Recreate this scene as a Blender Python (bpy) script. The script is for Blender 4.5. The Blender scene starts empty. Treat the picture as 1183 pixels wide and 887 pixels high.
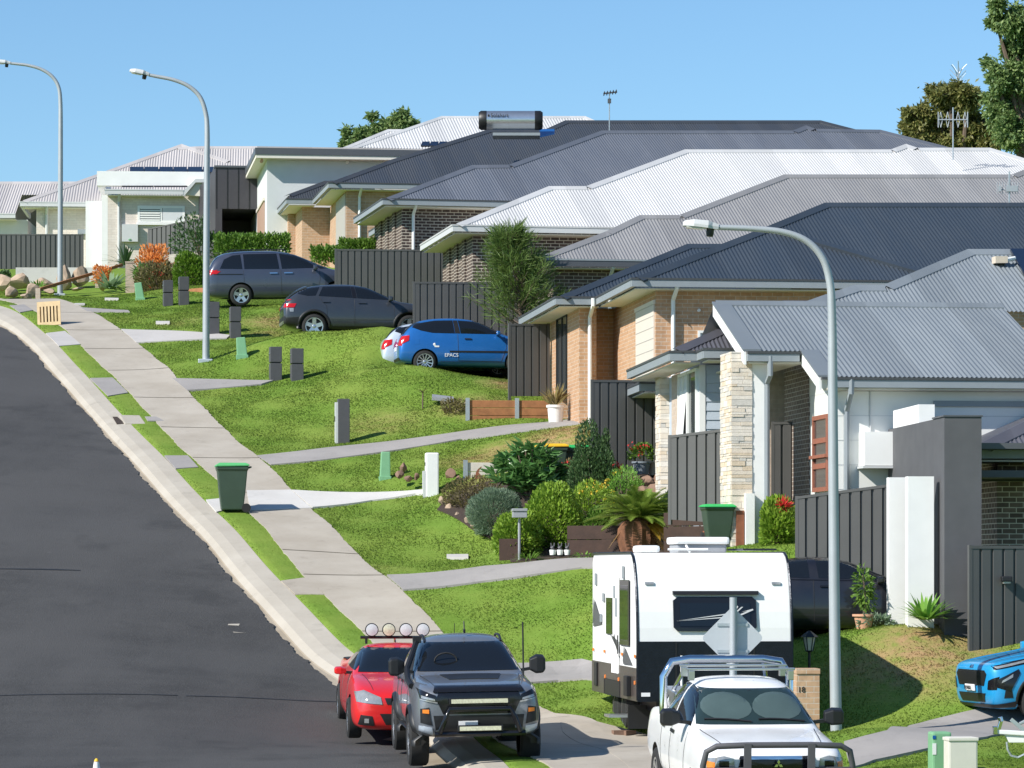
import bpy, bmesh, math, random
import numpy as np
from mathutils import Vector, Matrix
from mathutils.bvhtree import BVHTree
random.seed(7); rng = np.random.default_rng(11)
C = bpy.context.scene.collection
PI = math.pi
F, CX, YH = 4000.0, 591.5, 655.0          # focal length in photo pixels, principal column, horizon row

def P(px, py, D):
    return Vector(((px-CX)*D/F, D, (YH-py)*D/F))

# ------------------------------------------------------------------ mesh builder
class MB:
    def __init__(s): s.v=[]; s.f=[]; s.m=[]; s.mi=0
    def add(s, vs, fs):
        b=len(s.v); s.v.extend([tuple(p) for p in vs]); s.f.extend([tuple(i+b for i in f) for f in fs]); s.m.extend([s.mi]*len(fs))
    def quad(s,*p): s.add(p,[tuple(range(len(p)))])
    def box(s,x0,x1,y0,y1,z0,z1,M=None):
        if x0>x1:x0,x1=x1,x0
        if y0>y1:y0,y1=y1,y0
        if z0>z1:z0,z1=z1,z0
        vs=[Vector(p) for p in ((x0,y0,z0),(x1,y0,z0),(x1,y1,z0),(x0,y1,z0),(x0,y0,z1),(x1,y0,z1),(x1,y1,z1),(x0,y1,z1))]
        if M is not None: vs=[M@p for p in vs]
        s.add(vs,[(0,3,2,1),(4,5,6,7),(0,1,5,4),(1,2,6,5),(2,3,7,6),(3,0,4,7)])
    def bar(s,a,b,w,h,up=(0,0,1)):
        a=Vector(a);b=Vector(b);d=(b-a);L=d.length
        if L<1e-6:return
        d/=L; up=Vector(up)
        if abs(d.dot(up))>.98: up=Vector((0,1,0))
        r=d.cross(up).normalized(); u=r.cross(d)
        M=Matrix((r,d,u)).transposed().to_4x4(); M.translation=a
        s.box(-w/2,w/2,0,L,-h/2,h/2,M)
    def tube(s,pts,r,n=10,cap=True):
        pts=[Vector(p) for p in pts]; k=len(pts)
        rs=r if isinstance(r,(list,tuple)) else [r]*k
        ref=None; rings=[]
        for i,p in enumerate(pts):
            t=(pts[min(i+1,k-1)]-pts[max(i-1,0)]).normalized()
            if ref is None:
                ref=Vector((1,0,0)) if abs(t.x)<.9 else Vector((0,1,0))
            a=(ref-t*ref.dot(t)).normalized(); ref=a; b=t.cross(a)
            rings.append([p+(a*math.cos(2*PI*j/n)+b*math.sin(2*PI*j/n))*rs[i] for j in range(n)])
        vs=[q for R in rings for q in R]; fs=[]
        for i in range(k-1):
            for j in range(n):
                fs.append((i*n+j,i*n+(j+1)%n,(i+1)*n+(j+1)%n,(i+1)*n+j))
        if cap: fs.append(tuple(range(n-1,-1,-1))); fs.append(tuple((k-1)*n+j for j in range(n)))
        s.add(vs,fs)
    def lathe(s,prof,n=20,M=None,cap=True):   # prof: (r,z) about z
        vs=[]; fs=[]; k=len(prof)
        for r,z in prof:
            for j in range(n):
                p=Vector((r*math.cos(2*PI*j/n),r*math.sin(2*PI*j/n),z)); vs.append(M@p if M is not None else p)
        for i in range(k-1):
            for j in range(n):
                fs.append((i*n+j,i*n+(j+1)%n,(i+1)*n+(j+1)%n,(i+1)*n+j))
        if cap: fs.append(tuple(range(n-1,-1,-1))); fs.append(tuple((k-1)*n+j for j in range(n)))
        s.add(vs,fs)
    def prism(s,poly,vec):
        poly=[Vector(p) for p in poly]; vec=Vector(vec); n=len(poly)
        s.add(poly+[p+vec for p in poly],[tuple(range(n-1,-1,-1)),tuple(range(n,2*n))]+[(i,(i+1)%n,n+(i+1)%n,n+i) for i in range(n)])
    def rock(s,c,rx,ry,rz,seed=0,sub=2,rough=.22):
        bm=bmesh.new(); bmesh.ops.create_icosphere(bm,subdivisions=sub,radius=1)
        r=random.Random(seed); ph=[(Vector((r.uniform(-1,1),r.uniform(-1,1),r.uniform(-1,1))).normalized(),r.uniform(.35,.85)) for _ in range(11)]
        vs=[]
        for v in bm.verts:
            p=v.co.copy()
            for d,h in ph:
                q=p.dot(d)
                if q>h: p-=d*(q-h)*.85
            p*=1+rough*.35*(r.random()-.5)
            vs.append(Vector((p.x*rx,p.y*ry,p.z*rz))+Vector(c))
        s.add(vs,[tuple(v.index for v in f.verts) for f in bm.faces]); bm.free()
    def build(s,name,mat,parent=None,smooth=False,bevel=0):
        me=bpy.data.meshes.new(name); me.from_pydata(s.v,[],s.f)
        mats=mat if isinstance(mat,(list,tuple)) else [mat]
        for m in mats: me.materials.append(m)
        if len(mats)>1: me.polygons.foreach_set('material_index',s.m)
        bm=bmesh.new(); bm.from_mesh(me); bmesh.ops.recalc_face_normals(bm,faces=bm.faces)
        if bevel:
            bmesh.ops.bevel(bm,geom=[e for e in bm.edges if len(e.link_faces)==2 and e.calc_face_angle(0)>.5],offset=bevel,segments=2,affect='EDGES',profile=.6)
        uv=bm.loops.layers.uv.new('UVMap')
        for f in bm.faces:
            n=f.normal; ax=max(range(3),key=lambda i:abs(n[i]))
            for l in f.loops:
                c=l.vert.co
                l[uv].uv=(c.y,c.z) if ax==0 else (c.x,c.z) if ax==1 else (c.x,c.y)
            f.smooth=bool(smooth)
        bm.to_mesh(me); bm.free()
        if smooth and smooth!='all':
            try: me.set_sharp_from_angle(angle=math.radians(40))
            except Exception: pass
        o=bpy.data.objects.new(name,me); C.objects.link(o)
        if parent is not None: o.parent=parent
        return o

def npmesh(name,verts,faces,mat,parent=None,smooth=False):
    """fast mesh from numpy: faces all same arity"""
    me=bpy.data.meshes.new(name); k=faces.shape[1]
    me.vertices.add(len(verts)); me.vertices.foreach_set('co',np.asarray(verts,np.float32).ravel())
    me.loops.add(faces.size); me.loops.foreach_set('vertex_index',faces.astype(np.int32).ravel())
    me.polygons.add(len(faces)); me.polygons.foreach_set('loop_start',np.arange(0,faces.size,k,dtype=np.int32))
    try: me.polygons.foreach_set('loop_total',np.full(len(faces),k,np.int32))
    except Exception: pass
    me.polygons.foreach_set('use_smooth',np.full(len(faces),bool(smooth)))
    me.update(calc_edges=True); me.validate()
    me.materials.append(mat)
    o=bpy.data.objects.new(name,me); C.objects.link(o)
    if parent is not None: o.parent=parent
    return o

def tag(o,label=None,cat=None,group=None,kind=None):
    if label:o['label']=label
    if cat:o['category']=cat
    if group:o['group']=group
    if kind:o['kind']=kind
    return o
def thing(name,label,cat,loc=(0,0,0),rz=0,group=None):
    o=bpy.data.objects.new(name,None); o.empty_display_size=.2; C.objects.link(o)
    o.location=loc; o.rotation_euler=(0,0,rz)
    return tag(o,label,cat,group)
def dup(o,loc,rz=None,label=None,parent=None):
    c=o.copy(); C.objects.link(c)
    if parent is not None: c.parent=parent
    else:
        c.location=loc
        if rz is not None: c.rotation_euler=(0,0,rz)
        if label: c['label']=label
    for ch in list(o.children): dup(ch,None,parent=c)
    return c

# ------------------------------------------------------------------ materials
def nodes(name):
    m=bpy.data.materials.new(name); m.use_nodes=True; t=m.node_tree; b=t.nodes['Principled BSDF']; return m,t,b
def N(t,typ,**kw):
    n=t.nodes.new(typ)
    for k,v in kw.items():
        if k in n.inputs.keys(): n.inputs[k].default_value=v
        else: setattr(n,k,v)
    return n
def mixc(t,fac,a,b):
    m=t.nodes.new('ShaderNodeMix'); m.data_type='RGBA'
    for s,v in ((0,fac),(6,a),(7,b)):
        if isinstance(v,(int,float)): m.inputs[s].default_value=v
        elif isinstance(v,tuple): m.inputs[s].default_value=(*v[:3],1)
        else: t.links.new(v,m.inputs[s])
    return m.outputs[2]
def ramp(t,src,stops):
    r=t.nodes.new('ShaderNodeValToRGB'); e=r.color_ramp.elements
    while len(e)>1:e.remove(e[-1])
    for i,(p,c) in enumerate(stops):
        x=e[0] if i==0 else e.new(p)
        x.position=p; x.color=(*c[:3],1) if isinstance(c,tuple) else (c,c,c,1)
    t.links.new(src,r.inputs[0]); return r.outputs[0]
def bump(t,b,h,strength=.3,dist=.02):
    n=N(t,'ShaderNodeBump'); n.inputs['Strength'].default_value=strength; n.inputs['Distance'].default_value=dist
    t.links.new(h,n.inputs['Height']); t.links.new(n.outputs[0],b.inputs['Normal'])
def noise(t,co,scale,detail=4,rough=.55):
    n=N(t,'ShaderNodeTexNoise'); n.inputs['Scale'].default_value=scale; n.inputs['Detail'].default_value=detail; n.inputs['Roughness'].default_value=rough
    if co is not None: t.links.new(co,n.inputs['Vector'])
    return n.outputs['Fac']
def pos(t): return t.nodes.new('ShaderNodeNewGeometry').outputs['Position']
def objc(t): return t.nodes.new('ShaderNodeTexCoord').outputs['Object']
def mat(name,col,rough=.6,metal=0,var=.12,scale=6,spec=.5,bmp=0,coat=0,bscale=None,transl=0):
    m,t,b=nodes(name)
    b.inputs['Roughness'].default_value=rough; b.inputs['Metallic'].default_value=metal
    b.inputs['Specular IOR Level'].default_value=spec
    if coat: b.inputs['Coat Weight'].default_value=coat; b.inputs['Coat Roughness'].default_value=.04
    if var:
        co=objc(t); n1=noise(t,co,scale,5)
        c=mixc(t,n1,tuple(max(0,x*(1-var*1.6)) for x in col),tuple(min(1,x*(1+var*1.6)) for x in col))
        t.links.new(c,b.inputs['Base Color'])
        if bmp: bump(t,b,noise(t,co,bscale or scale*6,4),bmp,.01)
    else: b.inputs['Base Color'].default_value=(*col,1)
    return m
def brick(name,c1,c2,mortar,course=.086,length=.24,bmp=.5,mort=.012,rough=.85,bias=0,vary=.25):
    m,t,b=nodes(name); uv=t.nodes.new('ShaderNodeTexCoord').outputs['UV']
    br=N(t,'ShaderNodeTexBrick'); br.offset=.5
    br.inputs['Scale'].default_value=1; br.inputs['Mortar Size'].default_value=mort/2; br.inputs['Mortar Smooth'].default_value=.15
    br.inputs['Bias'].default_value=bias; br.inputs['Brick Width'].default_value=length; br.inputs['Row Height'].default_value=course
    br.inputs['Color1'].default_value=(*c1,1); br.inputs['Color2'].default_value=(*c2,1); br.inputs['Mortar'].default_value=(*mortar,1)
    t.links.new(uv,br.inputs['Vector'])
    n=noise(t,uv,9,4); c=mixc(t,ramp(t,n,[(.3,1-vary),(.7,1.0+0*vary)]),br.outputs['Color'],br.outputs['Color'])
    mm=t.nodes.new('ShaderNodeMix'); mm.data_type='RGBA'; mm.blend_type='MULTIPLY'; mm.inputs[0].default_value=1
    t.links.new(br.outputs['Color'],mm.inputs[6]); t.links.new(ramp(t,n,[(.3,1-vary),(.75,1.0)]),mm.inputs[7])
    t.links.new(mm.outputs[2],b.inputs['Base Color']); b.inputs['Roughness'].default_value=rough
    inv=N(t,'ShaderNodeMath',operation='SUBTRACT'); inv.inputs[0].default_value=1; t.links.new(br.outputs['Fac'],inv.inputs[1])
    bump(t,b,inv.outputs[0],bmp,.008); return m
M={}
def roofmat(k,col,rough=.45,v=.07):
    m,t,b=nodes(k); co=objc(t); b.inputs['Roughness'].default_value=rough; b.inputs['Specular IOR Level'].default_value=.4
    mp=N(t,'ShaderNodeMapping'); mp.inputs['Scale'].default_value=(1.3,.25,.25); t.links.new(co,mp.inputs[0])
    n=noise(t,mp.outputs[0],1.6,5,.6); n2=noise(t,co,14,3)
    c=mixc(t,n,tuple(x*(1-v*2) for x in col),tuple(min(1,x*(1+v*2)) for x in col))
    c=mixc(t,ramp(t,n2,[(.55,0.0),(.8,.18)]),c,tuple(min(1,x*1.25+.02) for x in col))
    sx=N(t,'ShaderNodeSeparateXYZ'); t.links.new(co,sx.inputs[0]); dv=N(t,'ShaderNodeMath',operation='DIVIDE'); t.links.new(sx.outputs[0],dv.inputs[0]); dv.inputs[1].default_value=.81; fl=N(t,'ShaderNodeMath',operation='FLOOR'); t.links.new(dv.outputs[0],fl.inputs[0]); wn=N(t,'ShaderNodeTexWhiteNoise',noise_dimensions='1D'); t.links.new(fl.outputs[0],wn.inputs['W'])
    ms=t.nodes.new('ShaderNodeMix'); ms.data_type='RGBA'; ms.blend_type='MULTIPLY'; ms.inputs[0].default_value=1; t.links.new(c,ms.inputs[6]); t.links.new(ramp(t,wn.outputs['Value'],[(0,.90),(1,1.06)]),ms.inputs[7]); c=ms.outputs[2]
    t.links.new(c,b.inputs['Base Color'])
    t.links.new(ramp(t,n,[(.3,rough-.08),(.7,rough+.12)]),b.inputs['Roughness'])
    M[k]=m
roofmat('roof_charcoal',(0.046,0.051,0.059)); roofmat('roof_bluegrey',(0.110,0.121,0.144)); roofmat('roof_white',(.52,.52,.515),.5,.02)
roofmat('roof_taupe',(0.228,0.225,0.224)); roofmat('roof_navy',(0.035,0.046,0.060)); roofmat('roof_mist',(0.185,0.209,0.227)); roofmat('roof_cream',(.47,.44,.425),.5,.03)
roofmat('roof_plum',(0.083,0.083,0.098))
M['brick_tan']=brick('brick_tan',(.50,.285,.155),(.60,.365,.215),(.62,.53,.43))
M['brick_tan_far']=brick('brick_tan_far',(.50,.31,.19),(.58,.38,.25),(.60,.50,.40),.095,.265)
M['brick_dark']=brick('brick_dark',(.05,.034,.03),(.115,.075,.06),(.62,.55,.46),.092,.25,mort=.019)
M['brick_dark2']=brick('brick_dark2',(.10,.07,.055),(.20,.14,.11),(.62,.55,.46),.092,.25,mort=.017)
M['brick_brown']=brick('brick_brown',(.19,.145,.12),(.27,.21,.17),(.62,.58,.52),.086,.24,mort=.013)
M['brick_cream']=brick('brick_cream',(.68,.60,.53),(.74,.67,.60),(.60,.54,.48),.1,.28,vary=.12)
M['brick_pale']=brick('brick_pale',(.55,.44,.35),(.62,.50,.40),(.6,.52,.44),.086,.24)
M['brick_letter']=brick('brick_letter',(.52,.32,.19),(.60,.40,.25),(.6,.5,.4))
def stone(name):
    m,t,b=nodes(name); uv=t.nodes.new('ShaderNodeTexCoord').outputs['UV']
    nz=N(t,'ShaderNodeTexNoise'); nz.inputs['Scale'].default_value=5; t.links.new(uv,nz.inputs['Vector'])
    def br(row,w,off,mort):
        r=N(t,'ShaderNodeTexBrick'); r.offset=off; r.inputs['Scale'].default_value=1; r.inputs['Mortar Size'].default_value=mort
        r.inputs['Brick Width'].default_value=w; r.inputs['Row Height'].default_value=row; r.inputs['Bias'].default_value=-.1
        r.inputs['Color1'].default_value=(.0,.0,.0,1); r.inputs['Color2'].default_value=(1,1,1,1); r.inputs['Mortar'].default_value=(.3,.3,.3,1)
        t.links.new(uv,r.inputs['Vector']); return r
    a=br(.105,.33,.37,.006); d=br(.21,.52,.6,.004)
    mix=mixc(t,.35,a.outputs['Color'],d.outputs['Color'])
    c=ramp(t,mix,[(0,(.52,.44,.36)),(.25,(.70,.65,.58)),(.5,(.62,.49,.34)),(.7,(.74,.70,.64)),(1,(.58,.53,.47))])
    c=mixc(t,ramp(t,nz.outputs['Fac'],[(.35,0.0),(.7,.5)]),c,(.66,.50,.33))
    dk=N(t,'ShaderNodeMath',operation='MULTIPLY'); t.links.new(a.outputs['Fac'],dk.inputs[0]); dk.inputs[1].default_value=.55
    c=mixc(t,dk.outputs[0],c,(.30,.25,.2)); t.links.new(c,b.inputs['Base Color']); b.inputs['Roughness'].default_value=.9
    hh=N(t,'ShaderNodeMath',operation='SUBTRACT'); t.links.new(mix,hh.inputs[0]); t.links.new(a.outputs['Fac'],hh.inputs[1])
    bump(t,b,hh.outputs[0],.9,.03); return m
M['stone']=stone('ledgestone')
M['white']=mat('white_paint',(.80,.80,.78),.5,var=.03,scale=3); M['render_white']=mat('white_render',(.78,.78,.76),.8,var=.05,scale=2.5,bmp=.15,bscale=60)
M['render_grey']=mat('pale_grey_render',(.60,.62,.62),.8,var=.05,scale=2,bmp=.15,bscale=60)
M['render_plum']=mat('charcoal_render',(.088,.089,.095),.75,var=.14,scale=2.4,bmp=.25,bscale=70)
M['soffit']=mat('soffit_cream',(.70,.66,.58),.7,var=.04); M['fascia']=mat('fascia_grey',(.26,.29,.31),.45,var=.05); M['fascia_dark']=mat('fascia_dark',(.085,.09,.1),.4,var=.05)
M['fascia_light']=mat('fascia_light',(.55,.56,.56),.5,var=.04); M['gutter_dark']=mat('gutter_dark',(.06,.062,.065),.4,var=.05)
M['clad_white']=mat('white_cladding',(.76,.76,.73),.6,var=.04,scale=2); M['clad_blue']=mat('blue_grey_weatherboard',(.45,.51,.58),.6,var=.04)
M['clad_dark']=mat('dark_cladding',(.05,.047,.055),.55,var=.08)
M['door_beige']=mat('garage_door_beige',(.66,.60,.53),.5,var=.03); M['door_grey']=mat('garage_door_grey',(.42,.40,.37),.5,var=.03); M['door_brown']=mat('garage_door_brown',(.42,.27,.2),.5,var=.05)
M['glass']=mat('window_glass',(.035,.045,.05),.06,var=0,spec=.8); M['glass_car']=mat('car_glass',(.008,.01,.013),.04,var=0,spec=.6); M['glass_teal']=mat('windscreen_teal',(.02,.036,.036),.05,var=.1,spec=.5)
M['blind']=mat('white_blind',(.6,.62,.64),.6,var=.05)
M['timber_red']=mat('red_timber',(.28,.10,.06),.55,var=.15,scale=12); M['timber']=mat('treated_pine_sleeper',(.32,.135,.055),.8,var=.3,scale=5,bmp=.3); M['timber_dark']=mat('dark_sleeper',(.045,.024,.017),.85,var=.35,scale=4,bmp=.4)
M['pallet']=mat('pale_pine',(.62,.45,.25),.7,var=.15,scale=8)
M['fence']=mat('charcoal_steel_fence',(.088,.088,.085),.5,var=.10,scale=1.2); M['steel']=mat('galvanised_steel',(.46,.50,.52),.45,.55,var=.12,scale=3); M['steel_light']=mat('galvanised_pole',(.38,.41,.43),.5,.25,var=.10,scale=2.5)
M['alu']=mat('brushed_aluminium',(.62,.63,.64),.3,.9,var=.08); M['chrome']=mat('chrome',(.75,.75,.75),.08,1,var=0)
M['black']=mat('black_plastic',(.012,.012,.013),.45,var=.1); M['black_gloss']=mat('black_gloss',(.01,.01,.012),.12,var=0); M['tyre']=mat('tyre_rubber',(.018,.018,.018),.85,var=.25,scale=8)
M['bin_green']=mat('bin_dark_green',(.045,.075,.05),.5,var=.12,scale=4); M['lid_green']=mat('bin_lid_green',(.10,.42,.15),.5,var=.08); M['lid_lime']=mat('bin_lid_bright_green',(.03,.40,.10),.5,var=.08); M['lid_yellow']=mat('bin_lid_yellow',(.72,.42,.02),.5,var=.06)
M['pillar_green']=mat('utility_green',(.19,.40,.22),.55,var=.08); M['letter_grey']=mat('letterbox_charcoal',(.075,.075,.082),.6,var=.12); M['letter_mid']=mat('letterbox_grey',(.30,.31,.33),.5,var=.05); M['box_beige']=mat('utility_beige',(.62,.60,.53),.6,var=.05)
M['terracotta']=mat('terracotta',(.60,.33,.21),.8,var=.1); M['pot_white']=mat('glazed_white',(.78,.77,.74),.25,var=.02); M['pot_grey']=mat('pot_bluegrey',(.20,.23,.26),.5,var=.05); M['pot_tan']=mat('pot_sand',(.58,.50,.40),.8,var=.08)
M['rock']=mat('sandstone',(.40,.30,.215),.9,var=.4,scale=2.2,bmp=.6,bscale=9); M['rock_red']=mat('brown_rock',(.22,.135,.095),.9,var=.45,scale=3,bmp=.6,bscale=12); M['rock_pink']=mat('pink_gravel',(.48,.34,.26),.95,var=.4,scale=14,bmp=.7)
M['sleeper_white']=mat('concrete_sleeper',(.60,.55,.49),.85,var=.1); M['solar']=mat('solar_glass',(.006,.008,.02),.12,var=.1,scale=4,spec=.7)
M['lamp_glass']=mat('lantern_glass',(.5,.5,.45),.2,var=.05); M['mulch']=mat('mulch',(.045,.03,.022),.95,var=.5,scale=18,bmp=.8)
M['text_dark']=mat('dark_lettering',(.02,.02,.02),.5,var=0); M['text_white']=mat('white_lettering',(.8,.8,.8),.5,var=0)
def paint(k,col,metal=.0,coat=.8,rough=.35):
    m,t,b=nodes(k); co=objc(t)
    c=mixc(t,noise(t,co,1.7,4),tuple(x*.93 for x in col),tuple(min(1,x*1.06) for x in col)); t.links.new(c,b.inputs['Base Color'])
    b.inputs['Metallic'].default_value=metal; b.inputs['Coat Weight'].default_value=coat; b.inputs['Coat Roughness'].default_value=.05
    t.links.new(ramp(t,noise(t,co,3,5),[(.3,rough-.05),(.7,rough+.1)]),b.inputs['Roughness']); M[k]=m
paint('paint_greyviolet',(.055,.064,.095),.25,.9,.3); paint('paint_charcoal',(.030,.035,.045),.1,.8,.35); paint('paint_blue',(.012,.13,.42),.3); paint('paint_silverblue',(.55,.62,.70),.3)
paint('paint_black',(.008,.008,.012)); paint('paint_red',(.62,.012,.012),.0); paint('paint_slate',(.21,.225,.25),.5); paint('paint_white',(.80,.80,.80),0,.6,.3); paint('paint_cyan',(.015,.29,.60),.1)
M['light_red']=mat('tail_light',(.45,.01,.012),.12,var=0); M['light_clear']=mat('headlight_lens',(.36,.37,.37),.1,.4,var=.25,scale=16); M['spot_lens']=mat('spot_lens',(.60,.62,.63),.3,0,var=.12,scale=40); M['light_orange']=mat('indicator_orange',(.75,.22,.03),.2,var=0)
M['led']=mat('led_bar_lens',(.75,.68,.5),.25,.2,var=.3,scale=30); M['checker']=mat('checker_plate_black',(.02,.023,.03),.3,.6,var=.2,scale=9,bmp=.5,bscale=40); M['checker_side']=mat('checker_plate_bronze',(.14,.12,.105),.35,.6,var=.2,scale=9,bmp=.5,bscale=40)
M['sunshade']=mat('silver_sunshade',(.065,.098,.095),.35,0,var=.15,scale=3)
M['orange_fl']=mat('orange_flower',(.72,.17,.02),.6,var=.2); M['red_fl']=mat('red_flower',(.60,.03,.03),.6,var=.2); M['yellow_fl']=mat('yellow_flower',(.75,.45,.03),.6,var=.2)
M['bark']=mat('bark',(.13,.095,.07),.9,var=.35,scale=6,bmp=.5); M['bark_rust']=mat('fibrous_bark',(.17,.075,.04),.95,var=.4,scale=10,bmp=.8)
M['rust']=mat('rusted_iron',(.22,.08,.04),.9,var=.3); M['skin_stone']=mat('stone_ornament',(.5,.35,.28),.8,var=.1)
def leaf(k,c1,c2,rough=.5,spec=.35,transl=.25):
    m,t,b=nodes(k); g=t.nodes.new('ShaderNodeNewGeometry')
    n=noise(t,g.outputs['Position'],3.1,3); r=g.outputs['Random Per Island']
    a=N(t,'ShaderNodeMath',operation='ADD'); t.links.new(n,a.inputs[0]); t.links.new(r,a.inputs[1])
    s=N(t,'ShaderNodeMath',operation='MULTIPLY'); t.links.new(a.outputs[0],s.inputs[0]); s.inputs[1].default_value=.55
    t.links.new(mixc(t,s.outputs[0],c1,c2),b.inputs['Base Color']); b.inputs['Roughness'].default_value=rough; b.inputs['Specular IOR Level'].default_value=spec
    if transl:
        tr=N(t,'ShaderNodeBsdfTranslucent'); t.links.new(mixc(t,s.outputs[0],tuple(min(1,x*1.5) for x in c1),tuple(min(1,x*1.5) for x in c2)),tr.inputs['Color'])
        mx=N(t,'ShaderNodeMixShader'); mx.inputs[0].default_value=transl
        t.links.new(b.outputs[0],mx.inputs[1]); t.links.new(tr.outputs[0],mx.inputs[2]); t.links.new(mx.outputs[0],t.nodes['Material Output'].inputs['Surface'])
    M[k]=m
leaf('leaf_gum',(0.060,0.135,0.054),(0.255,0.330,0.105)); leaf('leaf_rust',(0.077,0.119,0.031),(0.266,0.238,0.077)); leaf('leaf_dark',(0.022,0.066,0.022),(0.094,0.160,0.056)); leaf('leaf_bright',(0.048,0.120,0.010),(0.156,0.264,0.024))
leaf('leaf_frangi',(0.036,0.126,0.032),(0.162,0.306,0.090),.3,.5); leaf('leaf_grey',(0.121,0.189,0.121),(0.257,0.338,0.230)); leaf('leaf_lime',(0.086,0.192,0.017),(0.295,0.418,0.052)); leaf('leaf_hedge',(0.047,0.121,0.014),(0.162,0.270,0.041)); leaf('leaf_cas',(0.042,0.090,0.018),(0.156,0.228,0.054),.6)
leaf('leaf_sago',(.07,.15,.025),(.27,.34,.06),.3,.5); leaf('leaf_yellow',(.40,.23,.02),(.60,.38,.06)); leaf('leaf_straw',(.40,.24,.10),(.58,.40,.20)); leaf('leaf_agave',(0.130,0.221,0.117),(0.286,0.390,0.208),.5); leaf('leaf_palegreen',(0.110,0.264,0.033),(0.242,0.440,0.077)); leaf('leaf_brown',(0.090,0.075,0.030),(0.210,0.180,0.075)); leaf('leaf_cordy',(.14,.10,.04),(.26,.22,.08))
leaf('leaf_orange',(.60,.19,.04),(.75,.33,.10)); leaf('leaf_red',(.45,.02,.03),(.7,.08,.06)); leaf('leaf_yflower',(.6,.4,.02),(.8,.6,.08))
# ------------------------------------------------------------------ terrain
PR_PX=[(62,346,112.5),(101,358,107),(141,382,102),(157,397,99),(184,417,96),(216,452,91.5),(254,492,87),(297,527,83),(337,567,79),(360,588,77),(383,612,74.5),(444,665,70.5),(482,705,67.5),(515,731,66),(565,775,62.5),(621,812,60),(670,835,56),(750,870,51.5)]
ctl=[]
def cp(px,py,D): ctl.append(((px-CX)*D/F,D,(YH-py)*D/F))
for a in PR_PX: cp(*a)
for px,py,D in PR_PX[:-2]:                     # the road side, about level with the verge
    X=(px-CX)*D/F; z=(YH-py)*D/F
    for off,dz in ((5,-.02),(12,-.05),(22,-.1)): ctl.append((X-off,D-.17*off,z+dz))
for q in [(583,883,50),(525,840,58.5),(475,866,53),(395,838,58.5),(402,751,64.7)]: cp(*q)
for X in (-22,-10,0,3,8,20):
    ctl += [(X,45,-3.25 if X<5 else -3.0),(X,40.5,-3.5),(X,33,-3.6),(X,15,-2.8),(X,0,-1.7)]
for X,z in ((-22,-3.0),(-10,-2.95),(-4,-2.9)): ctl.append((X,52,z))
for q in [(985,887,49.5),(1183,887,47),(1085,885,46.5),(1000,842,52),(1040,803,56.3),(1183,830,55),(985,862,51),(1090,760,57.3),(1000,724,59.5),(1125,752,57.8),(1060,719,58.8),(1105,722,59.2),(1075,745,57.8),(1110,777,56.7),(1060,826,55.4),
  (930,735,60),(960,735,61.3),(1020,733,61.3),(1075,733,61.2),(1020,731,59.7),(720,852,55.5),(905,852,55),(915,745,59.4),(950,795,57),(672,775,63.5),(560,720,66.5),(672,702,66.5),(672,667,68.5),(672,652,71),(560,640,72.5),(460,600,75.7),(600,628,72),
  (490,570,78),(420,556,79.7),(500,546,79.3),(400,517,83.6),(560,500,84),(690,487,82.2),(650,488,83.6),(640,503,81.2),(690,508,80.2),(600,527,80.5),(560,550,78),(690,534,78.4),(560,590,75),(640,582,74.5),(740,552,75.5),(660,640,70.2),(735,637,69.5),(700,602,72.3),
  (820,640,64.6),(865,628,65.2),(905,628,64.8),(890,636,63.6),(1000,655,63),(1060,655,63.2),(318,438,92.5),(343,438,92.3),(312,442,92.2),(396,511,85),(480,471,87.5),(600,492,84.4),(560,462,87.2),(540,491,85.5),(590,491,85.3),(628,490,85.1),(500,432,90.5),(440,430,91),(590,440,90.5),
  (350,381,95.7),(450,377,95.7),(420,401,93.7),(480,419,92),(380,420,94),(330,352,105.5),(470,346,106),(250,361,104),(193,354,107.8),(211,352,107.8),(250,341,110),(200,332,113),(150,345,114),(70,340,120),(0,346,118),(30,341,119),
  (272,390,99.5),(300,362,103)]: cp(*q)
ctl += [(-4.6,97.2,6.2),(-2.6,97.4,6.2),(-5.8,97.0,6.25),(-2.6,92.4,4.98),(-1.2,93.4,4.98),(.4,92.6,4.98),(-6.6,107.2,8.06),(-4,107.6,8.1),
  (5,80,3.45),(15,84,3.5),(3,87,3.7),(10,66,.6),(10,72,1.1),(20,68,.8),(22,78,2.6),(9,58.6,-1.0),(16,58.6,-1.0),(16,52,-2.4),(24,60,-.6),
  (3,93,5.4),(15,95,5.5),(4,99.5,6.8),(16,102,6.9),(3,108,8.4),(16,110,8.6),(-5,119,10.2),(6,121,10.3),(18,124,10.5),(-9,127,11.0),(-15,136,11.6),(-22,140,11.6),(-20,128,10.9),(-14,124,10.3),(-26,128,10.7),(-27,121,9.4),
  (0,150,11.6),(30,150,11.6),(-30,150,11.6),(0,180,11.2),(40,110,9),(40,80,4),(40,60,0),(40,45,-2)]
ctl=np.array(ctl)
sc=1/20.
def tps(r2): return np.where(r2>1e-12,.5*r2*np.log(np.maximum(r2,1e-12)),0)
xy=ctl[:,:2]*sc; n_=len(xy)
K=tps(((xy[:,None]-xy[None])**2).sum(-1))+np.eye(n_)*4e-4
A=np.zeros((n_+3,n_+3)); A[:n_,:n_]=K; A[:n_,n_]=1; A[:n_,n_+1:]=xy; A[n_,:n_]=1; A[n_+1:,:n_]=xy.T
W=np.linalg.solve(A,np.r_[ctl[:,2],0,0,0])
def Hrbf(X,Y):
    q=np.stack([X,Y],-1)*sc; o=np.empty(len(q))
    for i in range(0,len(q),8000):
        s=q[i:i+8000]; o[i:i+8000]=tps(((s[:,None]-xy[None])**2).sum(-1))@W[:n_]+W[n_]+s@W[n_+1:]
    return o
GS=.4; gx=np.arange(-34,36.01,GS); gy=np.arange(0,160.01,GS)
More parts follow.
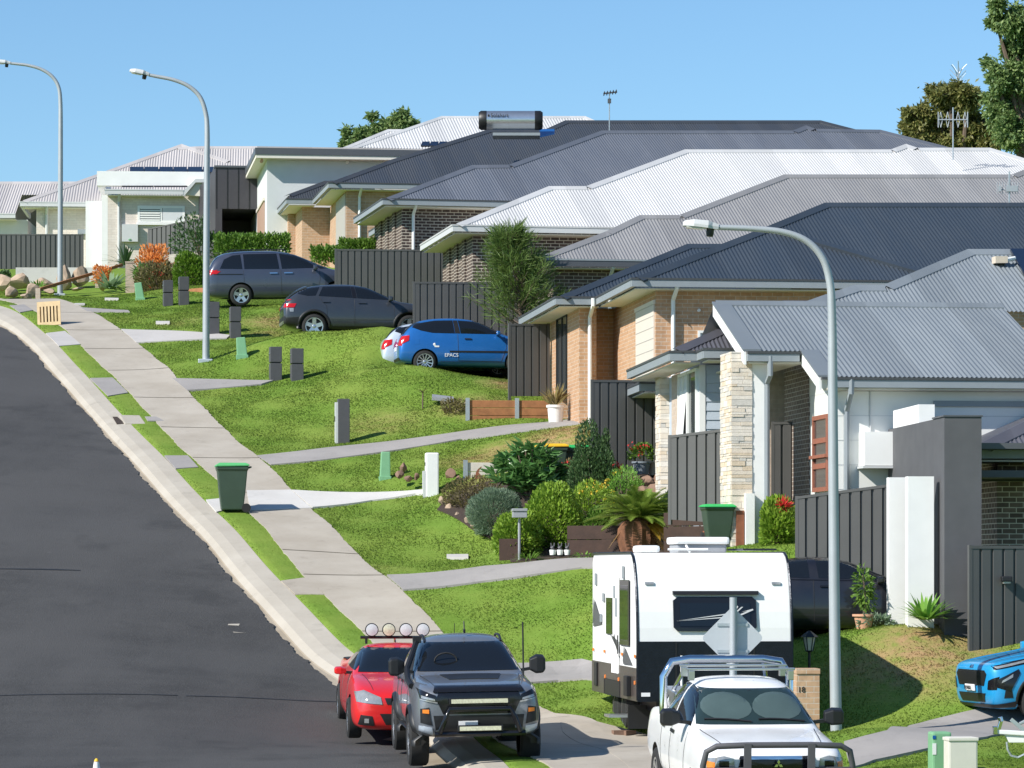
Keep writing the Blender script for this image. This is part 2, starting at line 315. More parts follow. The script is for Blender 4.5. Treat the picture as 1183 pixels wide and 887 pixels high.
HG=Hrbf(*[a.ravel() for a in np.meshgrid(gx,gy)]).reshape(len(gy),len(gx))
def Hn(X,Y):
    X=np.clip(np.asarray(X,float),gx[0],gx[-1]-1e-6); Y=np.clip(np.asarray(Y,float),gy[0],gy[-1]-1e-6)
    i=((X-gx[0])/GS).astype(int); j=((Y-gy[0])/GS).astype(int); fx=(X-gx[0])/GS-i; fy=(Y-gy[0])/GS-j
    return HG[j,i]*(1-fx)*(1-fy)+HG[j,i+1]*fx*(1-fy)+HG[j+1,i]*(1-fx)*fy+HG[j+1,i+1]*fx*fy
def H(x,y): return float(Hn(x,y))
_D=np.arange(36,150,.05)
def G(px,py):
    a=(px-CX)/F; b=(YH-py)/F; h=Hn(a*_D,_D)-b*_D
    k=np.argmax(h>=0); D=_D[k]
    return Vector((a*D,D,H(a*D,D)))
def Gd(px,D): X=(px-CX)*D/F; return Vector((X,D,H(X,D)))

# edges of road, kerb and footpath as X(D)
def curve(pxs,extra=()):
    q=[(G(a,b).y,G(a,b).x) for a,b in pxs]+[(d,x) for x,d in extra]; q.sort(); q=np.array(q)
    keep=[0]
    for i in range(1,len(q)):
        if q[i,0]-q[keep[-1],0]>.15: keep.append(i)
    q=q[keep]; g=np.arange(20,131,.1); f=np.interp(g,q[:,0],q[:,1]); k=np.exp(-.5*(np.arange(-60,61)/16.)**2); k/=k.sum()
    f=np.convolve(np.pad(f,60,mode='reflect',reflect_type='odd'),k,'valid'); return lambda D: np.interp(D,g,f)
XPR=curve([(a,b) for a,b,_ in PR_PX[:-2]],[(1.1,56),(2.1,51.5),(3.2,46),(4.4,40),(5.5,30),(-15.6,115),(-18.5,120),(-24,126)])
XPL=curve([(38,359),(71,375),(92,400),(132,436),(175,482),(218,528),(254,557),(289,594),(352,669),(390,705),(423,734)],[(-1.05,60),(-.35,55),(.4,50),(2.6,40),(3.9,30),(-17.2,112.5),(-20,117),(-26,122)])
XKB=curve([(0,351),(25,363),(53,386),(68,401),(103,438),(124,462),(160,500),(190,528),(221,565),(238,579),(251,593),(322,671),(355,705),(370,719),(402,751)],[(-1.0,58.5),(-.1,50),(.8,42),(1.8,30),(-20,112.5),(-24,116),(-30,121)])
XRE=curve([(0,368),(15,378),(71,439),(122,495),(183,565),(205,588),(254,642),(289,687),(330,728),(387,785)],[(-1.75,58.5),(-.8,50),(.1,42),(1.1,30),(-19.5,110),(-24.5,114),(-31,119)])
dd=np.arange(28,119,.12)
def road_x(x,y):  return x<XKB(y)
# ground sheet (out to the horizon); lowered under road and kerb
ox=np.array([-4000,-1200,-400,-150,-80,-50]); oy=np.array([170,190,230,320,600,1500,4000])
GX=np.r_[ox,gx,[50,80,150,400,1200,4000]]; GY=np.r_[[-1500,-400,-120,-40],gy,oy]
XX,YY=np.meshgrid(GX,GY); ZZ=Hn(XX.ravel(),YY.ravel()).reshape(XX.shape)
low=(XX<np.interp(YY,dd,XPL(dd))+.3)&(YY<122)&(XX>XRE(YY)-11.5)&(YY>20)
ZZ=np.where(low,ZZ-.6,ZZ)
# micro relief of the lawns
ZZ+=np.where((YY>30)&(YY<140)&(np.abs(XX)<33),.018*np.sin(XX*2.7+YY*1.3)*np.sin(YY*1.9-XX*.8),0)
nx=len(GX); idx=np.arange(len(GX)*len(GY)).reshape(len(GY),nx)
fc=np.stack([idx[:-1,:-1],idx[:-1,1:],idx[1:,1:],idx[1:,:-1]],-1).reshape(-1,4)
def grass_col(t):
    p=pos(t)
    n1=noise(t,p,.55,4,.6); n2=noise(t,p,3.2,4,.65); n3=noise(t,p,.12,2)
    c=mixc(t,ramp(t,n2,[(.3,0.0),(.7,1.0)]),(.114,.196,.027),(.152,.246,.042))
    c=mixc(t,ramp(t,n1,[(.38,0.0),(.75,.7)]),c,(.225,.285,.06))
    # dry, worn places on the banks
    tot=None
    for (x,y,z,r,s) in DRY:
        v=N(t,'ShaderNodeVectorMath',operation='DISTANCE'); t.links.new(p,v.inputs[0]); v.inputs[1].default_value=(x,y,z)
        mr=N(t,'ShaderNodeMapRange'); mr.inputs['From Min'].default_value=r; mr.inputs['From Max'].default_value=r*.35; mr.inputs['To Max'].default_value=s
        t.links.new(v.outputs['Value'],mr.inputs['Value'])
        if tot is None: tot=mr.outputs[0]
        else:
            mx=N(t,'ShaderNodeMath',operation='MAXIMUM'); t.links.new(tot,mx.inputs[0]); t.links.new(mr.outputs[0],mx.inputs[1]); tot=mx.outputs[0]
    ad=N(t,'ShaderNodeMath',operation='MULTIPLY'); t.links.new(tot,ad.inputs[0]); t.links.new(ramp(t,n2,[(.30,.15),(.62,1.0)]),ad.inputs[1])
    return mixc(t,ad.outputs[0],c,(.34,.225,.12)),n2
DRY=[]
for px,py,r,s in [(650,505,1.7,1),(600,522,1.6,.9),(560,532,1.5,.75),(690,505,1.2,.9),(1075,748,1.6,1),(1050,765,1.5,.9),(1015,775,1.3,.7),(1090,725,.9,.8),(325,372,1.5,.75),(310,385,.8,.5),(1085,790,.9,.5),(545,470,1.4,.5),(440,490,1.6,.35),(600,445,1.3,1),(620,440,1.2,1),(420,660,1.2,.2),(210,372,1.2,.3),(560,560,1.2,.6)]:
    g=G(px,py); DRY.append((g.x,g.y,g.z,r,s))
m,t,b=nodes('lawn_ground'); c,n2=grass_col(t); mm=t.nodes.new('ShaderNodeMix'); mm.data_type='RGBA'; mm.blend_type='MULTIPLY'; mm.inputs[0].default_value=1; t.links.new(c,mm.inputs[6]); mm.inputs[7].default_value=(1,1,.95,1)
t.links.new(mm.outputs[2],b.inputs['Base Color']); b.inputs['Roughness'].default_value=.95; b.inputs['Specular IOR Level'].default_value=.1; bump(t,b,noise(t,pos(t),16,4),.4,.04); M['lawn']=m
m,t,b=nodes('grass_blades'); c,_=grass_col(t); g=t.nodes.new('ShaderNodeNewGeometry'); r=ramp(t,g.outputs['Random Per Island'],[(0,(.92,.93,.86)),(1,(1.12,1.1,1.05))])
mm=t.nodes.new('ShaderNodeMix'); mm.data_type='RGBA'; mm.blend_type='MULTIPLY'; mm.inputs[0].default_value=1; t.links.new(c,mm.inputs[6]); t.links.new(r,mm.inputs[7])
b.inputs['Roughness'].default_value=.7; b.inputs['Specular IOR Level'].default_value=.15; t.links.new(mm.outputs[2],b.inputs['Base Color'])
va_=N(t,'ShaderNodeVectorMath',operation='MULTIPLY_ADD'); t.links.new(g.outputs['Normal'],va_.inputs[0]); va_.inputs[1].default_value=(.45,.45,.45); va_.inputs[2].default_value=(0,0,1); vn_=N(t,'ShaderNodeVectorMath',operation='NORMALIZE'); t.links.new(va_.outputs[0],vn_.inputs[0]); t.links.new(vn_.outputs[0],b.inputs['Normal'])
tr=N(t,'ShaderNodeBsdfTranslucent'); sc3=t.nodes.new('ShaderNodeVectorMath'); sc3.operation='SCALE'; sc3.inputs['Scale'].default_value=1.45; t.links.new(mm.outputs[2],sc3.inputs[0]); t.links.new(sc3.outputs[0],tr.inputs['Color']); mx=N(t,'ShaderNodeMixShader'); mx.inputs[0].default_value=.5; t.links.new(b.outputs[0],mx.inputs[1]); t.links.new(tr.outputs[0],mx.inputs[2]); t.links.new(mx.outputs[0],t.nodes['Material Output'].inputs['Surface']); M['blades']=m
tag(npmesh('lawn',np.stack([XX,YY,ZZ],-1).reshape(-1,3),fc,M['lawn'],smooth=True),kind='structure')

# asphalt
m,t,b=nodes('asphalt'); p=pos(t); mp=N(t,'ShaderNodeMapping'); mp.inputs['Scale'].default_value=(.25,1.6,1); t.links.new(p,mp.inputs[0])
n1=noise(t,mp.outputs[0],.55,5,.6); n2=noise(t,p,38,3); n3=noise(t,p,.13,3); n4=noise(t,p,5,4)
c=mixc(t,ramp(t,n1,[(.3,0.0),(.7,1.0)]),(.018,.0177,.0173),(.036,.035,.034)); c=mixc(t,ramp(t,n3,[(.42,0.0),(.62,.7)]),c,(.058,.056,.054)); c=mixc(t,ramp(t,n2,[(.40,0.0),(.78,.55)]),c,(.12,.117,.112))
mp2=N(t,'ShaderNodeMapping'); mp2.inputs['Rotation'].default_value=(0,0,math.radians(-13)); mp2.inputs['Scale'].default_value=(.55,.035,1); t.links.new(p,mp2.inputs[0]); n5=noise(t,mp2.outputs[0],1.0,4,.6); c=mixc(t,ramp(t,n5,[(.40,.0),(.62,.55)]),c,(.066,.064,.062)); n6=noise(t,p,.42,4,.65); c=mixc(t,ramp(t,n6,[(.56,0.0),(.68,.55)]),c,(.022,.0215,.021)); c=mixc(t,ramp(t,n4,[(.70,0.0),(.80,.4)]),c,(.16,.155,.15)); t.links.new(c,b.inputs['Base Color']); b.inputs['Roughness'].default_value=.85; bump(t,b,n2,.9,.015); M['asphalt']=m
def conc(k,c1,c2,joint=None,spec=.3):
    m,t,b=nodes(k); p=pos(t); n1=noise(t,p,.8,5,.6); n2=noise(t,p,9,4); n3=noise(t,p,2.1,5,.7)
    c=mixc(t,ramp(t,n1,[(.3,0.0),(.7,1.0)]),c1,c2); c=mixc(t,ramp(t,n3,[(.58,0.0),(.75,.45)]),c,tuple(x*.62 for x in c1)); c=mixc(t,ramp(t,n2,[(.6,0.0),(.8,.25)]),c,tuple(x*.75 for x in c1)); t.links.new(c,b.inputs['Base Color']); b.inputs['Roughness'].default_value=.9; b.inputs['Specular IOR Level'].default_value=spec; bump(t,b,n2,.2,.01); M[k]=m
conc('conc_path',(.345,.305,.25),(.43,.39,.33)); conc('conc_kerb',(.37,.335,.28),(.44,.405,.345)); conc('conc_gutter',(.27,.225,.165),(.37,.32,.25)); conc('conc_drive',(.27,.255,.245),(.33,.31,.295)); conc('conc_white',(.50,.485,.46),(.57,.555,.53)); conc('conc_light',(.41,.39,.37),(.47,.45,.43))
m,t,b=nodes('tar'); b.inputs['Base Color'].default_value=(.016,.016,.016,1); b.inputs['Roughness'].default_value=.6; M['tar']=m
def strip(name,rows,mat_,smooth=False):
    """rows: list of (X(D) array, z array) over dd"""
    k=len(rows); V=np.concatenate([np.stack([r[0],dd,r[1]],-1) for r in rows]); n=len(dd); F_=[]
    for i in range(k-1):
        a=np.arange(n-1)+i*n; F_.append(np.stack([a,a+n,a+n+1,a+1],-1))
    return npmesh(name,V,np.concatenate(F_),mat_,smooth=smooth)
kb,re=XKB(dd),XRE(dd); wob=.05*np.sin(dd*1.3)+.03*np.sin(dd*4.7+1)+.035*rng.normal(size=len(dd))
z0=Hn(kb,dd)
rows=[]
re_j=re+wob*.55
left=re-10.2
for f in np.linspace(0,1,14): 
    X=re_j*(1-f)+left*f; rows.append((X,Hn(X,dd)-.155+.10*math.sin(PI*f)))
tag(strip('road',rows,M['asphalt'],True),kind='structure')
def lerp(f): return kb*(1-f)+(re-.35)*f
prof=[(0,.012),(.30,.0),(.50,-.045),(.60,-.135),(.62,-.150),(1.0,-.165)]
rows=[(lerp(f),z0+dz) for f,dz in prof[:4]]
# drainage inlet sunk in the kerb
o=strip('kerb',[(kb+.02,z0-.25)]+rows,M['conc_kerb'],False); tag(o,kind='structure')
tag(strip('gutter_channel',[(lerp(f),z0+dz) for f,dz in prof[3:]],M['conc_gutter']),kind='structure')
rows=[(left+.2-f,Hn(left,dd)-.15+dz) for f,dz in ((0,0),(.3,.02),(.45,.12),(.75,.14))]
tag(strip('far_kerb',rows,M['conc_kerb']),kind='structure')
pl,pr=XPL(dd),XPR(dd)
edge=.015*np.sin(dd*2.3)+.008*rng.normal(size=len(dd))
rows=[(kb*(1-f)+(pl+.05)*f,Hn(kb*(1-f)+pl*f,dd)+.008+.012*math.sin(PI*f)-.06*(f==0)) for f in (0,.04,.3,.5,.7,.96,1)]
tag(strip('verge',rows,M['lawn'],True),kind='structure')
rows=[(pl+edge,Hn(pl,dd)-.1)]+[((pl+edge)*(1-f)+(pr+edge[::-1])*f,Hn(pl*(1-f)+pr*f,dd)+.03) for f in np.linspace(0,1,6)]+[(pr+edge[::-1],Hn(pr,dd)-.1)]
tag(strip('footpath',rows,M['conc_path']),kind='structure')
HARD=[]
def sheet(name,px,mat_,off=.034,world=None,kind='structure',seg=.5,hard=True):
    w=[(q[0],q[1]) for q in (world or [G(a,b) for a,b in px])]
    bm=bmesh.new(); f=bm.faces.new([bm.verts.new((x,y,0)) for x,y in w]); bmesh.ops.triangulate(bm,faces=[f])
    for _ in range(6):
        es=[e for e in bm.edges if e.calc_length()>seg]
        if not es: break
        bmesh.ops.subdivide_edges(bm,edges=es,cuts=1); bmesh.ops.triangulate(bm,faces=bm.faces)
    for v in bm.verts: v.co.z=H(v.co.x,v.co.y)+off
    ext=bmesh.ops.extrude_edge_only(bm,edges=[e for e in bm.edges if e.is_boundary])
    for v in [g for g in ext['geom'] if isinstance(g,bmesh.types.BMVert)]: v.co.z-=.16
    bmesh.ops.recalc_face_normals(bm,faces=bm.faces)
    me=bpy.data.meshes.new(name); bm.to_mesh(me); bm.free(); me.materials.append(mat_)
    if me.polygons and sum(p.normal.z for p in me.polygons)<0: me.flip_normals()
    o=bpy.data.objects.new(name,me); C.objects.link(o)
    if kind: o['kind']=kind
    if hard: HARD.append(np.array(w))
    return o
DR=[('conc_drive',[(92,356),(148,359.3),(150,361.5),(101,360.8)]),('conc_drive',[(11,354),(28,353),(38,359.5),(23,362)]),
 ('conc_light',[(140,381.5),(266,388.5),(262,392),(157,397)]),('conc_light',[(53,386),(75,383.5),(93,399),(68,401)]),
 ('conc_drive',[(199,438.5),(316,440.5),(302,445),(216,452)]),('conc_drive',[(104,438.5),(130,438),(148,455),(125,459)]),
 ('conc_drive',[(297,527.5),(380,518),(530,500),(630,489),(680,484.5),(700,485.5),(690,489.5),(620,497),(532,508.5),(440,523.5),(380,531.5),(313,538)]),('conc_drive',[(190,528),(217,528),(229,541),(203,543)]),
 ('conc_white',[(337,567.7),(490,567),(500,570),(480,572.3),(430,580),(361,588)]),('conc_white',[(285,568.5),(336,567.6),(360,588.6),(289,591.5)]),('conc_white',[(238,579),(253.5,577.6),(257,591.6),(250,593)]),
 ('conc_drive',[(447,666),(560,656),(672,647),(740,642),(740,652),(672,657.5),(560,673),(466,683.5)]),('conc_path',[(324.5,672.7),(355,669),(374,688),(341,688.4)]),
 ('conc_drive',[(560,768),(590,768.5),(620,768),(650,766),(672,764),(780,764),(780,800),(672,786),(645,788),(616,790.5),(594,792)]),
 ('conc_drive',[(975,860),(1000,853),(1025,847),(1050,841),(1075,835),(1095,830),(1112,826),(1150,818),(1183,812),(1230,816),(1230,838),(1183,846),(1140,854),(1100,862),(1055,871),(1010,881),(985,889)]),
 ('conc_path',[(640,826),(690,836),(745,850),(800,862),(830,880),(800,900),(740,900),(690,866),(650,848)])]
for i,(k,p_) in enumerate(DR): sheet('driveway',p_,M[k],off=.034+.004*(i%3)+(.01 if i==9 else 0))
# tar seams, patches and old chips on the road
def onroad(px): return [G(a,b) for a,b in px]
def roadpatch(name,px,mat_):
    o=sheet(name,px,mat_,off=-.05,hard=False,seg=.4)
    for v in o.data.vertices:
        f=min(1,max(0,(v.co.x-(float(XRE(v.co.y))-10.2))/10.2)); 
        v.co.z=H(v.co.x,v.co.y)-.155+.10*math.sin(PI*(1-f))+.006
    return o
for p_ in ([(-5,653.9),(60,653.9),(93,654.6),(93,655.3),(60,655.2),(-5,654.6)],[(-5,799.2),(205,798.9),(205,799.5),(-5,799.8)],[(215,799.3),(390,801.6),(390,802.0),(215,799.7)]): roadpatch('tar_seam',p_,M['tar'])
for p_ in ([(264,713.4),(277,713.2),(276,715.0),(263,715.0)],[(269,722.8),(284,723.4),(284,724.0),(270,723.5)]): roadpatch('paint_scuff',p_,M['conc_kerb'])
# footpath joints
jm=MB()
for D in [53.5,57,62,66,70.4,72.5,78.6,82.6,86.6,90.5,94.4,98,102,106]:
    a,b_=float(XPL(D)),float(XPR(D))
    for i in range(6):
        xa=a+(b_-a)*i/6; xb=a+(b_-a)*(i+1)/6
        jm.quad((xa,D,H(xa,D)+.0365),(xb,D+.0,H(xb,D)+.0365),(xb,D+.035,H(xb,D+.035)+.0365),(xa,D+.035,H(xa,D+.035)+.0365))
tag(jm.build('footpath_joint',mat('joint_dirt',(.10,.085,.06),.95)),kind='structure')
# stormwater inlet
D=87.5; x0=float(XKB(D)); x1=float(XRE(D)); th_=thing('drain_inlet','concrete stormwater pit opening cut into the kerb','drain',(x0,D,H(x0,D)),0); th_.rotation_euler=(math.atan(.225),0,math.radians(13))
mb=MB(); mb.box(-.12,.42,-.6,.6,-.12,.03); mb.build('lintel',M['conc_kerb'],th_,bevel=.03)
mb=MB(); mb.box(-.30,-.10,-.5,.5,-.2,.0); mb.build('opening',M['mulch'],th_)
mb=MB(); mb.box(.5,1.0,-.3,.3,-.1,.05); mb.build('pit_cover',M['conc_drive'],th_)
# ------------------------------------------------------------------ houses
class House:
    """local axes: u along the side wall (to the right), v away along the street, z up; origin on the near left wall corner"""
    def __init__(s,name,label,cat,px,D,zf,th,group=None):
        s.o=Vector(((px-CX)*D/F,D,zf)); s.th=math.radians(th)
        s.e=thing(name,label,cat,s.o,s.th,group)
        s.R=Matrix.Rotation(-s.th,3,'Z'); s.c=s.R@(-s.o)
    def ray(s,px,py): return s.R@Vector(((px-CX)/F,1,(YH-py)/F))
    def onV(s,px,py,v): d=s.ray(px,py); t=(v-s.c.y)/d.y; p=s.c+d*t; return p.x,p.z
    def onU(s,px,py,u): d=s.ray(px,py); t=(u-s.c.x)/d.x; p=s.c+d*t; return p.y,p.z
    def onS(s,px,py,v0,z0,p):
        d=s.ray(px,py); t=(z0-s.c.z+p*(s.c.y-v0))/(d.z-p*d.y); q=s.c+d*t; return q.x,q.y
    def u(s,px,v): return s.onV(px,YH,v)[0]
    def z(s,px,py,v): return s.onV(px,py,v)[1]
    def v(s,px,u): return s.onU(px,YH,u)[0]
    def zu(s,px,py,u): return s.onU(px,py,u)[1]
    def box(s,name,mt,u0,u1,v0,v1,z0,z1,parent=None,bevel=0):
        mb=MB(); mb.box(u0,u1,v0,v1,z0,z1); return mb.build(name,M[mt] if isinstance(mt,str) else mt,parent or s.e,bevel=bevel)
    def roof(s,mk,v0,z0,p,upper,lower=None,pitch=.09,amp=.011,back=1.0,cap='ridge',name='roof',backmat=None,capw=.2):
        upper=sorted(upper); us=np.array([q[0] for q in upper]); vs=np.array([q[1] for q in upper])
        uL,uR=us[0],us[-1]; n=int((uR-uL)/(pitch/8))+2; U=np.linspace(uL,uR,n)
        vt=np.interp(U,us,vs); vb=np.full(n,v0)
        if lower is not None:                       # list of (u, v) steps of the eave
            for ua,vv in lower: vb=np.where(U>=ua,vv,vb)
        vb=np.minimum(vb,vt); zz=amp*np.cos(2*PI*U/pitch)
        V=np.concatenate([np.stack([U,vb,z0+p*(vb-v0)+zz],-1),np.stack([U,vt,z0+p*(vt-v0)+zz],-1)])
        i=np.arange(n-1); Fc=np.stack([i,i+1,i+1+n,i+n],-1)
        r=npmesh(name,V,Fc,M[mk],s.e,smooth=True)
        mb=MB(); cb=MB()
        zf=lambda v:z0+p*(v-v0)-.004
        for (ua,va),(ub,vb_) in zip(upper[:-1],upper[1:]):
            if abs(ub-ua)<1e-4: continue
            if abs(vb_-va)<.05*abs(ub-ua):          # ridge: opposite slope
                L=(va-v0)*back; mb.quad((ua,va,zf(va)),(ub,vb_,zf(vb_)),(ub,vb_+L,zf(vb_)-p*L),(ua,va+L,zf(va)-p*L))
            elif vb_>va: mb.quad((ua,va,zf(va)),(ub,vb_,zf(vb_)),(ua,va+2*(vb_-va)*back,zf(va)))
            else: mb.quad((ua,va,zf(va)),(ub,vb_,zf(vb_)),(ub,vb_+2*(va-vb_)*back,zf(vb_)))
            d=Vector((ub-ua,vb_-va,0)); L=d.length; d/=L; nrm=Vector((d.y,-d.x,0))
            if nrm.y>0: nrm=-nrm
            w=capw
            def q(u,v,dn,h): 
                x=u+nrm.x*dn; y=v+nrm.y*dn; return (x,y,z0+p*(y-v0)+h)
            a0=q(ua,va,w,.022); a1=q(ub,vb_,w,.022); b0=(ua,va,z0+p*(va-v0)+.055); b1=(ub,vb_,z0+p*(vb_-v0)+.055)
            c0=(ua-nrm.x*w,va-nrm.y*w,z0+p*(va-v0)-.02); c1=(ub-nrm.x*w,vb_-nrm.y*w,z0+p*(vb_-v0)-.02)
            f0=(a0[0],a0[1],a0[2]-.04); f1=(a1[0],a1[1],a1[2]-.04)
            cb.quad(f0,f1,a1,a0); cb.quad(a0,a1,b1,b0); cb.quad(b0,b1,c1,c0)
        if mb.f: mb.build('roof_back',M[backmat or mk],s.e)
        if cap: cb.build('ridge_cap',M[mk],s.e)
        return r
    def rpx(s,px,v0,z0,p): return [s.onS(a,b,v0,z0,p) for a,b in px]
    def eaves(s,uL,uR,v0,vF,z0,g='gutter_dark',f='fascia',near=True,left=True,soff='soffit',h=.15,under=True):
        gm=MB(); fm=MB()
        if near:
            gm.box(uL-.12,uR,v0-.125,v0-.002,z0-.05,z0-.005); fm.box(uL-.10,uR,v0-.11,v0-.004,z0-.05-h,z0-.052)
        if left:
            gm.box(uL-.125,uL-.002,v0-.002,vF,z0-.052,z0-.007); fm.box(uL-.11,uL-.004,v0-.004,vF,z0-.052-h,z0-.054)
        gm.build('gutter',M[g],s.e); fm.build('fascia',M[f],s.e)
        if under: s.box('soffit',soff,uL,uR,v0,vF,z0-.10-h,z0-.075-h)
    def downpipe(s,u,v,zt,zb,mt='white',r=.05,over=.45):
        mb=MB(); mb.tube([(u+.03,v-over+.02,zt),(u+.03,v-over+.02,zt-.16),(u+.0,v-.08,zt-.42),(u,v-.08,zb)],r,8); return mb.build('downpipe',M[mt],s.e,smooth=True)
    def win_v(s,px0,py0,px1,py1,v,fm='white',gl='glass',bars=1,fr=.05,d=.05,name='window'):
        """window on a near-facing wall (plane v), from the photo's corner pixels"""
        u0,z1=s.onV(px0,py0,v); u1,z0=s.onV(px1,py1,v); return s._win(name,u0,u1,z0,z1,bars,fr,d,fm,gl,lambda a,b,c,e,y0,y1:(a,b,v-y1,v-y0,c,e))
    def win_u(s,va,vb,z0,z1,u,fm='white',gl='glass',bars=1,fr=.05,d=.05,name='window',hb=0):
        return s._win(name,va,vb,z0,z1,bars,fr,d,fm,gl,lambda a,b,c,e,y0,y1:(u-y1,u-y0,a,b,c,e),hb)
    def _win(s,name,a0,a1,z0,z1,bars,fr,d,fm,gl,mp,hb=0):
        mb=MB()
        for q in [(a0,a0+fr,z0,z1),(a1-fr,a1,z0,z1),(a0+fr,a1-fr,z1-fr,z1),(a0+fr,a1-fr,z0,z0+fr)]: mb.box(*mp(*q,0,d))
        for i in range(bars):
            x=a0+(a1-a0)*(i+1)/(bars+1); mb.box(*mp(x-fr*.45,x+fr*.45,z0+fr,z1-fr,0,d-.004))
        for i in range(hb):
            z=z0+(z1-z0)*(i+1)/(hb+1); mb.box(*mp(a0+fr,a1-fr,z-fr*.6,z+fr*.6,0,d+.004))
        o=mb.build(name,M[fm],s.e); mb=MB(); mb.box(*mp(a0+fr*.6,a1-fr*.6,z0+fr*.6,z1-fr*.6,-.05,d*.45)); mb.build('pane',M[gl],o); return o
PITCH=.424
LEDGE=[mat('ledgestone_cream',(.66,.58,.48),.9,var=.12,scale=8,bmp=.5,bscale=40),mat('ledgestone_tan',(.62,.51,.38),.9,var=.18,scale=8,bmp=.5,bscale=40),mat('ledgestone_grey',(.55,.52,.47),.9,var=.14,scale=8,bmp=.5,bscale=40),mat('ledgestone_white',(.70,.64,.56),.9,var=.08,scale=8,bmp=.5,bscale=40)]
def ledger(h,name,u0,u1,v0,v1,z0,z1,seed=1):
    r=random.Random(seed); mb=MB(); z=z0
    while z<z1-.01:
        hh=min(r.choice((.045,.06,.075,.09,.12)),z1-z)
        for face in (0,1):
            x=0; L=(u1-u0) if face==0 else (v1-v0)
            while x<L-.005:
                w=min(r.uniform(.10,.48),L-x); w=L-x if L-x-w<.06 else w; d=r.uniform(.004,.022); mb.mi=r.choices((0,1,2,3),(5,1.6,2,4))[0]
                if face==0: mb.box(u0+x+.003,u0+x+w-.003,v0-d,v0+.05,z+.003,z+hh-.003)
                else: mb.box(u0-d,u0+.05,v0+x+.003,v0+x+w-.003,z+.003,z+hh-.003)
                x+=w
        z+=hh
    mb.mi=2; mb.box(u0+.006,u1-.001,v0+.006,v1,z0,z1-.002); return mb.build(name,LEDGE,h.e)
# --- tan brick house with the navy roof
h=House('brick_house','tan brick house with dark navy corrugated roof, recessed porch and white pot by its wall','house',757.5,77,3.55,7)
v0=-.38; z0=h.z(900,322.5,v0); R=h.rpx([(735,322.5),(885,264.5),(953,236.5),(1215,236.5)],v0,z0,PITCH); uL=R[0][0]; uR=R[-1][0]
h.roof('roof_navy',v0,z0,PITCH,R)
mb=MB(); a=h.onS(886,265,v0,z0,PITCH); b=h.onS(1064,315.5,v0,z0,PITCH)
mb.bar((a[0],a[1],z0+PITCH*(a[1]-v0)+.03),(b[0],b[1],z0+PITCH*(b[1]-v0)+.03),.22,.07,(0,-.39,.92)); mb.build('hip_cap',M['roof_navy'],h.e)
h.eaves(uL,uR,v0,4.9,z0)
w0=5.0; uw0=h.u(647,w0); uw1=h.u(697,w0); RW=[h.onS(a,b,w0,z0,PITCH) for a,b in ((647,344),(794,284),(845,284))]
h.roof('roof_navy',w0,z0,PITCH,RW,back=.8); h.eaves(RW[0][0],uL-.02,w0,11.9,z0); 
zt=z0-.19; uw=h.u(669,5.3)
h.box('wall','brick_tan',0,uR-.6,0,9.5,-2.2,zt); 
h.box('porch_wall','brick_tan',uw,h.u(689,5.3),5.3,5.75,-1.2,zt); h.box('porch_wall','brick_tan',uw,uw+.24,5.75,7.3,-1.2,zt)
h.box('wall','brick_tan',h.u(689,5.3)+.0,-.003,6.2,11.5,-1.2,zt); h.box('porch_wall','brick_tan',uw,h.u(689,5.3)-.003,9.3,11.5,-1.2,zt)
h.win_u(7.35,9.25,h.zu(646,442,uw)-.3,zt-.03,uw+.03,'black','glass',1)
va=.12; vb=h.v(735.7,0); mb=MB(); zd=h.zu(757,351,0)
mb.box(-.03,.0-.002,va,vb,-1.5,zd); d_=mb.build('garage_door',M['door_beige'],h.e)
mb=MB(); 
for i in range(12): mb.box(-.036,-.031,va,vb,zd-.25*i-.012,zd-.25*i)
mb.build('panel_groove',M['door_grey'],d_)
h.box('door_frame','door_beige',-.045,-.002,va-.08,vb+.08,zd,zd+.09)
h.downpipe(h.u(777,0),0,z0-.05,-2.4); h.downpipe(h.u(681,5.3),5.3,z0-.05,-.9)
h.win_v(806,382,850,440,0,'white','blind',0)
mb=MB(); mb.rock((h.u(807,0),-.03,h.z(807,358,0)),.05,.05,.05); mb.build('sensor_light',M['white'],h.e)
navy=h
# --- taupe-roofed house behind it
h=House('brick_house','low house under a taupe grey corrugated roof, between the navy roof and the white roof','house',641,91,5.45,8)
v0=-.4; z0=h.z(660,299,v0); R=h.rpx([(622,299),(700,269.5),(739,250.5),(784.5,250.5),(906,203.5),(1169,203.5),(1183,198),(1260,166),(1300,166)],v0,z0,PITCH); uL=R[0][0]; uR=R[-1][0]
h.roof('roof_taupe',v0,z0,PITCH,R,back=.75); h.eaves(uL,uR,v0,6,z0,'fascia','fascia_dark')
h.box('wall','brick_dark2',0,uR-.6,0,8.5,-2,z0-.25); h.downpipe(h.u(704,0),0,z0-.05,-1.5)
taupe=h
# --- white-roofed house
h=House('brick_house','dark brick house with a bright white corrugated roof and white downpipe','house',546,98,6.8,10)
v0=-.45; z0=h.z(600,260.5,v0); R=h.rpx([(527,260.5),(634,217),(677,217),(791,174.5),(1029,174.5),(1046.5,168),(1060,172.5),(1144,172.5),(1183,184.5),(1235,203)],v0,z0,PITCH); uL=R[0][0]; uR=R[-1][0]
h.roof('roof_white',v0,z0,PITCH,R,back=.6); h.eaves(uL,uR,v0,5.6,z0,'roof_white','fascia_light')
zt=z0-.25; h.box('wall','brick_dark',0,uR-.6,0,5.5,-2,zt); h.box('wall','brick_dark',.9,9,5.5,10,-2,zt)
mb=MB(); ua=h.u(527,6); mb.prism([(ua,5.7,z0),(ua,10.5,z0),(ua+3,8.1,z0+1.2)],(.02,0,0)); mb.build('porch_roof',M['roof_white'],h.e)
h.eaves(ua,ua+2,5.62,10.5,z0,'roof_white','fascia_light',near=False)
h.downpipe(h.u(578.5,0),0,z0-.03,-1.5); 
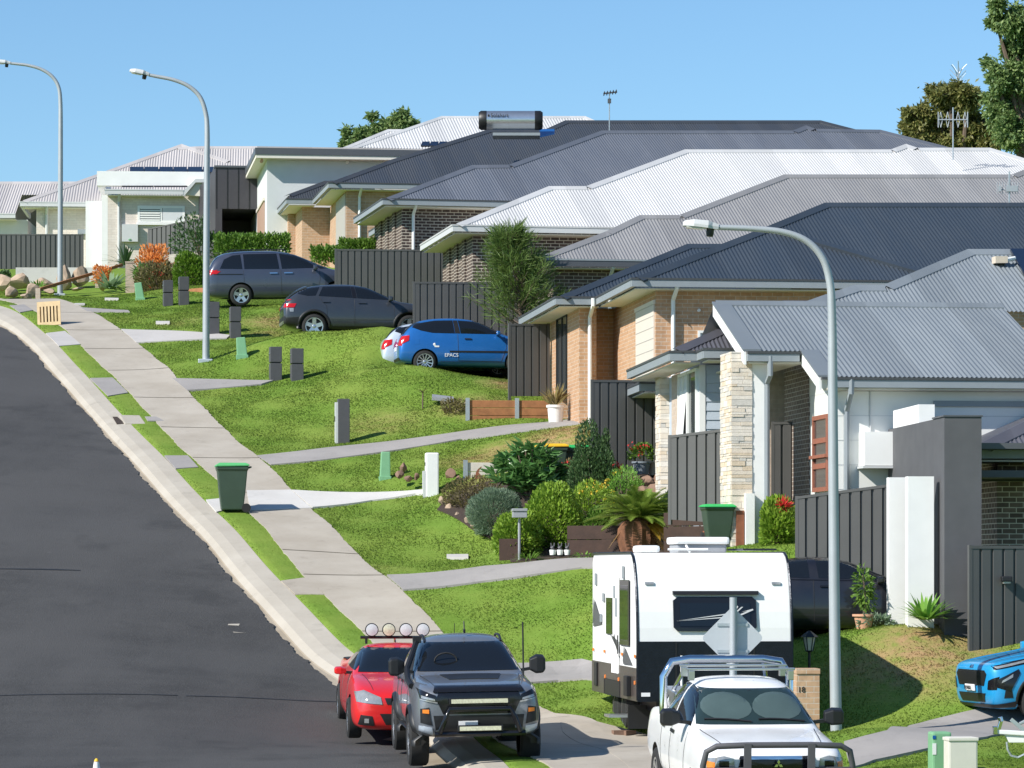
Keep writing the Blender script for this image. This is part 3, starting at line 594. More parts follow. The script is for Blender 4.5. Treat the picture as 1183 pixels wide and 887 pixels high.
for vv in (1.1,2.5,3.9): h.box('pier','brick_dark',-.055,-.003,vv,vv+.5,-2,zt-.003)
white=h
# --- blue-grey-roofed house
h=House('brick_house','dark brick house with blue-grey corrugated roof and white downpipe','house',464.3,106,8.4,11)
v0=-.42; z0=h.z(520,230.5,v0); R=h.rpx([(446,230.5),(545,192.5),(588,192),(695,152.5),(916,152.5),(931,146.5),(942,150.5),(1017,151.5),(1086,169),(1160,190)],v0,z0,PITCH); uL=R[0][0]; uR=R[-1][0]
h.roof('roof_bluegrey',v0,z0,PITCH,R,back=.55); h.eaves(uL,uR,v0,5.5,z0,'gutter_dark','fascia')
zt=z0-.25; h.box('wall','brick_dark',0,uR-.6,0,5.5,-2,zt); h.box('wall','brick_dark',.9,9,5.5,9.5,-2,zt)
ua=h.u(450,6); mb=MB(); mb.prism([(ua,5.6,z0),(ua,9.8,z0),(ua+3,7.7,z0+1.1)],(.02,0,0)); mb.build('porch_roof',M['roof_bluegrey'],h.e)
h.eaves(ua,ua+2,5.52,9.8,z0,'gutter_dark','fascia',near=False)
h.downpipe(h.u(477,0),0,z0-.03,-1.5)
for vv in (1.1,2.5,3.9): h.box('pier','brick_dark',-.055,-.003,vv,vv+.5,-2,zt-.003)
blue=h
# --- charcoal-roofed house with the hot water tank
h=House('brick_house','tan brick house with charcoal roof carrying a solar hot water tank, grey garage door','house',400,119,10.2,9)
v0=-.42; z0=h.z(450,211.5,v0); R=h.rpx([(383,211.5),(452,186),(564,151),(629,151.3),(653,140.5),(948,140.5),(985,150),(1080,176)],v0,z0,PITCH); uL=R[0][0]; uR=R[-1][0]
h.roof('roof_charcoal',v0,z0,PITCH,R,back=.8); h.eaves(uL,uR,v0,4.9,z0)
w0=5.0; RW=[h.onS(a,b,w0,z0,PITCH) for a,b in ((333,226),(375,210.5),(430,210))]
h.roof('roof_charcoal',w0,z0,PITCH,RW,back=.8); h.eaves(RW[0][0],uL-.02,w0,11.4,z0)
zt=z0-.25; h.box('wall','brick_tan_far',0,uR-.6,0,9,-2,zt); h.box('wall','brick_tan_far',h.u(349,5.5),-.003,5.5,10.5,-2,zt)
up=h.u(333,8); h.box('pillar','brick_tan_far',up,h.u(347,8),8,8.5,-2,zt)
va,vb=.15,h.v(389,0); h.box('garage_door','door_grey',-.03,-.003,va,vb,-1,h.zu(399,224,0)); 
h.downpipe(h.u(415,0),0,z0-.03,-1.5)
charcoal=h
# --- modern pale grey house with flat skillion roof
h=House('rendered_house','pale grey rendered house with a flat dark-edged skillion roof and brown garage door','house',308.5,127,11,7.5)
v0=-.55; z1=h.z(400,172,v0); zt=h.z(400,179.5,v0); uL=h.u(294.8,v0); uR=h.u(520,v0); vF=h.v(275,uL)
mb=MB(); mb.box(uL,uR,v0,vF,zt,z1); mb.build('roof',M['fascia_dark'],h.e)
h.box('roof_sheet','roof_cream',uL+.08,uR,v0+.08,vF,z1,z1+.06)
h.box('soffit','soffit',uL+.03,uR-.03,v0+.03,vF-.03,zt-.13,zt-.003)
h.box('wall','render_grey',0,uR-.7,0,12,-2,zt-.135)
va=h.v(306,0); vb=h.v(298,0); zd=h.zu(306,232,0); h.box('garage_door','door_brown',-.03,-.003,va,vb,-1.5,zd)
h.box('door_reveal','door_beige',-.07,-.003,va-.1,vb+.1,zd+.003,zd+.12)
mb=MB(); mb.rock((h.u(401,0),-.05,h.z(401,187,0)),.08,.08,.08); mb.build('sensor_light',M['white'],h.e)
mb=MB(); mb.rock((h.u(302,-.3),-.3,zt-.2),.08,.08,.1); mb.build('downlight',M['terracotta'],h.e)
# --- dark clad house
h=House('clad_house','dark vertical clad house with shadowed carport opening beside the pale grey house','house',249,133,11,7)
zt=h.z(260,193.5,0); zo=h.z(260,241,0); uR=h.u(292,0)+1.6
h.box('upper_wall','clad_dark',0,uR,0,9,zo,zt); h.box('side_wall','clad_dark',-.0,.25,0,9,-2,zo-.003); h.box('rear_wall','clad_dark',.25,uR,4.5,4.8,-2,zo-.003)
mb=MB()
for i in range(9): mb.box(.02+i*.42,.05+i*.42,-.015,-.002,zo,zt)
mb.build('cladding_batten',M['black'],h.e)
mb=MB(); mb.quad((-.75,8.5,-2),(-.003,0,-2),(-.003,0,zt),(-.75,8.5,zt-.35)); mb.build('left_wall',M['clad_dark'],h.e)
h.box('roof_trim','fascia_dark',-.05,uR+.02,-.05,9.05,zt+.003,zt+.08)
# --- cream brick house with parapet, solar panels
h=House('brick_house','cream brick house with white parapet, louvre window and solar panels on its pale roof','house',124.5,138,11.75,4)
zg=h.z(160,219,-.3); zt=zg-.2; uR=h.u(236,0)
h.box('wall','brick_cream',0,uR+3,0,9,-2,zt); h.box('front_wall','render_white',-.9,-.003,.4,7,-2,h.z(110,232,.4)); h.box('front_wall','render_white',-.25,-.003,.0,.397,-2,zt)
ul=h.u(112,-.1); zp=h.z(160,197,-.35); h.box('parapet','render_white',ul,uR+.1,-.1,.3,h.z(160,214.5,-.1),zp); h.box('parapet','render_white',ul,ul+.3,.303,6,h.z(160,214.5,-.1),zp)
h.eaves(0,h.u(212,-.4),-.4,.0,zg,'fascia_light','fascia_light',left=False)
mb=MB(); ua,ub=h.u(209,-.5),h.u(226,-.5); zz=h.z(209,223,-.5); zy=h.z(226,206.5,-.5)
mb.prism([(ua,-.5,zz),(ub,-.5,zy),(ub+1.5,-.5,zy),(ub+1.5,-.5,zy-.14),(ub,-.5,zy-.14),(ua+.12,-.5,zz-.12)],(0,.12,0)); mb.build('gable_fascia',M['fascia_light'],h.e)
mb=MB(); mb.prism([(ua+.12,-.37,zz-.05),(ub,-.37,zy-.1),(ub+1.5,-.37,zy-.1),(ub+1.5,-.37,zz-.2)],(0,.3,0)); mb.build('gable_soffit',M['soffit'],h.e)
w=h.win_v(159,237.5,213.5,257.5,-.001,'white','glass',1,.09,.06)
u0=h.u(162,0); u1=h.u(185,0)
mb=MB()
for i in range(6):
    zc=h.z(160,240.5+i*2.7,0); mb.box(u0,u1,-.075,-.045,zc-.035,zc+.025)
mb.build('louvre',M['white'],w)
mb=MB(); mb.box(h.u(188,0),h.u(211,0),-.06,-.03,h.z(200,256,0),h.z(200,240,0)); mb.build('blind',M['blind'],w)
h.box('window_sill','white',h.u(158,0),h.u(215,0),-.1,-.003,h.z(200,260,0),h.z(200,257.8,0))
b_=h.box('meter_box','fascia_light',h.u(141,0),h.u(159.5,0),-.22,-.003,h.z(150,279.5,0),h.z(150,259.5,0)); tag(b_)
mb=MB(); mb.rock((h.u(150,0),-.23,h.z(150,277,0)),.07,.03,.05); mb.build('meter_badge',M['pillar_green'],b_)
h.downpipe(h.u(137.5,0),0,zg-.05,-1,'fascia_light',.06,.4)
# entry door in the front wall (faces the street)
va,vb=h.v(113,-.9),h.v(99,-.9)
va,vb=min(va,vb),max(va,vb); h.box('entry_door','white',-.93,-.903,1.2,3.4,-2,1.6); h.box('door_jamb','door_brown',-.94,-.903,1.05,1.197,-2,1.6); h.box('door_hood','fascia',-1.25,-.903,1.0,3.6,1.62,1.8)
# main roof
v0=5; z0=h.z(60,233,v0); R=h.rpx([(26,233),(112,202.5),(209.7,167.5),(265,187)],v0,z0,.45); 
h.roof('roof_cream',v0,z0,.45,R,pitch=.11,amp=.015,back=.7); h.eaves(R[0][0],R[-1][0],v0,v0+.6,z0,'fascia_light','fascia_light',left=False)
h.eaves(R[0][0],R[0][0]+.5,v0,v0+5,z0,'fascia_light','fascia_light',near=False,under=False)
ua=h.u(42,v0+.5); h.box('side_wing_wall','brick_cream',ua,-1.0,v0+.5,v0+6,-2,z0-.25); h.downpipe(h.u(54,v0+.5),v0+.5,z0-.05,-2,'fascia_light',.06,.5)
R2=h.rpx([(205,171.5),(232,170.2),(300,170.2),(300.5,170.2)],v0+2,z0+.9,.45)
h.roof('roof_cream',v0+2,z0+.9,.45,[(a,b) for a,b in R2],pitch=.11,amp=.015,back=.6)
def panelrow(x0,x1,y0,y1,n,vv):
    mb=MB(); 
    for i in range(n):
        a=x0+(x1-x0)*i/n; b=x0+(x1-x0)*(i+1)/n-1.0
        mb.quad((h.u(a,vv),vv,h.z(a,y1,vv)),(h.u(b,vv),vv,h.z(b,y1,vv)),(h.u(b,vv+.9),vv+.9,h.z(b,y0,vv+.9)),(h.u(a,vv+.9),vv+.9,h.z(a,y0,vv+.9)))
    vs=list(mb.v)
    o=MB()
    for k in range(0,len(vs),4): o.prism(vs[k:k+4],(0,.02,-.05))
    return o.build('solar_panel',M['solar'],h.e)
panelrow(150,184,192.5,198.5,2,v0+3.2); panelrow(184,217,192.5,198.5,2,v0+3.2); panelrow(217,252,192.5,198.5,2,v0+3.2)
panelrow(141,178,211,214.6,1,.45-.7); panelrow(178,217,211,214.6,1,.45-.7)
# --- far left house
h=House('rendered_house','distant pale house end under a cream roof, behind the far charcoal fence','house',-40,147,11.8,2)
v0=-.5; z0=h.z(0,246.5,v0); R=h.rpx([(-70,246.5),(-30,211),(90,211),(130,211.2)],v0,z0,PITCH); R=[(h.u(-70,v0),v0+.3)]+R[1:]
low=h.u(18,v0); h.roof('roof_cream',v0,z0,PITCH,R,pitch=.11,amp=.015,lower=[(low,2.0)]); h.eaves(R[0][0],low,v0,2,z0,'fascia_light','fascia_light',left=False)
h.box('wall','render_grey',0,h.u(32,.1),.1,8,-2,z0-.2); 
# --- white roof far behind
h=House('brick_house','distant house of which only the long white roof shows behind the charcoal roof','house',420,160,13,9)
v0=-.5; z0=h.z(500,172,v0); R=h.rpx([(404,172),(510,135.2),(676,135.2),(760,172)],v0,z0,PITCH); h.roof('roof_white',v0,z0,PITCH,R,pitch=.14,amp=.014,back=.7)
h.box('wall','brick_cream',0,R[-1][0]-1,0,10,-3,z0-.1); 
R=h.rpx([(395,172),(448,150.5),(520,150.5)],v0+2.5,z0,PITCH); h.roof('roof_white',v0+2.5,z0,PITCH,R,pitch=.14,amp=.014,back=.7)
mb=MB()
for i in range(3):
    q=[h.onS(a,b,v0,z0,PITCH) for a,b in ((486+i*10,170),(495+i*10,170),(497+i*10,165.3),(488+i*10,165.3))]; mb.prism([(a,b,z0+PITCH*(b-v0)+.08) for a,b in q],(0,.02,-.05))
mb.build('solar_panel',M['solar'],h.e)
# --- near duplex: far half
h=House('weatherboard_house','house half with blue-grey weatherboard, bay window and stone pier under a dark low hip roof','house',808.8,68,1.15,5.3)
v0=-.42; z0=h.z(790,405,v0); R=h.rpx([(779,405),(836,380),(905,350),(960,350)],v0,z0,PITCH); uL=R[0][0]; uS=h.u(809,v0); uR=R[-1][0]
h.roof('roof_plum',v0,z0,PITCH,R,back=.7); h.eaves(uL,uS,v0,6.1,z0); h.eaves(uS+.02,uR,v0-.9,v0-.13,z0+.0,left=True,soff='soffit')
zt=z0-.25; h.box('wall','clad_blue',0,h.u(836.5,0),0,6,-1.5,zt); h.box('wall','brick_pale',h.u(836.5,0)+.002,9,0.02,6,-1.5,zt)
mb=MB(); u0,u1=.12,h.u(836.5,0)
for i in range(17): 
    zz=zt-.18*i-.18; mb.add([(u0,-.004,zz),(u1,-.004,zz),(u1,-.03,zz),(u0,-.03,zz),(u0,-.004,zz+.177),(u1,-.004,zz+.177),(u1,-.012,zz+.177),(u0,-.012,zz+.177)],[(0,3,2,1),(4,5,6,7),(0,1,5,4),(1,2,6,5),(2,3,7,6),(3,0,4,7)])
mb.build('weatherboard',M['clad_blue'],h.e); h.box('corner_trim','white',-.02,.1,-.035,-.004,-1.5,zt)
h.win_u(.15,1.35,.35,zt-.05,0,'white','glass',0,.06,.07); h.win_u(1.4,2.7,.35,zt-.05,0,'white','blind',1,.06,.07)
mb=MB(); mb.quad((-.22,1.5,.4),(-.05,1.5,zt-.4),(-.05,2.5,zt-.4),(-.22,2.5,.4)); o=mb.build('open_sash',M['white'],h.e)
h.box('pier','brick_pale',-.02,.2,2.75,3.9,-1.5,zt); ua=h.u(763,4.4); ledger(h,'stone_pier',ua,h.u(778.5,4.4),4.4,5.1,-1.5,zt,3)
h.eaves(h.u(744,6.3),h.u(764,6.3)+.6,6.25,9,z0-.25,left=True,soff='soffit')
# --- near duplex: gabled half with ledgestone pillar
h=House('gabled_house','white clad house with mist grey gable roof, stone pillar and red timber window','house',962,63.5,.45,7)
v0=-.35; p=.35; z0=h.z(1050,435.5,v0); uN=h.onS(950,435.5,v0,z0,p)[0]; uG,vG=h.onS(826,350,v0,z0,p); un,vn=h.onS(863,405,v0,z0,p); uG=(uG+un)/2; uR=h.u(1230,0)
zr=z0+p*(vG-v0)
h.roof('roof_mist',v0,z0,p,[(uG,vG),(uR,vG),(uR+.01,vG)],lower=[(uG-1,vn),(uN,v0)],back=1)
gm=MB(); gm.box(uG,uN,vn-.12,vn-.002,z0+p*(vn-v0)-.06,z0+p*(vn-v0)-.012); gm.box(uN-.02,uR,v0-.12,v0-.002,z0-.06,z0-.012); gm.build('gutter',M['gutter_dark'],h.e)
gm=MB(); gm.box(uG,uN-.1,vn-.10,vn-.004,z0+p*(vn-v0)-.2,z0+p*(vn-v0)-.062); gm.box(uN+.1,uR,v0-.10,v0-.004,z0-.2,z0-.062); gm.build('fascia',M['fascia'],h.e)
gm=MB(); gm.box(uN+.1,uR,v0-.004,0,z0-.235,z0-.205); gm.build('soffit',M['soffit'],h.e)
bg=MB(); cc=MB()
def barge(u,va,vb):
    za=z0+p*(va-v0); zb=z0+p*(vb-v0)
    bg.prism([(u-.05,va,za-.26),(u-.05,vb,zb-.26),(u-.05,vb,zb-.02),(u-.05,va,za-.02)],(.045,0,0))
    cc.prism([(u-.07,va,za+.03),(u-.07,vb,zb+.03),(u+.28,vb,zb+.03),(u+.28,va,za+.03)],(0,0,-.035))
barge(uG,vn,vG); barge(uN,v0,vn+.0); bg.build('barge_board',M['white'],h.e); cc.build('barge_cap',M['roof_mist'],h.e)
zt=z0-.24
h.box('wall','clad_white',0,uR-.3,0,2.0,-1.5,zt); h.box('wall','clad_white',0.02,uR-.3,2.003,4.2,-1.5,zt)
mb=MB()
for i in range(8): mb.box(.0,uR-.3,-.006,-.001,zt-.45*i-.01,zt-.45*i)
for i in range(8): mb.box(-.006,-.001,0,2.0,zt-.45*i-.01,zt-.45*i)
mb.build('cladding_joint',M['fascia_light'],h.e)
zs=lambda v:z0+p*(v-v0)-.13
mb=MB(); mb.prism([(-.03,2.05,-1.5),(-.03,4.3,-1.5),(-.03,4.3,zs(4.3)),(-.03,2.05,zs(2.05))],(.2,0,0)); mb.build('brick_pier',M['brick_brown'],h.e)
mb=MB(); mb.prism([(-.004,.0,zt-.02),(-.004,2.046,zt-.02),(-.004,2.046,zs(2.046)),(-.004,0,zs(0))],(.15,0,0)); mb.build('gable_infill',M['clad_white'],h.e)
va,vb=h.v(958,0),h.v(943,0); zA=h.zu(958,478,0); zB=h.zu(958,567,0); h.win_u(.25,1.55,zB,zA,0,'timber_red','glass',0,.08,.06,hb=2)
h.box('window_sill','timber_red',-.11,-.003,.2,1.6,zB+.62,zB+.68)
dp=MB(); ux=h.u(977,0); dp.tube([(h.u(983,-.4),-.42,z0-.05),(h.u(983,-.4),-.42,z0-.3),(ux,-.07,z0-.62),(ux,-.07,-1.2)],.055,8); dp.build('downpipe',M['fascia'],h.e,smooth=True)
dp=MB(); ux=h.u(889,vn); zz=z0+p*(vn-v0); dp.tube([(ux,vn-.06,zz-.1),(ux,vn-.06,zz-.45),(ux,vn+.25,zz-.6),(ux,vn+.25,-.4)],.055,8); dp.build('downpipe',M['fascia'],h.e,smooth=True)
vp=vn+.25; ub=h.u(845,vp); um=h.u(869,vp); ue=h.u(887,vp); zc=zz+.0
ledger(h,'stone_pillar',ub,um,vp,vp+1.1,-1,zc,5)
h.box('white_pillar','render_white',um+.003,ue,vp+.01,vp+.5,-1,zc-.2); h.box('pillar_base','render_white',h.u(860,vp)+.0,um+.02,vp-.14,vp-.003,-1,h.z(865,570,vp))
h.box('brown_panel','rust',h.u(850,vp),h.u(859,vp),vp-.06,vp-.003,-.9,h.z(855,590,vp))
h.box('porch_soffit','soffit',uG+.05,uN,vn,vG+1,zc-.235,zc-.205); h.box('porch_rear_wall','brick_pale',h.u(887,5),1.5,5.2,5.6,-1.5,zs(vG)-.1)
h.win_v(890,415,902,482,5.197,'white','glass',0); 
h.box('aircon_box','white',h.u(992,0),h.u(1026,0),-.5,-.003,h.z(1000,538,-.3),h.z(1000,499,-.3))
h.box('aircon_shelf','fascia_light',h.u(990,0),h.u(1026,0),-.52,-.003,h.z(1000,541,-.3),h.z(1000,538.5,-.3))
h.box('conduit','fascia_light',h.u(1004.5,0),h.u(1005.8,0),-.04,-.008,h.z(1000,499,0),zt); h.box('wall_vent','fascia',h.u(1078,0),h.u(1190,0),-.05,-.008,h.z(1100,469.5,0),h.z(1100,463,0))
# hipped main roof behind the gable
v1=vG+1.0; z1=h.z(960,352,v1)-.1; R=h.rpx([(930,351.5),(948,345),(987,332),(1021,332),(1118,290.5),(1215,290.5)],v1,z1,PITCH); h.roof('roof_mist',v1,z1,PITCH,R,capw=.24,back=.5)
def sp(px,py): a,b=h.onS(px,py,v1,z1,PITCH); return (a,b,z1+PITCH*(b-v1)+.12)
mb=MB(); mb.prism([sp(1183,322),sp(1215,352),sp(1215,293.5),sp(1167,293.5)],(0,.02,-.05)); mb.build('solar_panel',M['solar'],h.e)
mb=MB(); a=Vector(sp(1148,307)); b=Vector(sp(1162,307)); mb.bar(a,b,.28,.14); mb.build('roof_vent',M['pot_tan'],h.e); mb=MB(); mb.tube([b,Vector(sp(1172,305))],.05,8); mb.build('vent_pipe',M['white'],h.e)
mist=h
# --- plum rendered house, nearest on the right
h=House('rendered_house','charcoal rendered portal house with white piers beside the potted shrub, nearest on the right','house',1091,58.3,-.98,4)
zt=h.z(1100,481.5,0); zb=h.z(1077,551,.9); ur=h.u(1134,0)
h.box('portal_pillar','render_plum',0,ur,0,1.0,-1.2,zt); h.box('portal_beam','render_plum',0,.32,1.003,5.3,zb,zt-.003); h.box('portal_coping','fascia_dark',-.02,ur+.02,-.02,1.0,zt+.003,zt+.03)
h.box('portal_ceiling','render_plum',.323,2.2,1.003,3.0,zb,zb+.12); h.box('flat_roof','fascia_dark',.323,2.2,1.003,5.3,zt-.5,zt-.4)
h.box('white_pier','render_white',h.u(1049,.35),h.u(1079,.35),.35,.6,-1.3,zb-.003); h.box('white_pier','render_white',h.u(1027,1.02),h.u(1051.5,1.02),1.02,1.25,-1.3,zb-.003)
h.box('parapet_block','render_white',.02,.30,2.4,4.9,zt+.002,h.z(1060,467,2.4))
v0=1.6; z0=h.z(1150,516.5,v0); uL=h.u(1131,v0); R=[(uL,v0),(uL+3.4,v0+3.4),(uL+9,v0+3.4),(uL+9.01,v0+3.4)]
h.roof('roof_plum',v0,z0,PITCH,R,capw=.24); h.eaves(uL,uL+9,v0,8,z0,'gutter_dark','fascia')
h.box('wall','brick_dark2',h.u(1152,2.4),uL+8.5,2.4,7.5,-1.3,z0-.25); h.box('side_wall','render_grey',ur-.2,h.u(1152,2.4)-.003,5.6,7.5,-1.3,z0-.25)
h.box('dark_beam','black',ur+.003,uL+5,2.2,2.397,h.z(1150,556,2.3),h.z(1150,549.5,2.3))
h.win_v(1136,555,1147,597,5.597,'white','glass',1,.04)
plum=h
# ------------------------------------------------------------------ fences
def fence(label,A,B,rib=.2,base=.0,group='charcoal steel fences between the houses'):
    """A, B: (px, D, y top, y bottom)"""
    pa=P(A[0],A[2],A[1]); pb=P(B[0],B[2],B[1]); za=P(A[0],A[3],A[1]).z; zb=P(B[0],B[3],B[1]).z
    d=Vector((pb.x-pa.x,pb.y-pa.y,0)); L=d.length; e=thing('steel_fence',label,'fence',(pa.x,pa.y,za),math.atan2(d.y,d.x),group)
    tz=lambda s:(pa.z-za)+(pb.z-pa.z)*s/L; bz=lambda s:(zb-za)*s/L
    prof=[]; s=0
    while s<L:
        for f,dep in ((0,0),(.74,0),(.79,.035),(.95,.035)):
            if s+f*rib<L: prof.append((s+f*rib,dep))
        s+=rib
    prof.append((L,0)); mb=MB()
    for (a,da),(b,db) in zip(prof[:-1],prof[1:]): mb.quad((a,da,bz(a)),(b,db,bz(b)),(b,db,tz(b)),(a,da,tz(a)))
    mb.build('panel',M['fence'],e)
    mb=MB(); mb.bar((0,.02,tz(0)),(L,.02,tz(L)),.06,.05); mb.build('top_rail',M['fence'],e)
    n=max(1,round(L/2.4))
    for i in range(n+1):
        s=L*i/n; mb=MB(); mb.box(s-.03,s+.03,-.005 if i in(0,n) else .04,.07,bz(s)-.1,tz(s)+.035); mb.build('post',M['fence'],e)
    return e
fence('long charcoal steel fence under the distant cream roofs at the far left',(-60,134,271,315),(95.5,134,271,315),.19)
fence('charcoal fence running in beside the louvre window, half hidden by a dark bush',(171.5,132.6,264.5,296),(236,131.6,251.5,290),.2)
fence('charcoal fence behind the grey people mover and dark compact car',(388,104,288.5,352),(560,104.6,289.5,350))
fence('charcoal fence behind the blue hatchback, left of the feathery tree',(478.5,95.3,326.5,402),(625,95.9,327,400))
fence('charcoal fence on red timber sleepers at the end wall of the tan porch',(589,86.6,375,457.5),(634,86.9,375,457.5))
fence('tall charcoal fence behind the pots with red geraniums',(684.5,76,440,552),(772,76.4,440.5,560))
fence('charcoal fence left of the stone pillar, behind the green lidded bin',(773.5,66.4,504.5,600),(846,65.8,495.7,605))
fence('narrow charcoal fence between the stone pillar and the brick pier',(893,67,489,600),(922,67,488,600))
fence('charcoal fence sloping along behind the black car',(920.5,62.7,575,665),(1030,62.3,560.5,720))
fence('charcoal fence at the right edge with a black wall light, above the bright blue car',(1121.5,57.7,632,766),(1215,58.1,632,770),.205)
g=P(1162,669,57.85); th_=thing('wall_light','small black wall light fixed on the right edge fence','light',g); mb=MB(); mb.box(-.09,.09,-.16,0,-.04,.05); mb.build('hood',M['black'],th_,bevel=.02); mb=MB(); mb.box(-.06,.06,-.13,-.02,-.07,-.042); mb.build('lens',M['lamp_glass'],th_)

# ------------------------------------------------------------------ street lamps
def street_lamp(label,D,pole,arc,head,r0,base=True):
    b=P(pole[0][0],pole[0][1],D); e=thing('street_lamp',label,'street lamp',b,0,'street lamps along the footpath')
    W_=lambda p:P(p[0],p[1],D)-b
    pts=[W_(p) for p in pole]+[W_(p) for p in arc]
    fine=[]
    for i in range(len(pts)-1):
        p0,p1,p2,p3=pts[max(i-1,0)],pts[i],pts[i+1],pts[min(i+2,len(pts)-1)]
        for k in range(6):
            t=k/6; fine.append(.5*((2*p1)+(p2-p0)*t+(2*p0-5*p1+4*p2-p3)*t*t+(3*p1-p0-3*p2+p3)*t**3))
    fine.append(pts[-1]); n=len(fine); m_=len(pole)*6
    rs=[r0*(1-.35*min(1,i/(n*.4))) if i<n*.4 else r0*(.65-.2*(i-n*.4)/(n*.6)) for i in range(n)]
    mb=MB(); mb.tube(fine,rs,14); mb.build('pole',M['steel_light'],e,smooth=True)
    a=W_(head[0]); c=W_(head[1]); L=(a-c).length
    mb=MB()
    X=(a-c).normalized(); Y=Vector((0,1,0)); Z=X.cross(Y)
    if Z.z<0: Z=-Z; 
    Mx=Matrix((X,Y,Z)).transposed().to_4x4(); Mx.translation=c
    prof=[(0,.06,.05),(.18*L,.09,.07),(.3*L,.14,.085),(.7*L,.15,.08),(.95*L,.10,.05),(L,.05,.03)]
    vs=[];fs=[]
    for x,w,hh in prof:
        for q in ((-w,-.03),(w,-.03),(w,.01),(w*.7,hh),(-w*.7,hh),(-w,.01)): vs.append(Mx@Vector((x,q[0],q[1])))
    for i in range(5):
        for j in range(6): fs.append((i*6+j,i*6+(j+1)%6,(i+1)*6+(j+1)%6,(i+1)*6+j))
    fs+= [tuple(range(5,-1,-1)),tuple(range(30,36))]; mb.add(vs,fs); hd=mb.build('lamp_head',M['fascia_light'],e)
    mb=MB(); mb.box(.42*L,.9*L,-.11,.11,-.055,-.028,Mx); mb.build('lens',M['lamp_glass'],hd); mb=MB(); mb.lathe([(.05,-.15),(.06,-.10),(.06,-.03)],10,Mx@Matrix.Translation((.22*L,0,0))); mb.build('photocell',M['black'],hd,smooth=True)
    if base:
        mb=MB(); mb.box(-.2,.2,-.2,.2,-.15,.05); mb.build('base_plate',M['steel'],e,bevel=.02)
street_lamp('tall galvanised street lamp nearest the camera, behind the white ute',53,[(966.5,872),(964,700),(962,450),(961,360)],[(958.5,325),(950,298),(932,278.5),(905,268),(868,264),(829,262.5)],[(789,258.5),(830,263)],.092)
street_lamp('tall galvanised street lamp standing on the lawn near the twin letterboxes',94.9,[(238,417),(238.4,300),(239,200),(239.3,150)],[(237.5,130),(231,112),(218,99.5),(200,92),(180,88),(172,86.4)],[(150,81.5),(172.5,86.3)],.1)
street_lamp('farthest galvanised street lamp, standing by the boulders at the left',119.5,[(69.5,341),(69.7,250),(70,160),(69.8,118)],[(67.5,100),(60,88),(48,80),(33,75.5),(20,73.8),(12,73)],[(-8,71),(12.5,72.9)],.1)

# ------------------------------------------------------------------ letterboxes and service pillars
def twin_block(x0,x1,yt,yb,label,gap=.5,group='charcoal block letterboxes'):
    g=G((x0+x1)/2,yb); s=g.y/F; w=(x1-x0)*s; hh=(yb-yt)*s; e=thing('letterbox',label,'letterbox',g,math.radians(10),group)
    mb=MB(); mb.box(-w/2,w/2,-.18,.2,-.1,hh*gap-.015); mb.build('lower_block',M['letter_grey'],e,bevel=.012)
    mb=MB(); mb.box(-w/2+.03,w/2-.03,-.15,.17,hh*gap-.014,hh*gap+.014); mb.build('gap',M['black'],e)
    mb=MB(); mb.box(-w/2,w/2,-.18,.2,hh*gap+.015,hh); u_=mb.build('upper_block',M['letter_grey'],e,bevel=.012)
    mb=MB(); mb.box(-w/2-.012,-w/2-.002,-.11,.13,hh*.78,hh*.82); mb.build('mail_slot',M['alu'],u_)
    return e
twin_block(188.5,199.5,324,353,'left charcoal block letterbox of the pair nearest the shrubs')
twin_block(206.5,218,320,352,'right charcoal block letterbox of the pair nearest the shrubs')
twin_block(241,253,349,386,'charcoal block letterbox directly behind the lamp post on the lawn')
twin_block(265.5,278,355,390,'charcoal block letterbox just right of the lamp post on the lawn')
twin_block(311.5,325,401,438,'left charcoal block letterbox of the pair in mid lawn left of the blue hatchback')
twin_block(336,350,403,438.5,'right charcoal block letterbox of the pair in mid lawn left of the blue hatchback')
g=G(396,511); s=g.y/F; e=thing('letterbox','single tall slim charcoal letterbox above the curved path','letterbox',g,math.radians(8)); mb=MB(); mb.box(-6*s,7.5*s,-.14,.16,-.1,50*s); mb.build('body',M['letter_grey'],e,bevel=.012); mb=MB(); mb.box(-9*s,-6.1*s,-.12,.1,-.05,46*s); mb.build('side_panel',M['fascia_light'],e); mb=MB(); mb.box(-9.6*s,-9.05*s,-.05,.05,24*s,30*s); mb.build('mail_slot',M['black'],e)
g=G(498,571); s=g.y/F; e=thing('letterbox','white rendered pillar letterbox beside the white driveway','letterbox',g,math.radians(5)); mb=MB(); mb.box(-6.5*s,8.5*s,-.15,.25,-.1,48*s); mb.build('pillar',M['white'],e,bevel=.03); mb=MB(); mb.box(-9.5*s,-6.6*s,-.13,.2,-.1,27*s); mb.build('side_box',M['fascia_light'],e); mb=MB(); mb.box(-7.3*s,-6.55*s,-.05,.1,33*s,37*s); mb.build('mail_slot',M['black'],e)
g=G(600,648); s=g.y/F; e=thing('letterbox','small grey box letterbox on a thin post before the rounded green shrub','letterbox',g,math.radians(4)); mb=MB(); mb.tube([(0,0,-.1),(0,0,49*s)],.028,8); mb.build('post',M['letter_mid'],e,smooth=True); mb=MB(); mb.box(-8*s,8.5*s,-.12,.16,50*s,57*s); mb.build('box',M['letter_mid'],e,bevel=.01); mb=MB(); mb.box(-8.6*s,9*s,-.14,.18,57.3*s,60.5*s); mb.build('lid',M['letter_mid'],e,bevel=.01)
g=G(150,338); s=g.y/F; e=thing('letterbox','pale brick pier letterbox among the agaves at the far lawn','letterbox',g,math.radians(6)); mb=MB(); mb.box(-5*s,5.5*s,-.17,.2,-.1,34*s); mb.build('pier',M['brick_pale'],e); mb=MB(); mb.box(-5.4*s,5.9*s,-.19,.22,34*s+.003,35.5*s); mb.build('cap',M['brick_pale'],e)
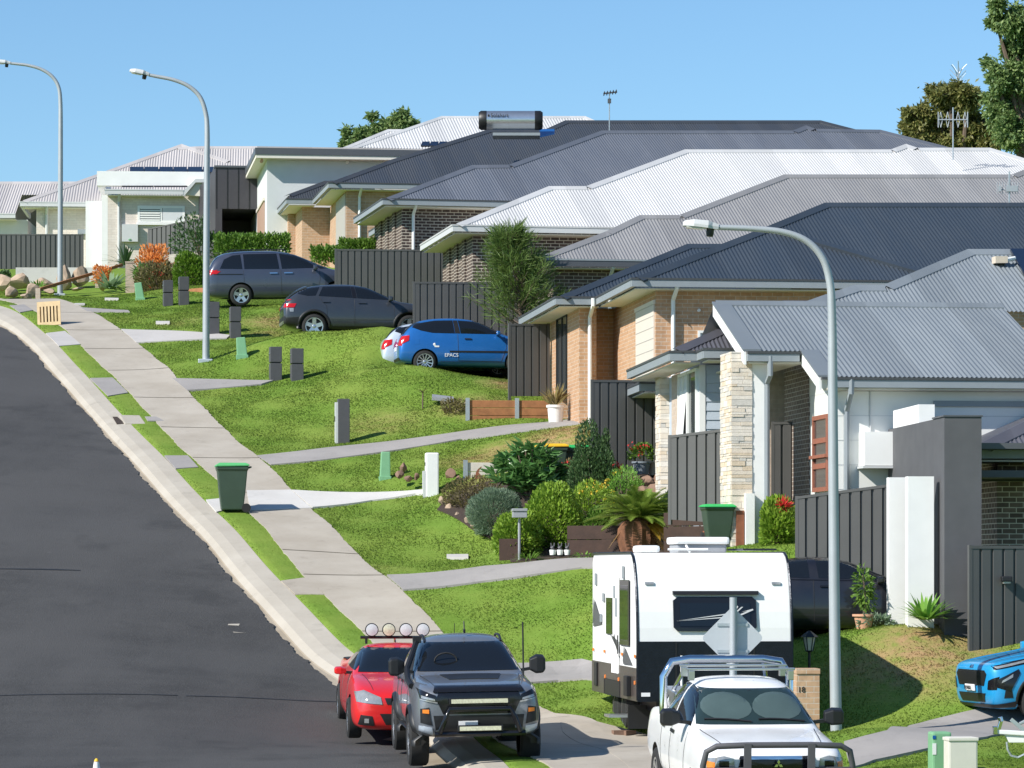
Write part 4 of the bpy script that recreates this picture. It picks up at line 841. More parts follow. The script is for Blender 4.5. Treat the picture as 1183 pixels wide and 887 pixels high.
# brick letterbox with house number, lantern
gb=Vector(((929-CX)*53.2/F,53.2,H((929-CX)*53.2/F,53.2))); e=thing('letterbox','tan brick pier letterbox with house number behind the white ute','letterbox',gb,math.radians(5)); s=53.2/F; zt=P(929,772,53.2).z-gb.z
mb=MB(); mb.box(-11*s,15.5*s,-.18,.2,-.2,zt-.08); mb.build('pier',M['brick_letter'],e); mb=MB(); mb.box(-11.4*s,16*s,-.2,.22,zt-.077,zt); mb.build('cap',M['brick_letter'],e)
def text(s,name,size,loc,rot,mt,parent=None,ext=.004,align='LEFT',sx=1):
    cu=bpy.data.curves.new(name,'FONT'); cu.body=s; cu.size=size; cu.extrude=ext; cu.align_x=align; ob=bpy.data.objects.new(name,cu); C.objects.link(ob)
    bpy.context.view_layer.update(); me=bpy.data.meshes.new_from_object(ob.evaluated_get(bpy.context.evaluated_depsgraph_get())); bpy.data.objects.remove(ob); 
    o=bpy.data.objects.new(name,me); me.materials.clear(); me.materials.append(M[mt]); C.objects.link(o); o.location=loc; o.rotation_euler=rot; o.scale=(sx,1,1)
    if parent is not None: o.parent=parent
    return o
text('18','house_number',.12,(-10*s,-.185,zt-.36),(PI/2,0,0),'text_dark',e)
D=56.3; gl=Vector(((935-CX)*D/F,D,H((935-CX)*D/F,D))); e=thing('lantern_post','black garden lantern on a thin black post beside the brick letterbox','lantern',gl); zt=P(935,730,D).z-gl.z
mb=MB(); mb.tube([(0,0,-.1),(0,0,zt-.32)],.022,8); mb.build('post',M['black'],e,smooth=True)
mb=MB(); mb.lathe([(.04,zt-.33),(.06,zt-.3)],8); mb.lathe([(.15,zt-.08),(.09,zt-.03),(.02,zt+.02)],6); 
for k in range(6):
    a=k*PI/3; mb.bar((.058*math.cos(a),.058*math.sin(a),zt-.31),(.105*math.cos(a),.105*math.sin(a),zt-.08),.012,.012)
mb.build('lantern_frame',M['black'],e); mb=MB(); mb.lathe([(.052,zt-.3),(.098,zt-.085)],6); mb.build('glass',M['lamp_glass'],e)
def pillar(x0,x1,yt,yb,label,lean=0,mt='pillar_green',group='green service pillars on the lawns'):
    g=G((x0+x1)/2,yb); s=g.y/F; w=(x1-x0)*s/2; hh=(yb-yt)*s; e=thing('service_pillar',label,'service pillar',g,math.radians(6),group)
    Mx=Matrix.Rotation(lean,4,'Y'); mb=MB(); vs=[Mx@Vector(q) for q in ((-w,-.13,-.1),(w,-.13,-.1),(w,.13,-.1),(-w,.13,-.1),(-w*.82,-.1,hh),(w*.82,-.1,hh),(w*.82,.1,hh),(-w*.82,.1,hh))]
    mb.add(vs,[(0,3,2,1),(4,5,6,7),(0,1,5,4),(1,2,6,5),(2,3,7,6),(3,0,4,7)]); mb.build('cover',M[mt],e,bevel=.02); mb=MB(); mb.box(-w*1.12,w*1.12,-.15,.15,-.1,.05); mb.build('foot',M[mt],e,bevel=.01); return e
pillar(157,167,326.5,346,'leaning green service pillar by the pale brick letterbox',-.14); pillar(273.5,286,390,412.5,'leaning green service pillar on the lawn right of the lamp post',-.08); pillar(438.5,451,522,553,'green service pillar between the curved path and the white driveway',.02)
# near pair at the lower right
D=46; X=(1085-CX)*D/F; g=Vector((X,D,H(X,D))); s=D/F; zt=P(1085,845,D).z-g.z; e=thing('service_pillar','green service pillar with stickers beside the beige box at the lower right','service pillar',g,math.radians(8)); mb=MB(); mb.box(-11*s,12*s,-.13,.13,-.1,zt); mb.build('cover',M['pillar_green'],e,bevel=.03)
mb=MB(); mb.box(-11.0*s,-6.5*s,-.136,-.1305,zt-26*s,zt-13*s); mb.build('white_sticker',M['text_white'],e); mb=MB(); mb.box(-10.8*s,-7*s,-.136,-.1305,zt-8*s,zt-4*s); mb.build('blue_sticker',M['paint_blue'],e)
D=45.4; X=(1109-CX)*D/F; g=Vector((X,D,H(X,D))); s=D/F; zt=P(1109,851,D).z-g.z; e=thing('utility_box','plain beige utility box next to the green pillar','utility box',g,math.radians(8)); mb=MB(); mb.box(-16.5*s,18*s,-.14,.14,-.1,zt); mb.build('cabinet',M['box_beige'],e,bevel=.025); mb=MB(); mb.box(-17.3*s,18.8*s,-.155,.155,zt-.05,zt-.005); mb.build('lid_edge',M['box_beige'],e,bevel=.01)

# ------------------------------------------------------------------ wheelie bins
def bin_(g,hh,label,lid,rz=0,group='wheelie bins'):
    e=thing('wheelie_bin',label,'bin',g,rz,group); w=.29; d=.35
    mb=MB(); lv=[(0.06,.19,.24),(.5,.235,.29),(.9,.265,.325),(.93,.29,.35),(1.0,.29,.35)]; vs=[]; fs=[]
    for z,a,b in lv: vs+=[(-b,-a,z*hh),(b,-a,z*hh),(b,a,z*hh),(-b,a,z*hh)]
    for i in range(4):
        for j in range(4): fs.append((i*4+j,i*4+(j+1)%4,i*4+4+(j+1)%4,i*4+4+j))
    fs+=[(3,2,1,0),(16,17,18,19)]; mb.add(vs,fs); mb.build('body',M['bin_green'],e,bevel=.022)
    mb=MB(); vs=[]; fs=[]
    lv=[(1.003,.31,.37),(1.035,.31,.37),(1.075,.25,.29)]
    for z,a,b in lv: vs+=[(-b,-a,z*hh-.015*(b>.3)),(b,-a,z*hh),(b,a,z*hh),(-b,a,z*hh-.015*(b>.3))]
    for i in range(2):
        for j in range(4): fs.append((i*4+j,i*4+(j+1)%4,i*4+4+(j+1)%4,i*4+4+j))
    fs+=[(3,2,1,0),(8,9,10,11)]; mb.add(vs,fs); mb.build('lid',M[lid],e,bevel=.015)
    mb=MB(); mb.tube([(.40,-.25,.98*hh),(.40,.25,.98*hh)],.02,8); mb.bar((.33,-.2,.97*hh),(.40,-.2,.98*hh),.03,.04); mb.bar((.33,.2,.97*hh),(.40,.2,.98*hh),.03,.04); mb.build('handle',M['bin_green'],e,smooth=True)
    for sy in (-1,1):
        mb=MB(); mb.tube([(.30,sy*.22,.1),(.30,sy*.27,.1)],.1,16); mb.build('wheel',M['tyre'],e,smooth=True)
    mb=MB(); mb.tube([(.30,-.22,.1),(.30,.22,.1)],.015,6); mb.build('axle',M['steel'],e)
    return e
g=G(268,592.5); bin_(g,56*g.y/F/1.05,'dark green wheelie bin with green lid standing alone at the kerb','lid_green',math.radians(8))
def bin_px(px,yt,D,label,lid,rz):
    X=(px-CX)*D/F; z=H(X,D); zt=P(px,yt,D).z; bin_((X,D,zt-1.1),1.03,label,lid,rz)
bin_px(636,513,76.6,'wheelie bin with yellow lid half hidden behind the broad leaved shrub','lid_yellow',.15)
bin_px(663,514.5,76.9,'wheelie bin with green lid peeping out behind the dark shrub','lid_lime',.2)
g=Vector(((829-CX)*65.0/F,65.0,P(829,627,65.0).z)); bin_(g,44*65.0/F/1.06,'wheelie bin with bright green lid standing against the stone pillar','lid_lime',math.radians(95))

# ------------------------------------------------------------------ small street things
# timber pallet-like stand on the nature strip
g=G(57,376); s=g.y/F; e=thing('slatted_stand','pale pine slatted board standing tilted on the grass by the upper kerb','slatted board',g,0)
w=27*s;hh=29*s; Mx=Matrix.Rotation(math.radians(-4),4,'Y')@Matrix.Rotation(math.radians(-14),4,'X')
mb=MB(); mb.box(-w/2,w/2,-.02,.02,hh*.80,hh,Mx); mb.box(-w/2,w/2,-.02,.02,0,hh*.14,Mx)
for i in range(7):
    x0=-w/2+w*i/6.5*1.0; mb.box(-w/2+w*(i)/7+.02*(i>0),-w/2+w*(i+1)/7-.02*(i<6),-.02,.02,hh*.14,hh*.80,Mx)
mb.build('slat_board',M['pallet'],e); mb=MB(); mb.box(-w*.46,w*.46,.14,.18,-.05,hh*.9,Mx); mb.build('back_board',M['timber_dark'],e)
for q in (-w*.42,w*.42):
    mb=MB(); mb.box(q-.04,q+.04,.022,.138,.02,hh*.95,Mx); mb.build('spacer',M['pallet'],e)
# marker post, lower left
D=41; X=(111.5-CX)*D/F; z=H(X,D)-.13; zt=P(111,876,D).z; e=thing('marker_post','small white marker post with yellow tip at the bottom of the road','marker post',(X,D,z)); mb=MB(); mb.lathe([(.055,0),(.05,zt-z-.16),(.03,zt-z-.04)],10); mb.build('post',M['white'],e,smooth=True); mb=MB(); mb.lathe([(.03,zt-z-.035),(.02,zt-z-.01),(.008,zt-z)],10); mb.build('tip',M['yellow_fl'],e,smooth=True)
# diamond sign seen from behind
D=47; bx=(847-CX)*D/F; bz=H(bx,D); e=thing('road_sign','grey back of a diamond road sign on a post before the caravan','road sign',(bx,D,bz),math.radians(3)); cz=P(846,737,D).z-bz; s=D/F
mb=MB(); mb.tube([(0,-.0,-.2),(0,0,P(845,690,D).z-bz)],.05,12); mb.build('post',M['steel_light'],e,smooth=True)
r=37*s; pts=[]
for k in range(4):
    a=k*PI/2; c=Vector((math.cos(a),0,math.sin(a)))*(r-.09)
    for j in range(5): b_=a-PI/4+j*PI/8; pts.append(c+Vector((math.cos(b_),0,math.sin(b_)))*.06)
mb=MB(); mb.prism([p+Vector((0,.065,cz)) for p in pts],(0,.012,0)); mb.build('plate',M['alu'] if 0 else mat('sign_back_grey',(.50,.53,.55),.5,.2,var=.06,scale=3),e)
for dz in (.18,-.18):
    mb=MB(); mb.box(-.3*abs(1-.3),.3*abs(1-.3),.05,.063,cz+dz-.02,cz+dz+.02); mb.build('bracket',M['steel'],e)
# roof antennas
def antenna(px,yb,yt,D,label,kind):
    b=P(px,yb,D); hh=(yb-yt)*D/F; e=thing('tv_antenna',label,'antenna',b,0,'roof antennas'); mb=MB(); mb.tube([(0,0,-.3),(0,0,hh)],.02,6); mb.build('mast',M['steel'],e)
    mb=MB(); s=D/F
    if kind=='grid':
        zc=hh-14*s; mb.tube([(-17*s,0,zc),(17*s,0,zc)],.018,5)
        for sx in (-1,1):
            for i in range(4):
                for sz in (-1,1):
                    x=sx*(4+i*4)*s; x2=x+sx*(-2 if i%2 else 2)*s; mb.tube([(x,.02,zc),(x2,.02,zc+sz*9*s)],.011,4)
            mb.tube([(sx*17*s,0,zc-9*s),(sx*17*s,0,zc+9*s)],.015,4)
    elif kind=='tree':
        zc=hh
        for k in range(10):
            a=k*2.1; r=(3+k%3*2)*s; z=zc-(2+k*1.8)*s; mb.tube([(0,0,z),(math.cos(a)*r,math.sin(a)*r,z+2*s)],.015,4)
    elif kind=='yagi':
        mb.tube([(-7*s,0,hh-2*s),(9*s,0,hh)],.03,5)
        for i in range(5): mb.tube([(-6*s+i*3.4*s,-.5,hh-2*s+i*.5*s),(-6*s+i*3.4*s,.5,hh-2*s+i*.5*s)],.02,4)
        mb.box(-2*s,2*s,-.06,.06,hh-13*s,hh-8*s)
    elif kind=='panel':
        for x,w in ((-11,1.5),(-2,1.5),(3,3.5),(8,1.5)): mb.box((x-w)*s,(x+w)*s,-.05,.05,hh-21*s-.05,hh-21*s+.09)
        mb.tube([(-12*s,0,hh-21*s),(10*s,0,hh-21*s)],.015,4)
        for i in range(9): mb.tube([(-14*s+i*3*s,0,hh-26*s),(-14*s+i*3*s,0,hh-12*s)],.008,4)
    mb.build('elements',M['steel_light'] if kind in('grid','panel') else M['fascia_dark'],e)
    if kind=='panel':
        mb=MB(); mb.box(-7*s,7*s,-.12,.12,-.02,2*s); mb.bar((-5*s,0,.05),(0,0,12*s),.02,.02); mb.build('bracket',M['fascia_light'],e)
antenna(704,141,106,121,'slim dark aerial with yagi rods on the ridge of the charcoal roof','yagi'); antenna(1101,173,124,106,'bow tie grid aerial above the white roof before the trees','grid'); antenna(1166,257,198,83.2,'white lattice aerial standing on the navy roof at the right','panel')
# solar hot water tank on the charcoal roof
D=121.2; a=P(553,139,D); b=P(627,139,D); e=thing('solar_water_heater','stainless solar hot water tank with black ends on the charcoal roof ridge','water heater',P(590,151,D),0); o_=P(590,151,D); a-=o_; b-=o_; r=11*D/F
mb=MB(); mb.tube([a+Vector((.28,0,0)),b-Vector((.28,0,0))],r,28); mb.build('tank',M['alu'],e,smooth=True)
for q,sx in ((a,1),(b,-1)):
    mb=MB(); mb.tube([q,q+Vector((sx*.08,0,0)),q+Vector((sx*.278,0,0))],[r*.85,r*1.02,r*1.02],24); mb.build('end_cap',M['black'],e,smooth=True)
mb=MB(); mb.box(a.x+.5,b.x-.1,-.7,.4,-.25,-.15); mb.build('cradle',M['fascia'],e)
mb=MB(); mb.prism([(b.x-.1,.2,-.15),(b.x+.42,.5,.0),(b.x+.42,.9,.18),(b.x-.1,.9,.18)],(0,0,-.06)); mb.build('collector',M['paint_blue'],e)
text('Solahart','tank_lettering',.19,(a.x+.42,-r-.006,a.z+.07),(PI/2,0,0),'text_dark',e)
text('\u2022','tank_emblem',.3,(a.x+.3,-r-.006,a.z+.03),(PI/2,0,0),'text_dark',e)
# ------------------------------------------------------------------ vehicles: x forward, y left, z up; origin on the ground under the middle
def car_place(e,px,D,fwd,dz=0,tilt=True,L=2.6,z=None,pitch=None):
    X=(px-CX)*D/F; f=Vector((math.cos(math.radians(fwd)),math.sin(math.radians(fwd)),0)); l=Vector((-f.y,f.x,0)); c=Vector((X,D,0))
    hf=lambda v:H(v.x,v.y)+dz
    a=c+f*L/2; b=c-f*L/2; p=c+l*.75; q=c-l*.75
    if tilt: F3=Vector((f.x*L,f.y*L,hf(a)-hf(b))).normalized(); L3=Vector((l.x*1.5,l.y*1.5,hf(p)-hf(q))).normalized()
    else: F3=f; L3=l
    if pitch is not None: F3=(f*math.cos(math.radians(pitch))+Vector((0,0,math.sin(math.radians(pitch))))); L3=l
    U=F3.cross(L3).normalized(); L3=U.cross(F3)
    Mx=Matrix((F3,L3,U)).transposed(); e.rotation_euler=Mx.to_euler(); e.location=(X,D,z if z is not None else (hf(a)+hf(b))/2)
class Car:
    def __init__(s,name,label,st,paint,cat='car',sub=2,wells=(),r=.33,W=.9,bname='body'):
        s.e=thing(name,label,cat); s.W=W
        rows=[]
        for (x,zb,zm,wm,zs,ws,zt,wt) in st:
            h=[(0,zb),(wm*.6,zb),(wm*.93,zb+.02),(wm*.99,zb+.5*(zm-zb)),(wm,zm),(ws,zs),(wt+(ws-wt)*.12,zt-(zt-zs)*.10),(wt*.62,zt),(0,zt+.012)]
            ring=[(x,y,z) for y,z in h]+[(x,-y,z) for y,z in h[-2:0:-1]]; rows.append(ring)
        n=len(rows[0]); vs=[v for r_ in rows for v in r_]; fs=[]
        for i in range(len(rows)-1):
            for j in range(n): fs.append((i*n+j,i*n+(j+1)%n,(i+1)*n+(j+1)%n,(i+1)*n+j))
        fs+=[tuple(range(n-1,-1,-1)),tuple((len(rows)-1)*n+j for j in range(n))]
        mb=MB(); mb.add(vs,fs); o=mb.build(bname,M[paint],s.e,smooth='all')
        md=o.modifiers.new('s','SUBSURF'); md.levels=md.render_levels=sub
        s.cut=None
        if wells:
            cm=MB()
            for x,z,rr in wells:
                for sy in (-1,1): cm.tube([(x,sy*(W-.3),z),(x,sy*(W+.4),z)],rr,32)
            co_=cm.build('cut',M['black'],None); b=o.modifiers.new('b','BOOLEAN'); b.object=co_; b.solver='EXACT'
            try: b.material_mode='TRANSFER'
            except Exception: pass
        bpy.context.view_layer.update(); dg=bpy.context.evaluated_depsgraph_get()
        me=bpy.data.meshes.new_from_object(o.evaluated_get(dg)); o.modifiers.clear(); o.data=me
        for p in me.polygons: p.use_smooth=True
        try: me.set_sharp_from_angle(angle=math.radians(42))
        except Exception: pass
        if wells: bpy.data.objects.remove(co_)
        s.body=o; s.bvh=BVHTree.FromPolygons([v.co.copy() for v in me.vertices],[tuple(p.vertices) for p in me.polygons])
    def hit(s,side,a,b):
        O,d={'R':((a,-4,b),(0,1,0)),'L':((a,4,b),(0,-1,0)),'F':((6,a,b),(-1,0,0)),'B':((-6,a,b),(1,0,0)),'T':((a,b,5),(0,0,-1))}[side]
        return s.bvh.ray_cast(Vector(O),Vector(d)),Vector(d)
    def patch(s,name,mt,side,poly,off=.005,parent=None,seg=.06,edge=.012,mirror=False):
        """a shaped panel, window or lamp lying on the body, outlined in side (x,z), front/back (y,z) or top (x,y) view"""
        out=[]
        for k in ((1,-1) if mirror else (1,)):
            sd=side
            pl=[(a*k,b) for a,b in poly] if side in 'FB' else poly
            if mirror and side in 'LR': sd='L' if k==1 else 'R'
            if side=='T': pl=[(a,b*k) for a,b in poly]
            bm=bmesh.new(); f=bm.faces.new([bm.verts.new((a,b,0)) for a,b in pl]); bmesh.ops.triangulate(bm,faces=[f])
            for _ in range(6):
                es=[q for q in bm.edges if q.calc_length()>seg]
                if not es: break
                bmesh.ops.subdivide_edges(bm,edges=es,cuts=1); bmesh.ops.triangulate(bm,faces=bm.faces)
            bad=[]
            for v in bm.verts:
                (loc,nr,_i,_d),d=s.hit(sd,v.co.x,v.co.y)
                if loc is None: bad.append(v); continue
                if nr.dot(d)>0: nr=-nr
                v.co=loc+(nr*.6-d*.4)*off
            if bad: bmesh.ops.delete(bm,geom=bad,context='VERTS')
            bm.normal_update()
            dv={'R':Vector((0,-1,0)),'L':Vector((0,1,0)),'F':Vector((1,0,0)),'B':Vector((-1,0,0)),'T':Vector((0,0,1))}[sd]
            for f in bm.faces:
                if f.normal.dot(dv)<0: f.normal_flip()
            if edge:
                ex=bmesh.ops.extrude_edge_only(bm,edges=[q for q in bm.edges if q.is_boundary])
                for v in [g for g in ex['geom'] if isinstance(g,bmesh.types.BMVert)]: v.co-=dv*edge
            for f in bm.faces: f.smooth=True
            me=bpy.data.meshes.new(name); bm.to_mesh(me); bm.free(); me.materials.append(M[mt])
            try: me.set_sharp_from_angle(angle=math.radians(50))
            except Exception: pass
            o=bpy.data.objects.new(name,me); C.objects.link(o); o.parent=parent or s.e; out.append(o)
        return out if mirror else out[0]
    def line(s,name,side,pts,w=.012,mt='black',off=.002,mirror=False):
        for sd in (('L','R') if mirror else (side,)):
            P3=[]
            for (a,b),(c,d) in zip(pts[:-1],pts[1:]):
                for k in range(8):
                    t=k/8; r_=s.hit(sd,a+(c-a)*t,b+(d-b)*t)[0]
                    if r_[0] is not None: P3.append(r_[0])
            r_=s.hit(sd,*pts[-1])[0]
            if r_[0] is not None: P3.append(r_[0])
            if len(P3)>2:
                mb=MB(); mb.tube(P3,w/2,5); mb.build(name,M[mt],s.e)
    def wheels(s,xs,r,tw,track,rim='alu',spokes=5,hub='alu',style=0,rr=.68,rimdark='black'):
        for x in xs:
            for sy in (1,-1):
                Mx=Matrix.Translation((x,sy*track,r))@Matrix.Rotation(-sy*PI/2,4,'X')
                mb=MB(); mb.lathe([(r*rr,-tw/2),(r*.9,-tw/2),(r*.985,-tw*.40),(r,-tw*.25),(r,tw*.25),(r*.985,tw*.40),(r*.9,tw/2),(r*.74,tw*.50),(r*rr,tw*.42)],28,Mx,False)
                w=mb.build('wheel',M['tyre'],s.e,smooth=True)
                mb=MB(); mb.lathe([(r*rr,-tw*.3),(r*rr,tw*.43),(r*(rr-.06),tw*.41),(r*(rr-.08),tw*.1),(.001,tw*.06)],28,Mx,False); mb.build('rim_barrel',M[rimdark],w,smooth=True)
                mb=MB(); mb.lathe([(r*(rr+.005),tw*.40),(r*(rr+.01),tw*.46),(r*(rr-.06),tw*.45),(r*(rr-.06),tw*.38)],28,Mx,False)
                for k in range(spokes):
                    a=2*PI*k/spokes+.3; c_,s_=math.cos(a),math.sin(a); T=Vector((-s_,c_,0)); Rr=Vector((c_,s_,0))
                    w0,w1=(.055,.075) if style==0 else (.03,.028) if style==1 else (.11,.10)
                    w0*=r/.33; w1*=r/.33; zz=tw*.44; zi=tw*.36
                    p=[Rr*r*.1+T*w0/2,Rr*r*(rr-.03)+T*w1/2,Rr*r*(rr-.03)-T*w1/2,Rr*r*.1-T*w0/2]
                    mb.add([Mx@(q+Vector((0,0,zi if i in(0,3) else zz))) for i,q in enumerate(p)]+[Mx@(q+Vector((0,0,tw*.2))) for q in p],[(0,1,2,3),(0,4,5,1),(1,5,6,2),(2,6,7,3),(3,7,4,0)])
                mb.lathe([(r*.17,tw*.1),(r*.17,tw*.36),(r*.13,tw*.40),(.001,tw*.41)],14,Mx,False); mb.build('rim',M[rim],w,smooth=True)
    def mirror_(s,x,y,z,mt,sx=.16,sy=.22,sz=.15):
        for k in (1,-1):
            mb=MB(); y0=k*(y-.02); y1=k*(y-.02+sy); vs=[]
            for yy,f in ((y0,.62),(k*(y+sy*.35),1.0),(y1-k*.03,.95),(y1,.62)):
                vs+=[(x-sx*.35*f,yy,z-sz*.5*f),(x+sx*.5*f,yy,z-sz*.42*f),(x+sx*.5*f,yy,z+sz*.38*f),(x-sx*.35*f,yy,z+sz*.5*f)]
            mb.add(vs,[(i*4+j,i*4+(j+1)%4,i*4+4+(j+1)%4,i*4+4+j) for i in range(3) for j in range(4)]+[(3,2,1,0),(12,13,14,15)])
            o=mb.build('wing_mirror',M[mt],s.e,bevel=.018); mb=MB(); mb.bar((x,k*(y-.16),z-sz*.3),(x,k*(y+.03),z-sz*.2),.06,.045); mb.build('mirror_arm',M['black'],o)
    def arch(s,x,r,w=.05,d=.05,mt='black',ang=(-8,188),R=0):
        for sy in (1,-1):
            mb=MB(); n=22; ring=[]
            for i in range(n+1):
                a=math.radians(ang[0]+(ang[1]-ang[0])*i/n); c_,s_=math.cos(a),math.sin(a)
                def yat(rad):
                    hh=s.bvh.ray_cast(Vector((x+c_*rad,sy*4,R+s_*rad)),Vector((0,-sy,0)))[0]
                    return abs(hh.y) if hh is not None and abs(hh.y)>s.W*.75 else s.W*.97
                y1=yat(r+w)
                ring.append([(x+c_*r,sy*(y1-.10),R+s_*r),(x+c_*r,sy*(y1+d),R+s_*r),(x+c_*(r+w*.6),sy*(y1+d*.9),R+s_*(r+w*.6)),(x+c_*(r+w),sy*(y1-.005),R+s_*(r+w))])
            vs=[p for q in ring for p in q]; fs=[(i*4+j,i*4+j+1,i*4+5+j,i*4+4+j) for i in range(n) for j in range(3)]
            mb.add(vs,fs); mb.build('wheel_arch_trim',M[mt],s.e,smooth='all')
def shaft(c,name,mt,x0,x1,z,ys,r=.015):
    for y in ys:
        mb=MB(); mb.tube([(x0,y,z),(x0-.08*(1 if x0>x1 else -1),y,z+.05),(x1+.08*(1 if x0>x1 else -1),y,z+.05),(x1,y,z)],r,6); mb.build(name,M[mt],c.e)

# --- grey people mover on the upper drive
ST=[(2.42,.36,.55,.62,.70,.60,.76,.5),(2.3,.26,.58,.80,.80,.76,.88,.6),(1.95,.22,.6,.89,.90,.85,.98,.68),(1.45,.2,.62,.905,.98,.87,1.08,.72),(1.0,.2,.64,.91,1.02,.88,1.22,.72),(.3,.2,.64,.91,1.04,.88,1.58,.63),(-.3,.2,.64,.91,1.05,.885,1.68,.66),(-1.3,.2,.64,.91,1.06,.885,1.68,.66),(-2.0,.22,.66,.90,1.07,.87,1.62,.62),(-2.25,.26,.68,.88,1.05,.84,1.35,.68),(-2.38,.32,.62,.82,.95,.80,1.0,.7),(-2.42,.38,.6,.74,.80,.72,.84,.62)]
c=Car('people_mover','dark grey people mover parked highest up before the green hedge',ST,'paint_greyviolet',r=.33,W=.91,wells=[(1.5,.33,.39),(-1.4,.33,.39)])
c.patch('side_window','glass_car','L',[(-2.02,1.14),(-1.88,1.42),(-1.62,1.54),(-1.38,1.56),(-1.34,1.12)],mirror=True); c.patch('side_window','glass_car','L',[(-1.28,1.12),(-1.3,1.57),(-.28,1.58),(-.22,1.11)],mirror=True); c.patch('side_window','glass_car','L',[(-.14,1.11),(-.2,1.58),(.25,1.53),(.62,1.37),(.98,1.13)],mirror=True)
c.patch('quarter_window','glass_car','L',[(1.02,1.10),(.75,1.31),(1.0,1.2),(1.3,1.10)],mirror=True)
c.patch('windscreen','glass_car','F',off=.009,poly=[(-.66,1.14),(.66,1.14),(.56,1.56),(-.56,1.56)]); c.patch('rear_window','glass_car','B',[(-.64,1.16),(.64,1.16),(.55,1.5),(-.55,1.5)])
c.patch('tail_light','light_red','L',[(-2.34,.98),(-2.36,1.10),(-2.0,1.06),(-2.12,.98)],mirror=True,off=.012); c.patch('tail_light','light_red','B',[(-.82,.95),(-.5,.98),(-.5,1.1),(-.82,1.1)],mirror=True,off=.012)
c.line('door_seam','L',[(-1.31,1.08),(-1.28,.36)],mirror=True); c.line('door_seam','L',[(-.18,1.08),(-.16,.32),(.9,.32),(1.02,.8),(1.0,1.05)],mirror=True); c.line('slide_rail','L',[(-2.2,.97),(-1.34,.96)],.03,mirror=True)
c.patch('door_handle','chrome','L',[(-.52,.965),(-.28,.965),(-.28,1.0),(-.52,1.0)],mirror=True,off=.03); c.patch('door_handle','chrome','L',[(-.08,.965),(.18,.965),(.18,1.0),(-.08,1.0)],mirror=True,off=.03)
c.patch('lower_trim','black','B',[(-.8,.38),(.8,.38),(.78,.48),(-.78,.48)]); c.wheels((1.5,-1.4),.33,.21,.80,'alu',5,style=2); c.mirror_(.85,.93,1.13,'paint_greyviolet'); shaft(c,'roof_rail','black',.0,-1.75,1.655,(.6,-.6)); 
car_place(c.e,329,106,9)
# --- dark compact crossover
ST=[(2.17,.4,.6,.68,.74,.66,.80,.55),(2.05,.28,.62,.84,.84,.80,.90,.66),(1.65,.24,.64,.90,.94,.85,1.0,.7),(1.05,.22,.66,.91,1.0,.86,1.07,.72),(.9,.22,.66,.91,1.01,.86,1.12,.72),(.2,.22,.66,.91,1.03,.86,1.5,.6),(-.3,.22,.66,.91,1.04,.865,1.565,.61),(-1.1,.22,.66,.91,1.07,.87,1.54,.6),(-1.6,.24,.68,.91,1.1,.86,1.46,.57),(-1.95,.3,.7,.89,1.09,.83,1.2,.66),(-2.12,.36,.66,.85,.95,.79,1.02,.68),(-2.17,.42,.62,.78,.8,.74,.86,.62)]
c=Car('compact_crossover','dark grey crossover with black wheel arches parked below the people mover',ST,'paint_charcoal',r=.34,W=.91,wells=[(1.33,.34,.40),(-1.33,.34,.40)])
c.patch('side_window','glass_car','L',[(-1.86,1.27),(-1.55,1.42),(-1.15,1.46),(-1.28,1.20),(-1.5,1.19)],mirror=True); c.patch('side_window','glass_car','L',[(-1.2,1.19),(-1.06,1.47),(-.30,1.485),(-.26,1.15)],mirror=True); c.patch('side_window','glass_car','L',[(-.12,1.14),(-.18,1.485),(.18,1.44),(.62,1.26),(.86,1.10)],mirror=True)
c.patch('pillar_trim','black_gloss','L',[(-.25,1.14),(-.29,1.48),(-.19,1.48),(-.13,1.14)],mirror=True,off=.003)
c.patch('windscreen','glass_car','F',off=.009,poly=[(-.64,1.12),(.64,1.12),(.54,1.47),(-.54,1.47)]); c.patch('rear_window','glass_car','B',[(-.6,1.15),(.6,1.15),(.5,1.4),(-.5,1.4)])
c.patch('spoiler','paint_charcoal','T',[(-1.5,-.52),(-2.0,-.5),(-2.0,.5),(-1.5,.52)],off=.05,edge=.04)
c.patch('tail_light','light_red','L',[(-2.06,.86),(-2.08,.97),(-1.82,.97),(-1.88,.86)],mirror=True,off=.012); c.patch('tail_light','light_red','B',[(-.84,.86),(-.6,.86),(-.6,.97),(-.84,.97)],mirror=True,off=.012); c.patch('light_strip','light_red','B',[(-.76,1.06),(.76,1.06),(.76,1.09),(-.76,1.09)],off=.01); c.patch('reverse_light','light_clear','L',[(-2.0,.74),(-2.02,.84),(-1.9,.84),(-1.9,.74)],mirror=True,off=.012)
c.patch('bumper_trim','black','B',[(-.84,.4),(.84,.4),(.82,.62),(-.82,.62)]); c.patch('bumper_trim','black','L',[(-2.1,.36),(-2.12,.56),(-1.75,.6),(-1.74,.36)],mirror=True); c.patch('skid_plate','alu','B',[(-.6,.42),(.6,.42),(.66,.5),(-.66,.5)],off=.015)
c.patch('sill_trim','black','L',[(-.92,.24),(-.92,.36),(.92,.36),(.92,.24)],mirror=True)
c.arch(1.33,.40,.085,.02,R=.34); c.arch(-1.33,.40,.085,.02,R=.34)
c.line('door_seam','L',[(-.2,1.1),(-.2,.4)],mirror=True); c.line('door_seam','L',[(-1.18,1.15),(-.98,.9),(-.96,.45)],mirror=True); c.line('door_seam','L',[(.9,1.03),(.92,.45)],mirror=True)
c.patch('door_handle','paint_charcoal','L',[(-1.1,1.01),(-.9,1.01),(-.9,1.045),(-1.1,1.045)],mirror=True,off=.03); c.patch('door_handle','paint_charcoal','L',[(-.1,.99),(.12,.99),(.12,1.025),(-.1,1.025)],mirror=True,off=.03)
c.wheels((1.33,-1.33),.34,.22,.805,'alu',5,style=2,rr=.72); c.mirror_(.78,.92,1.12,'paint_charcoal')
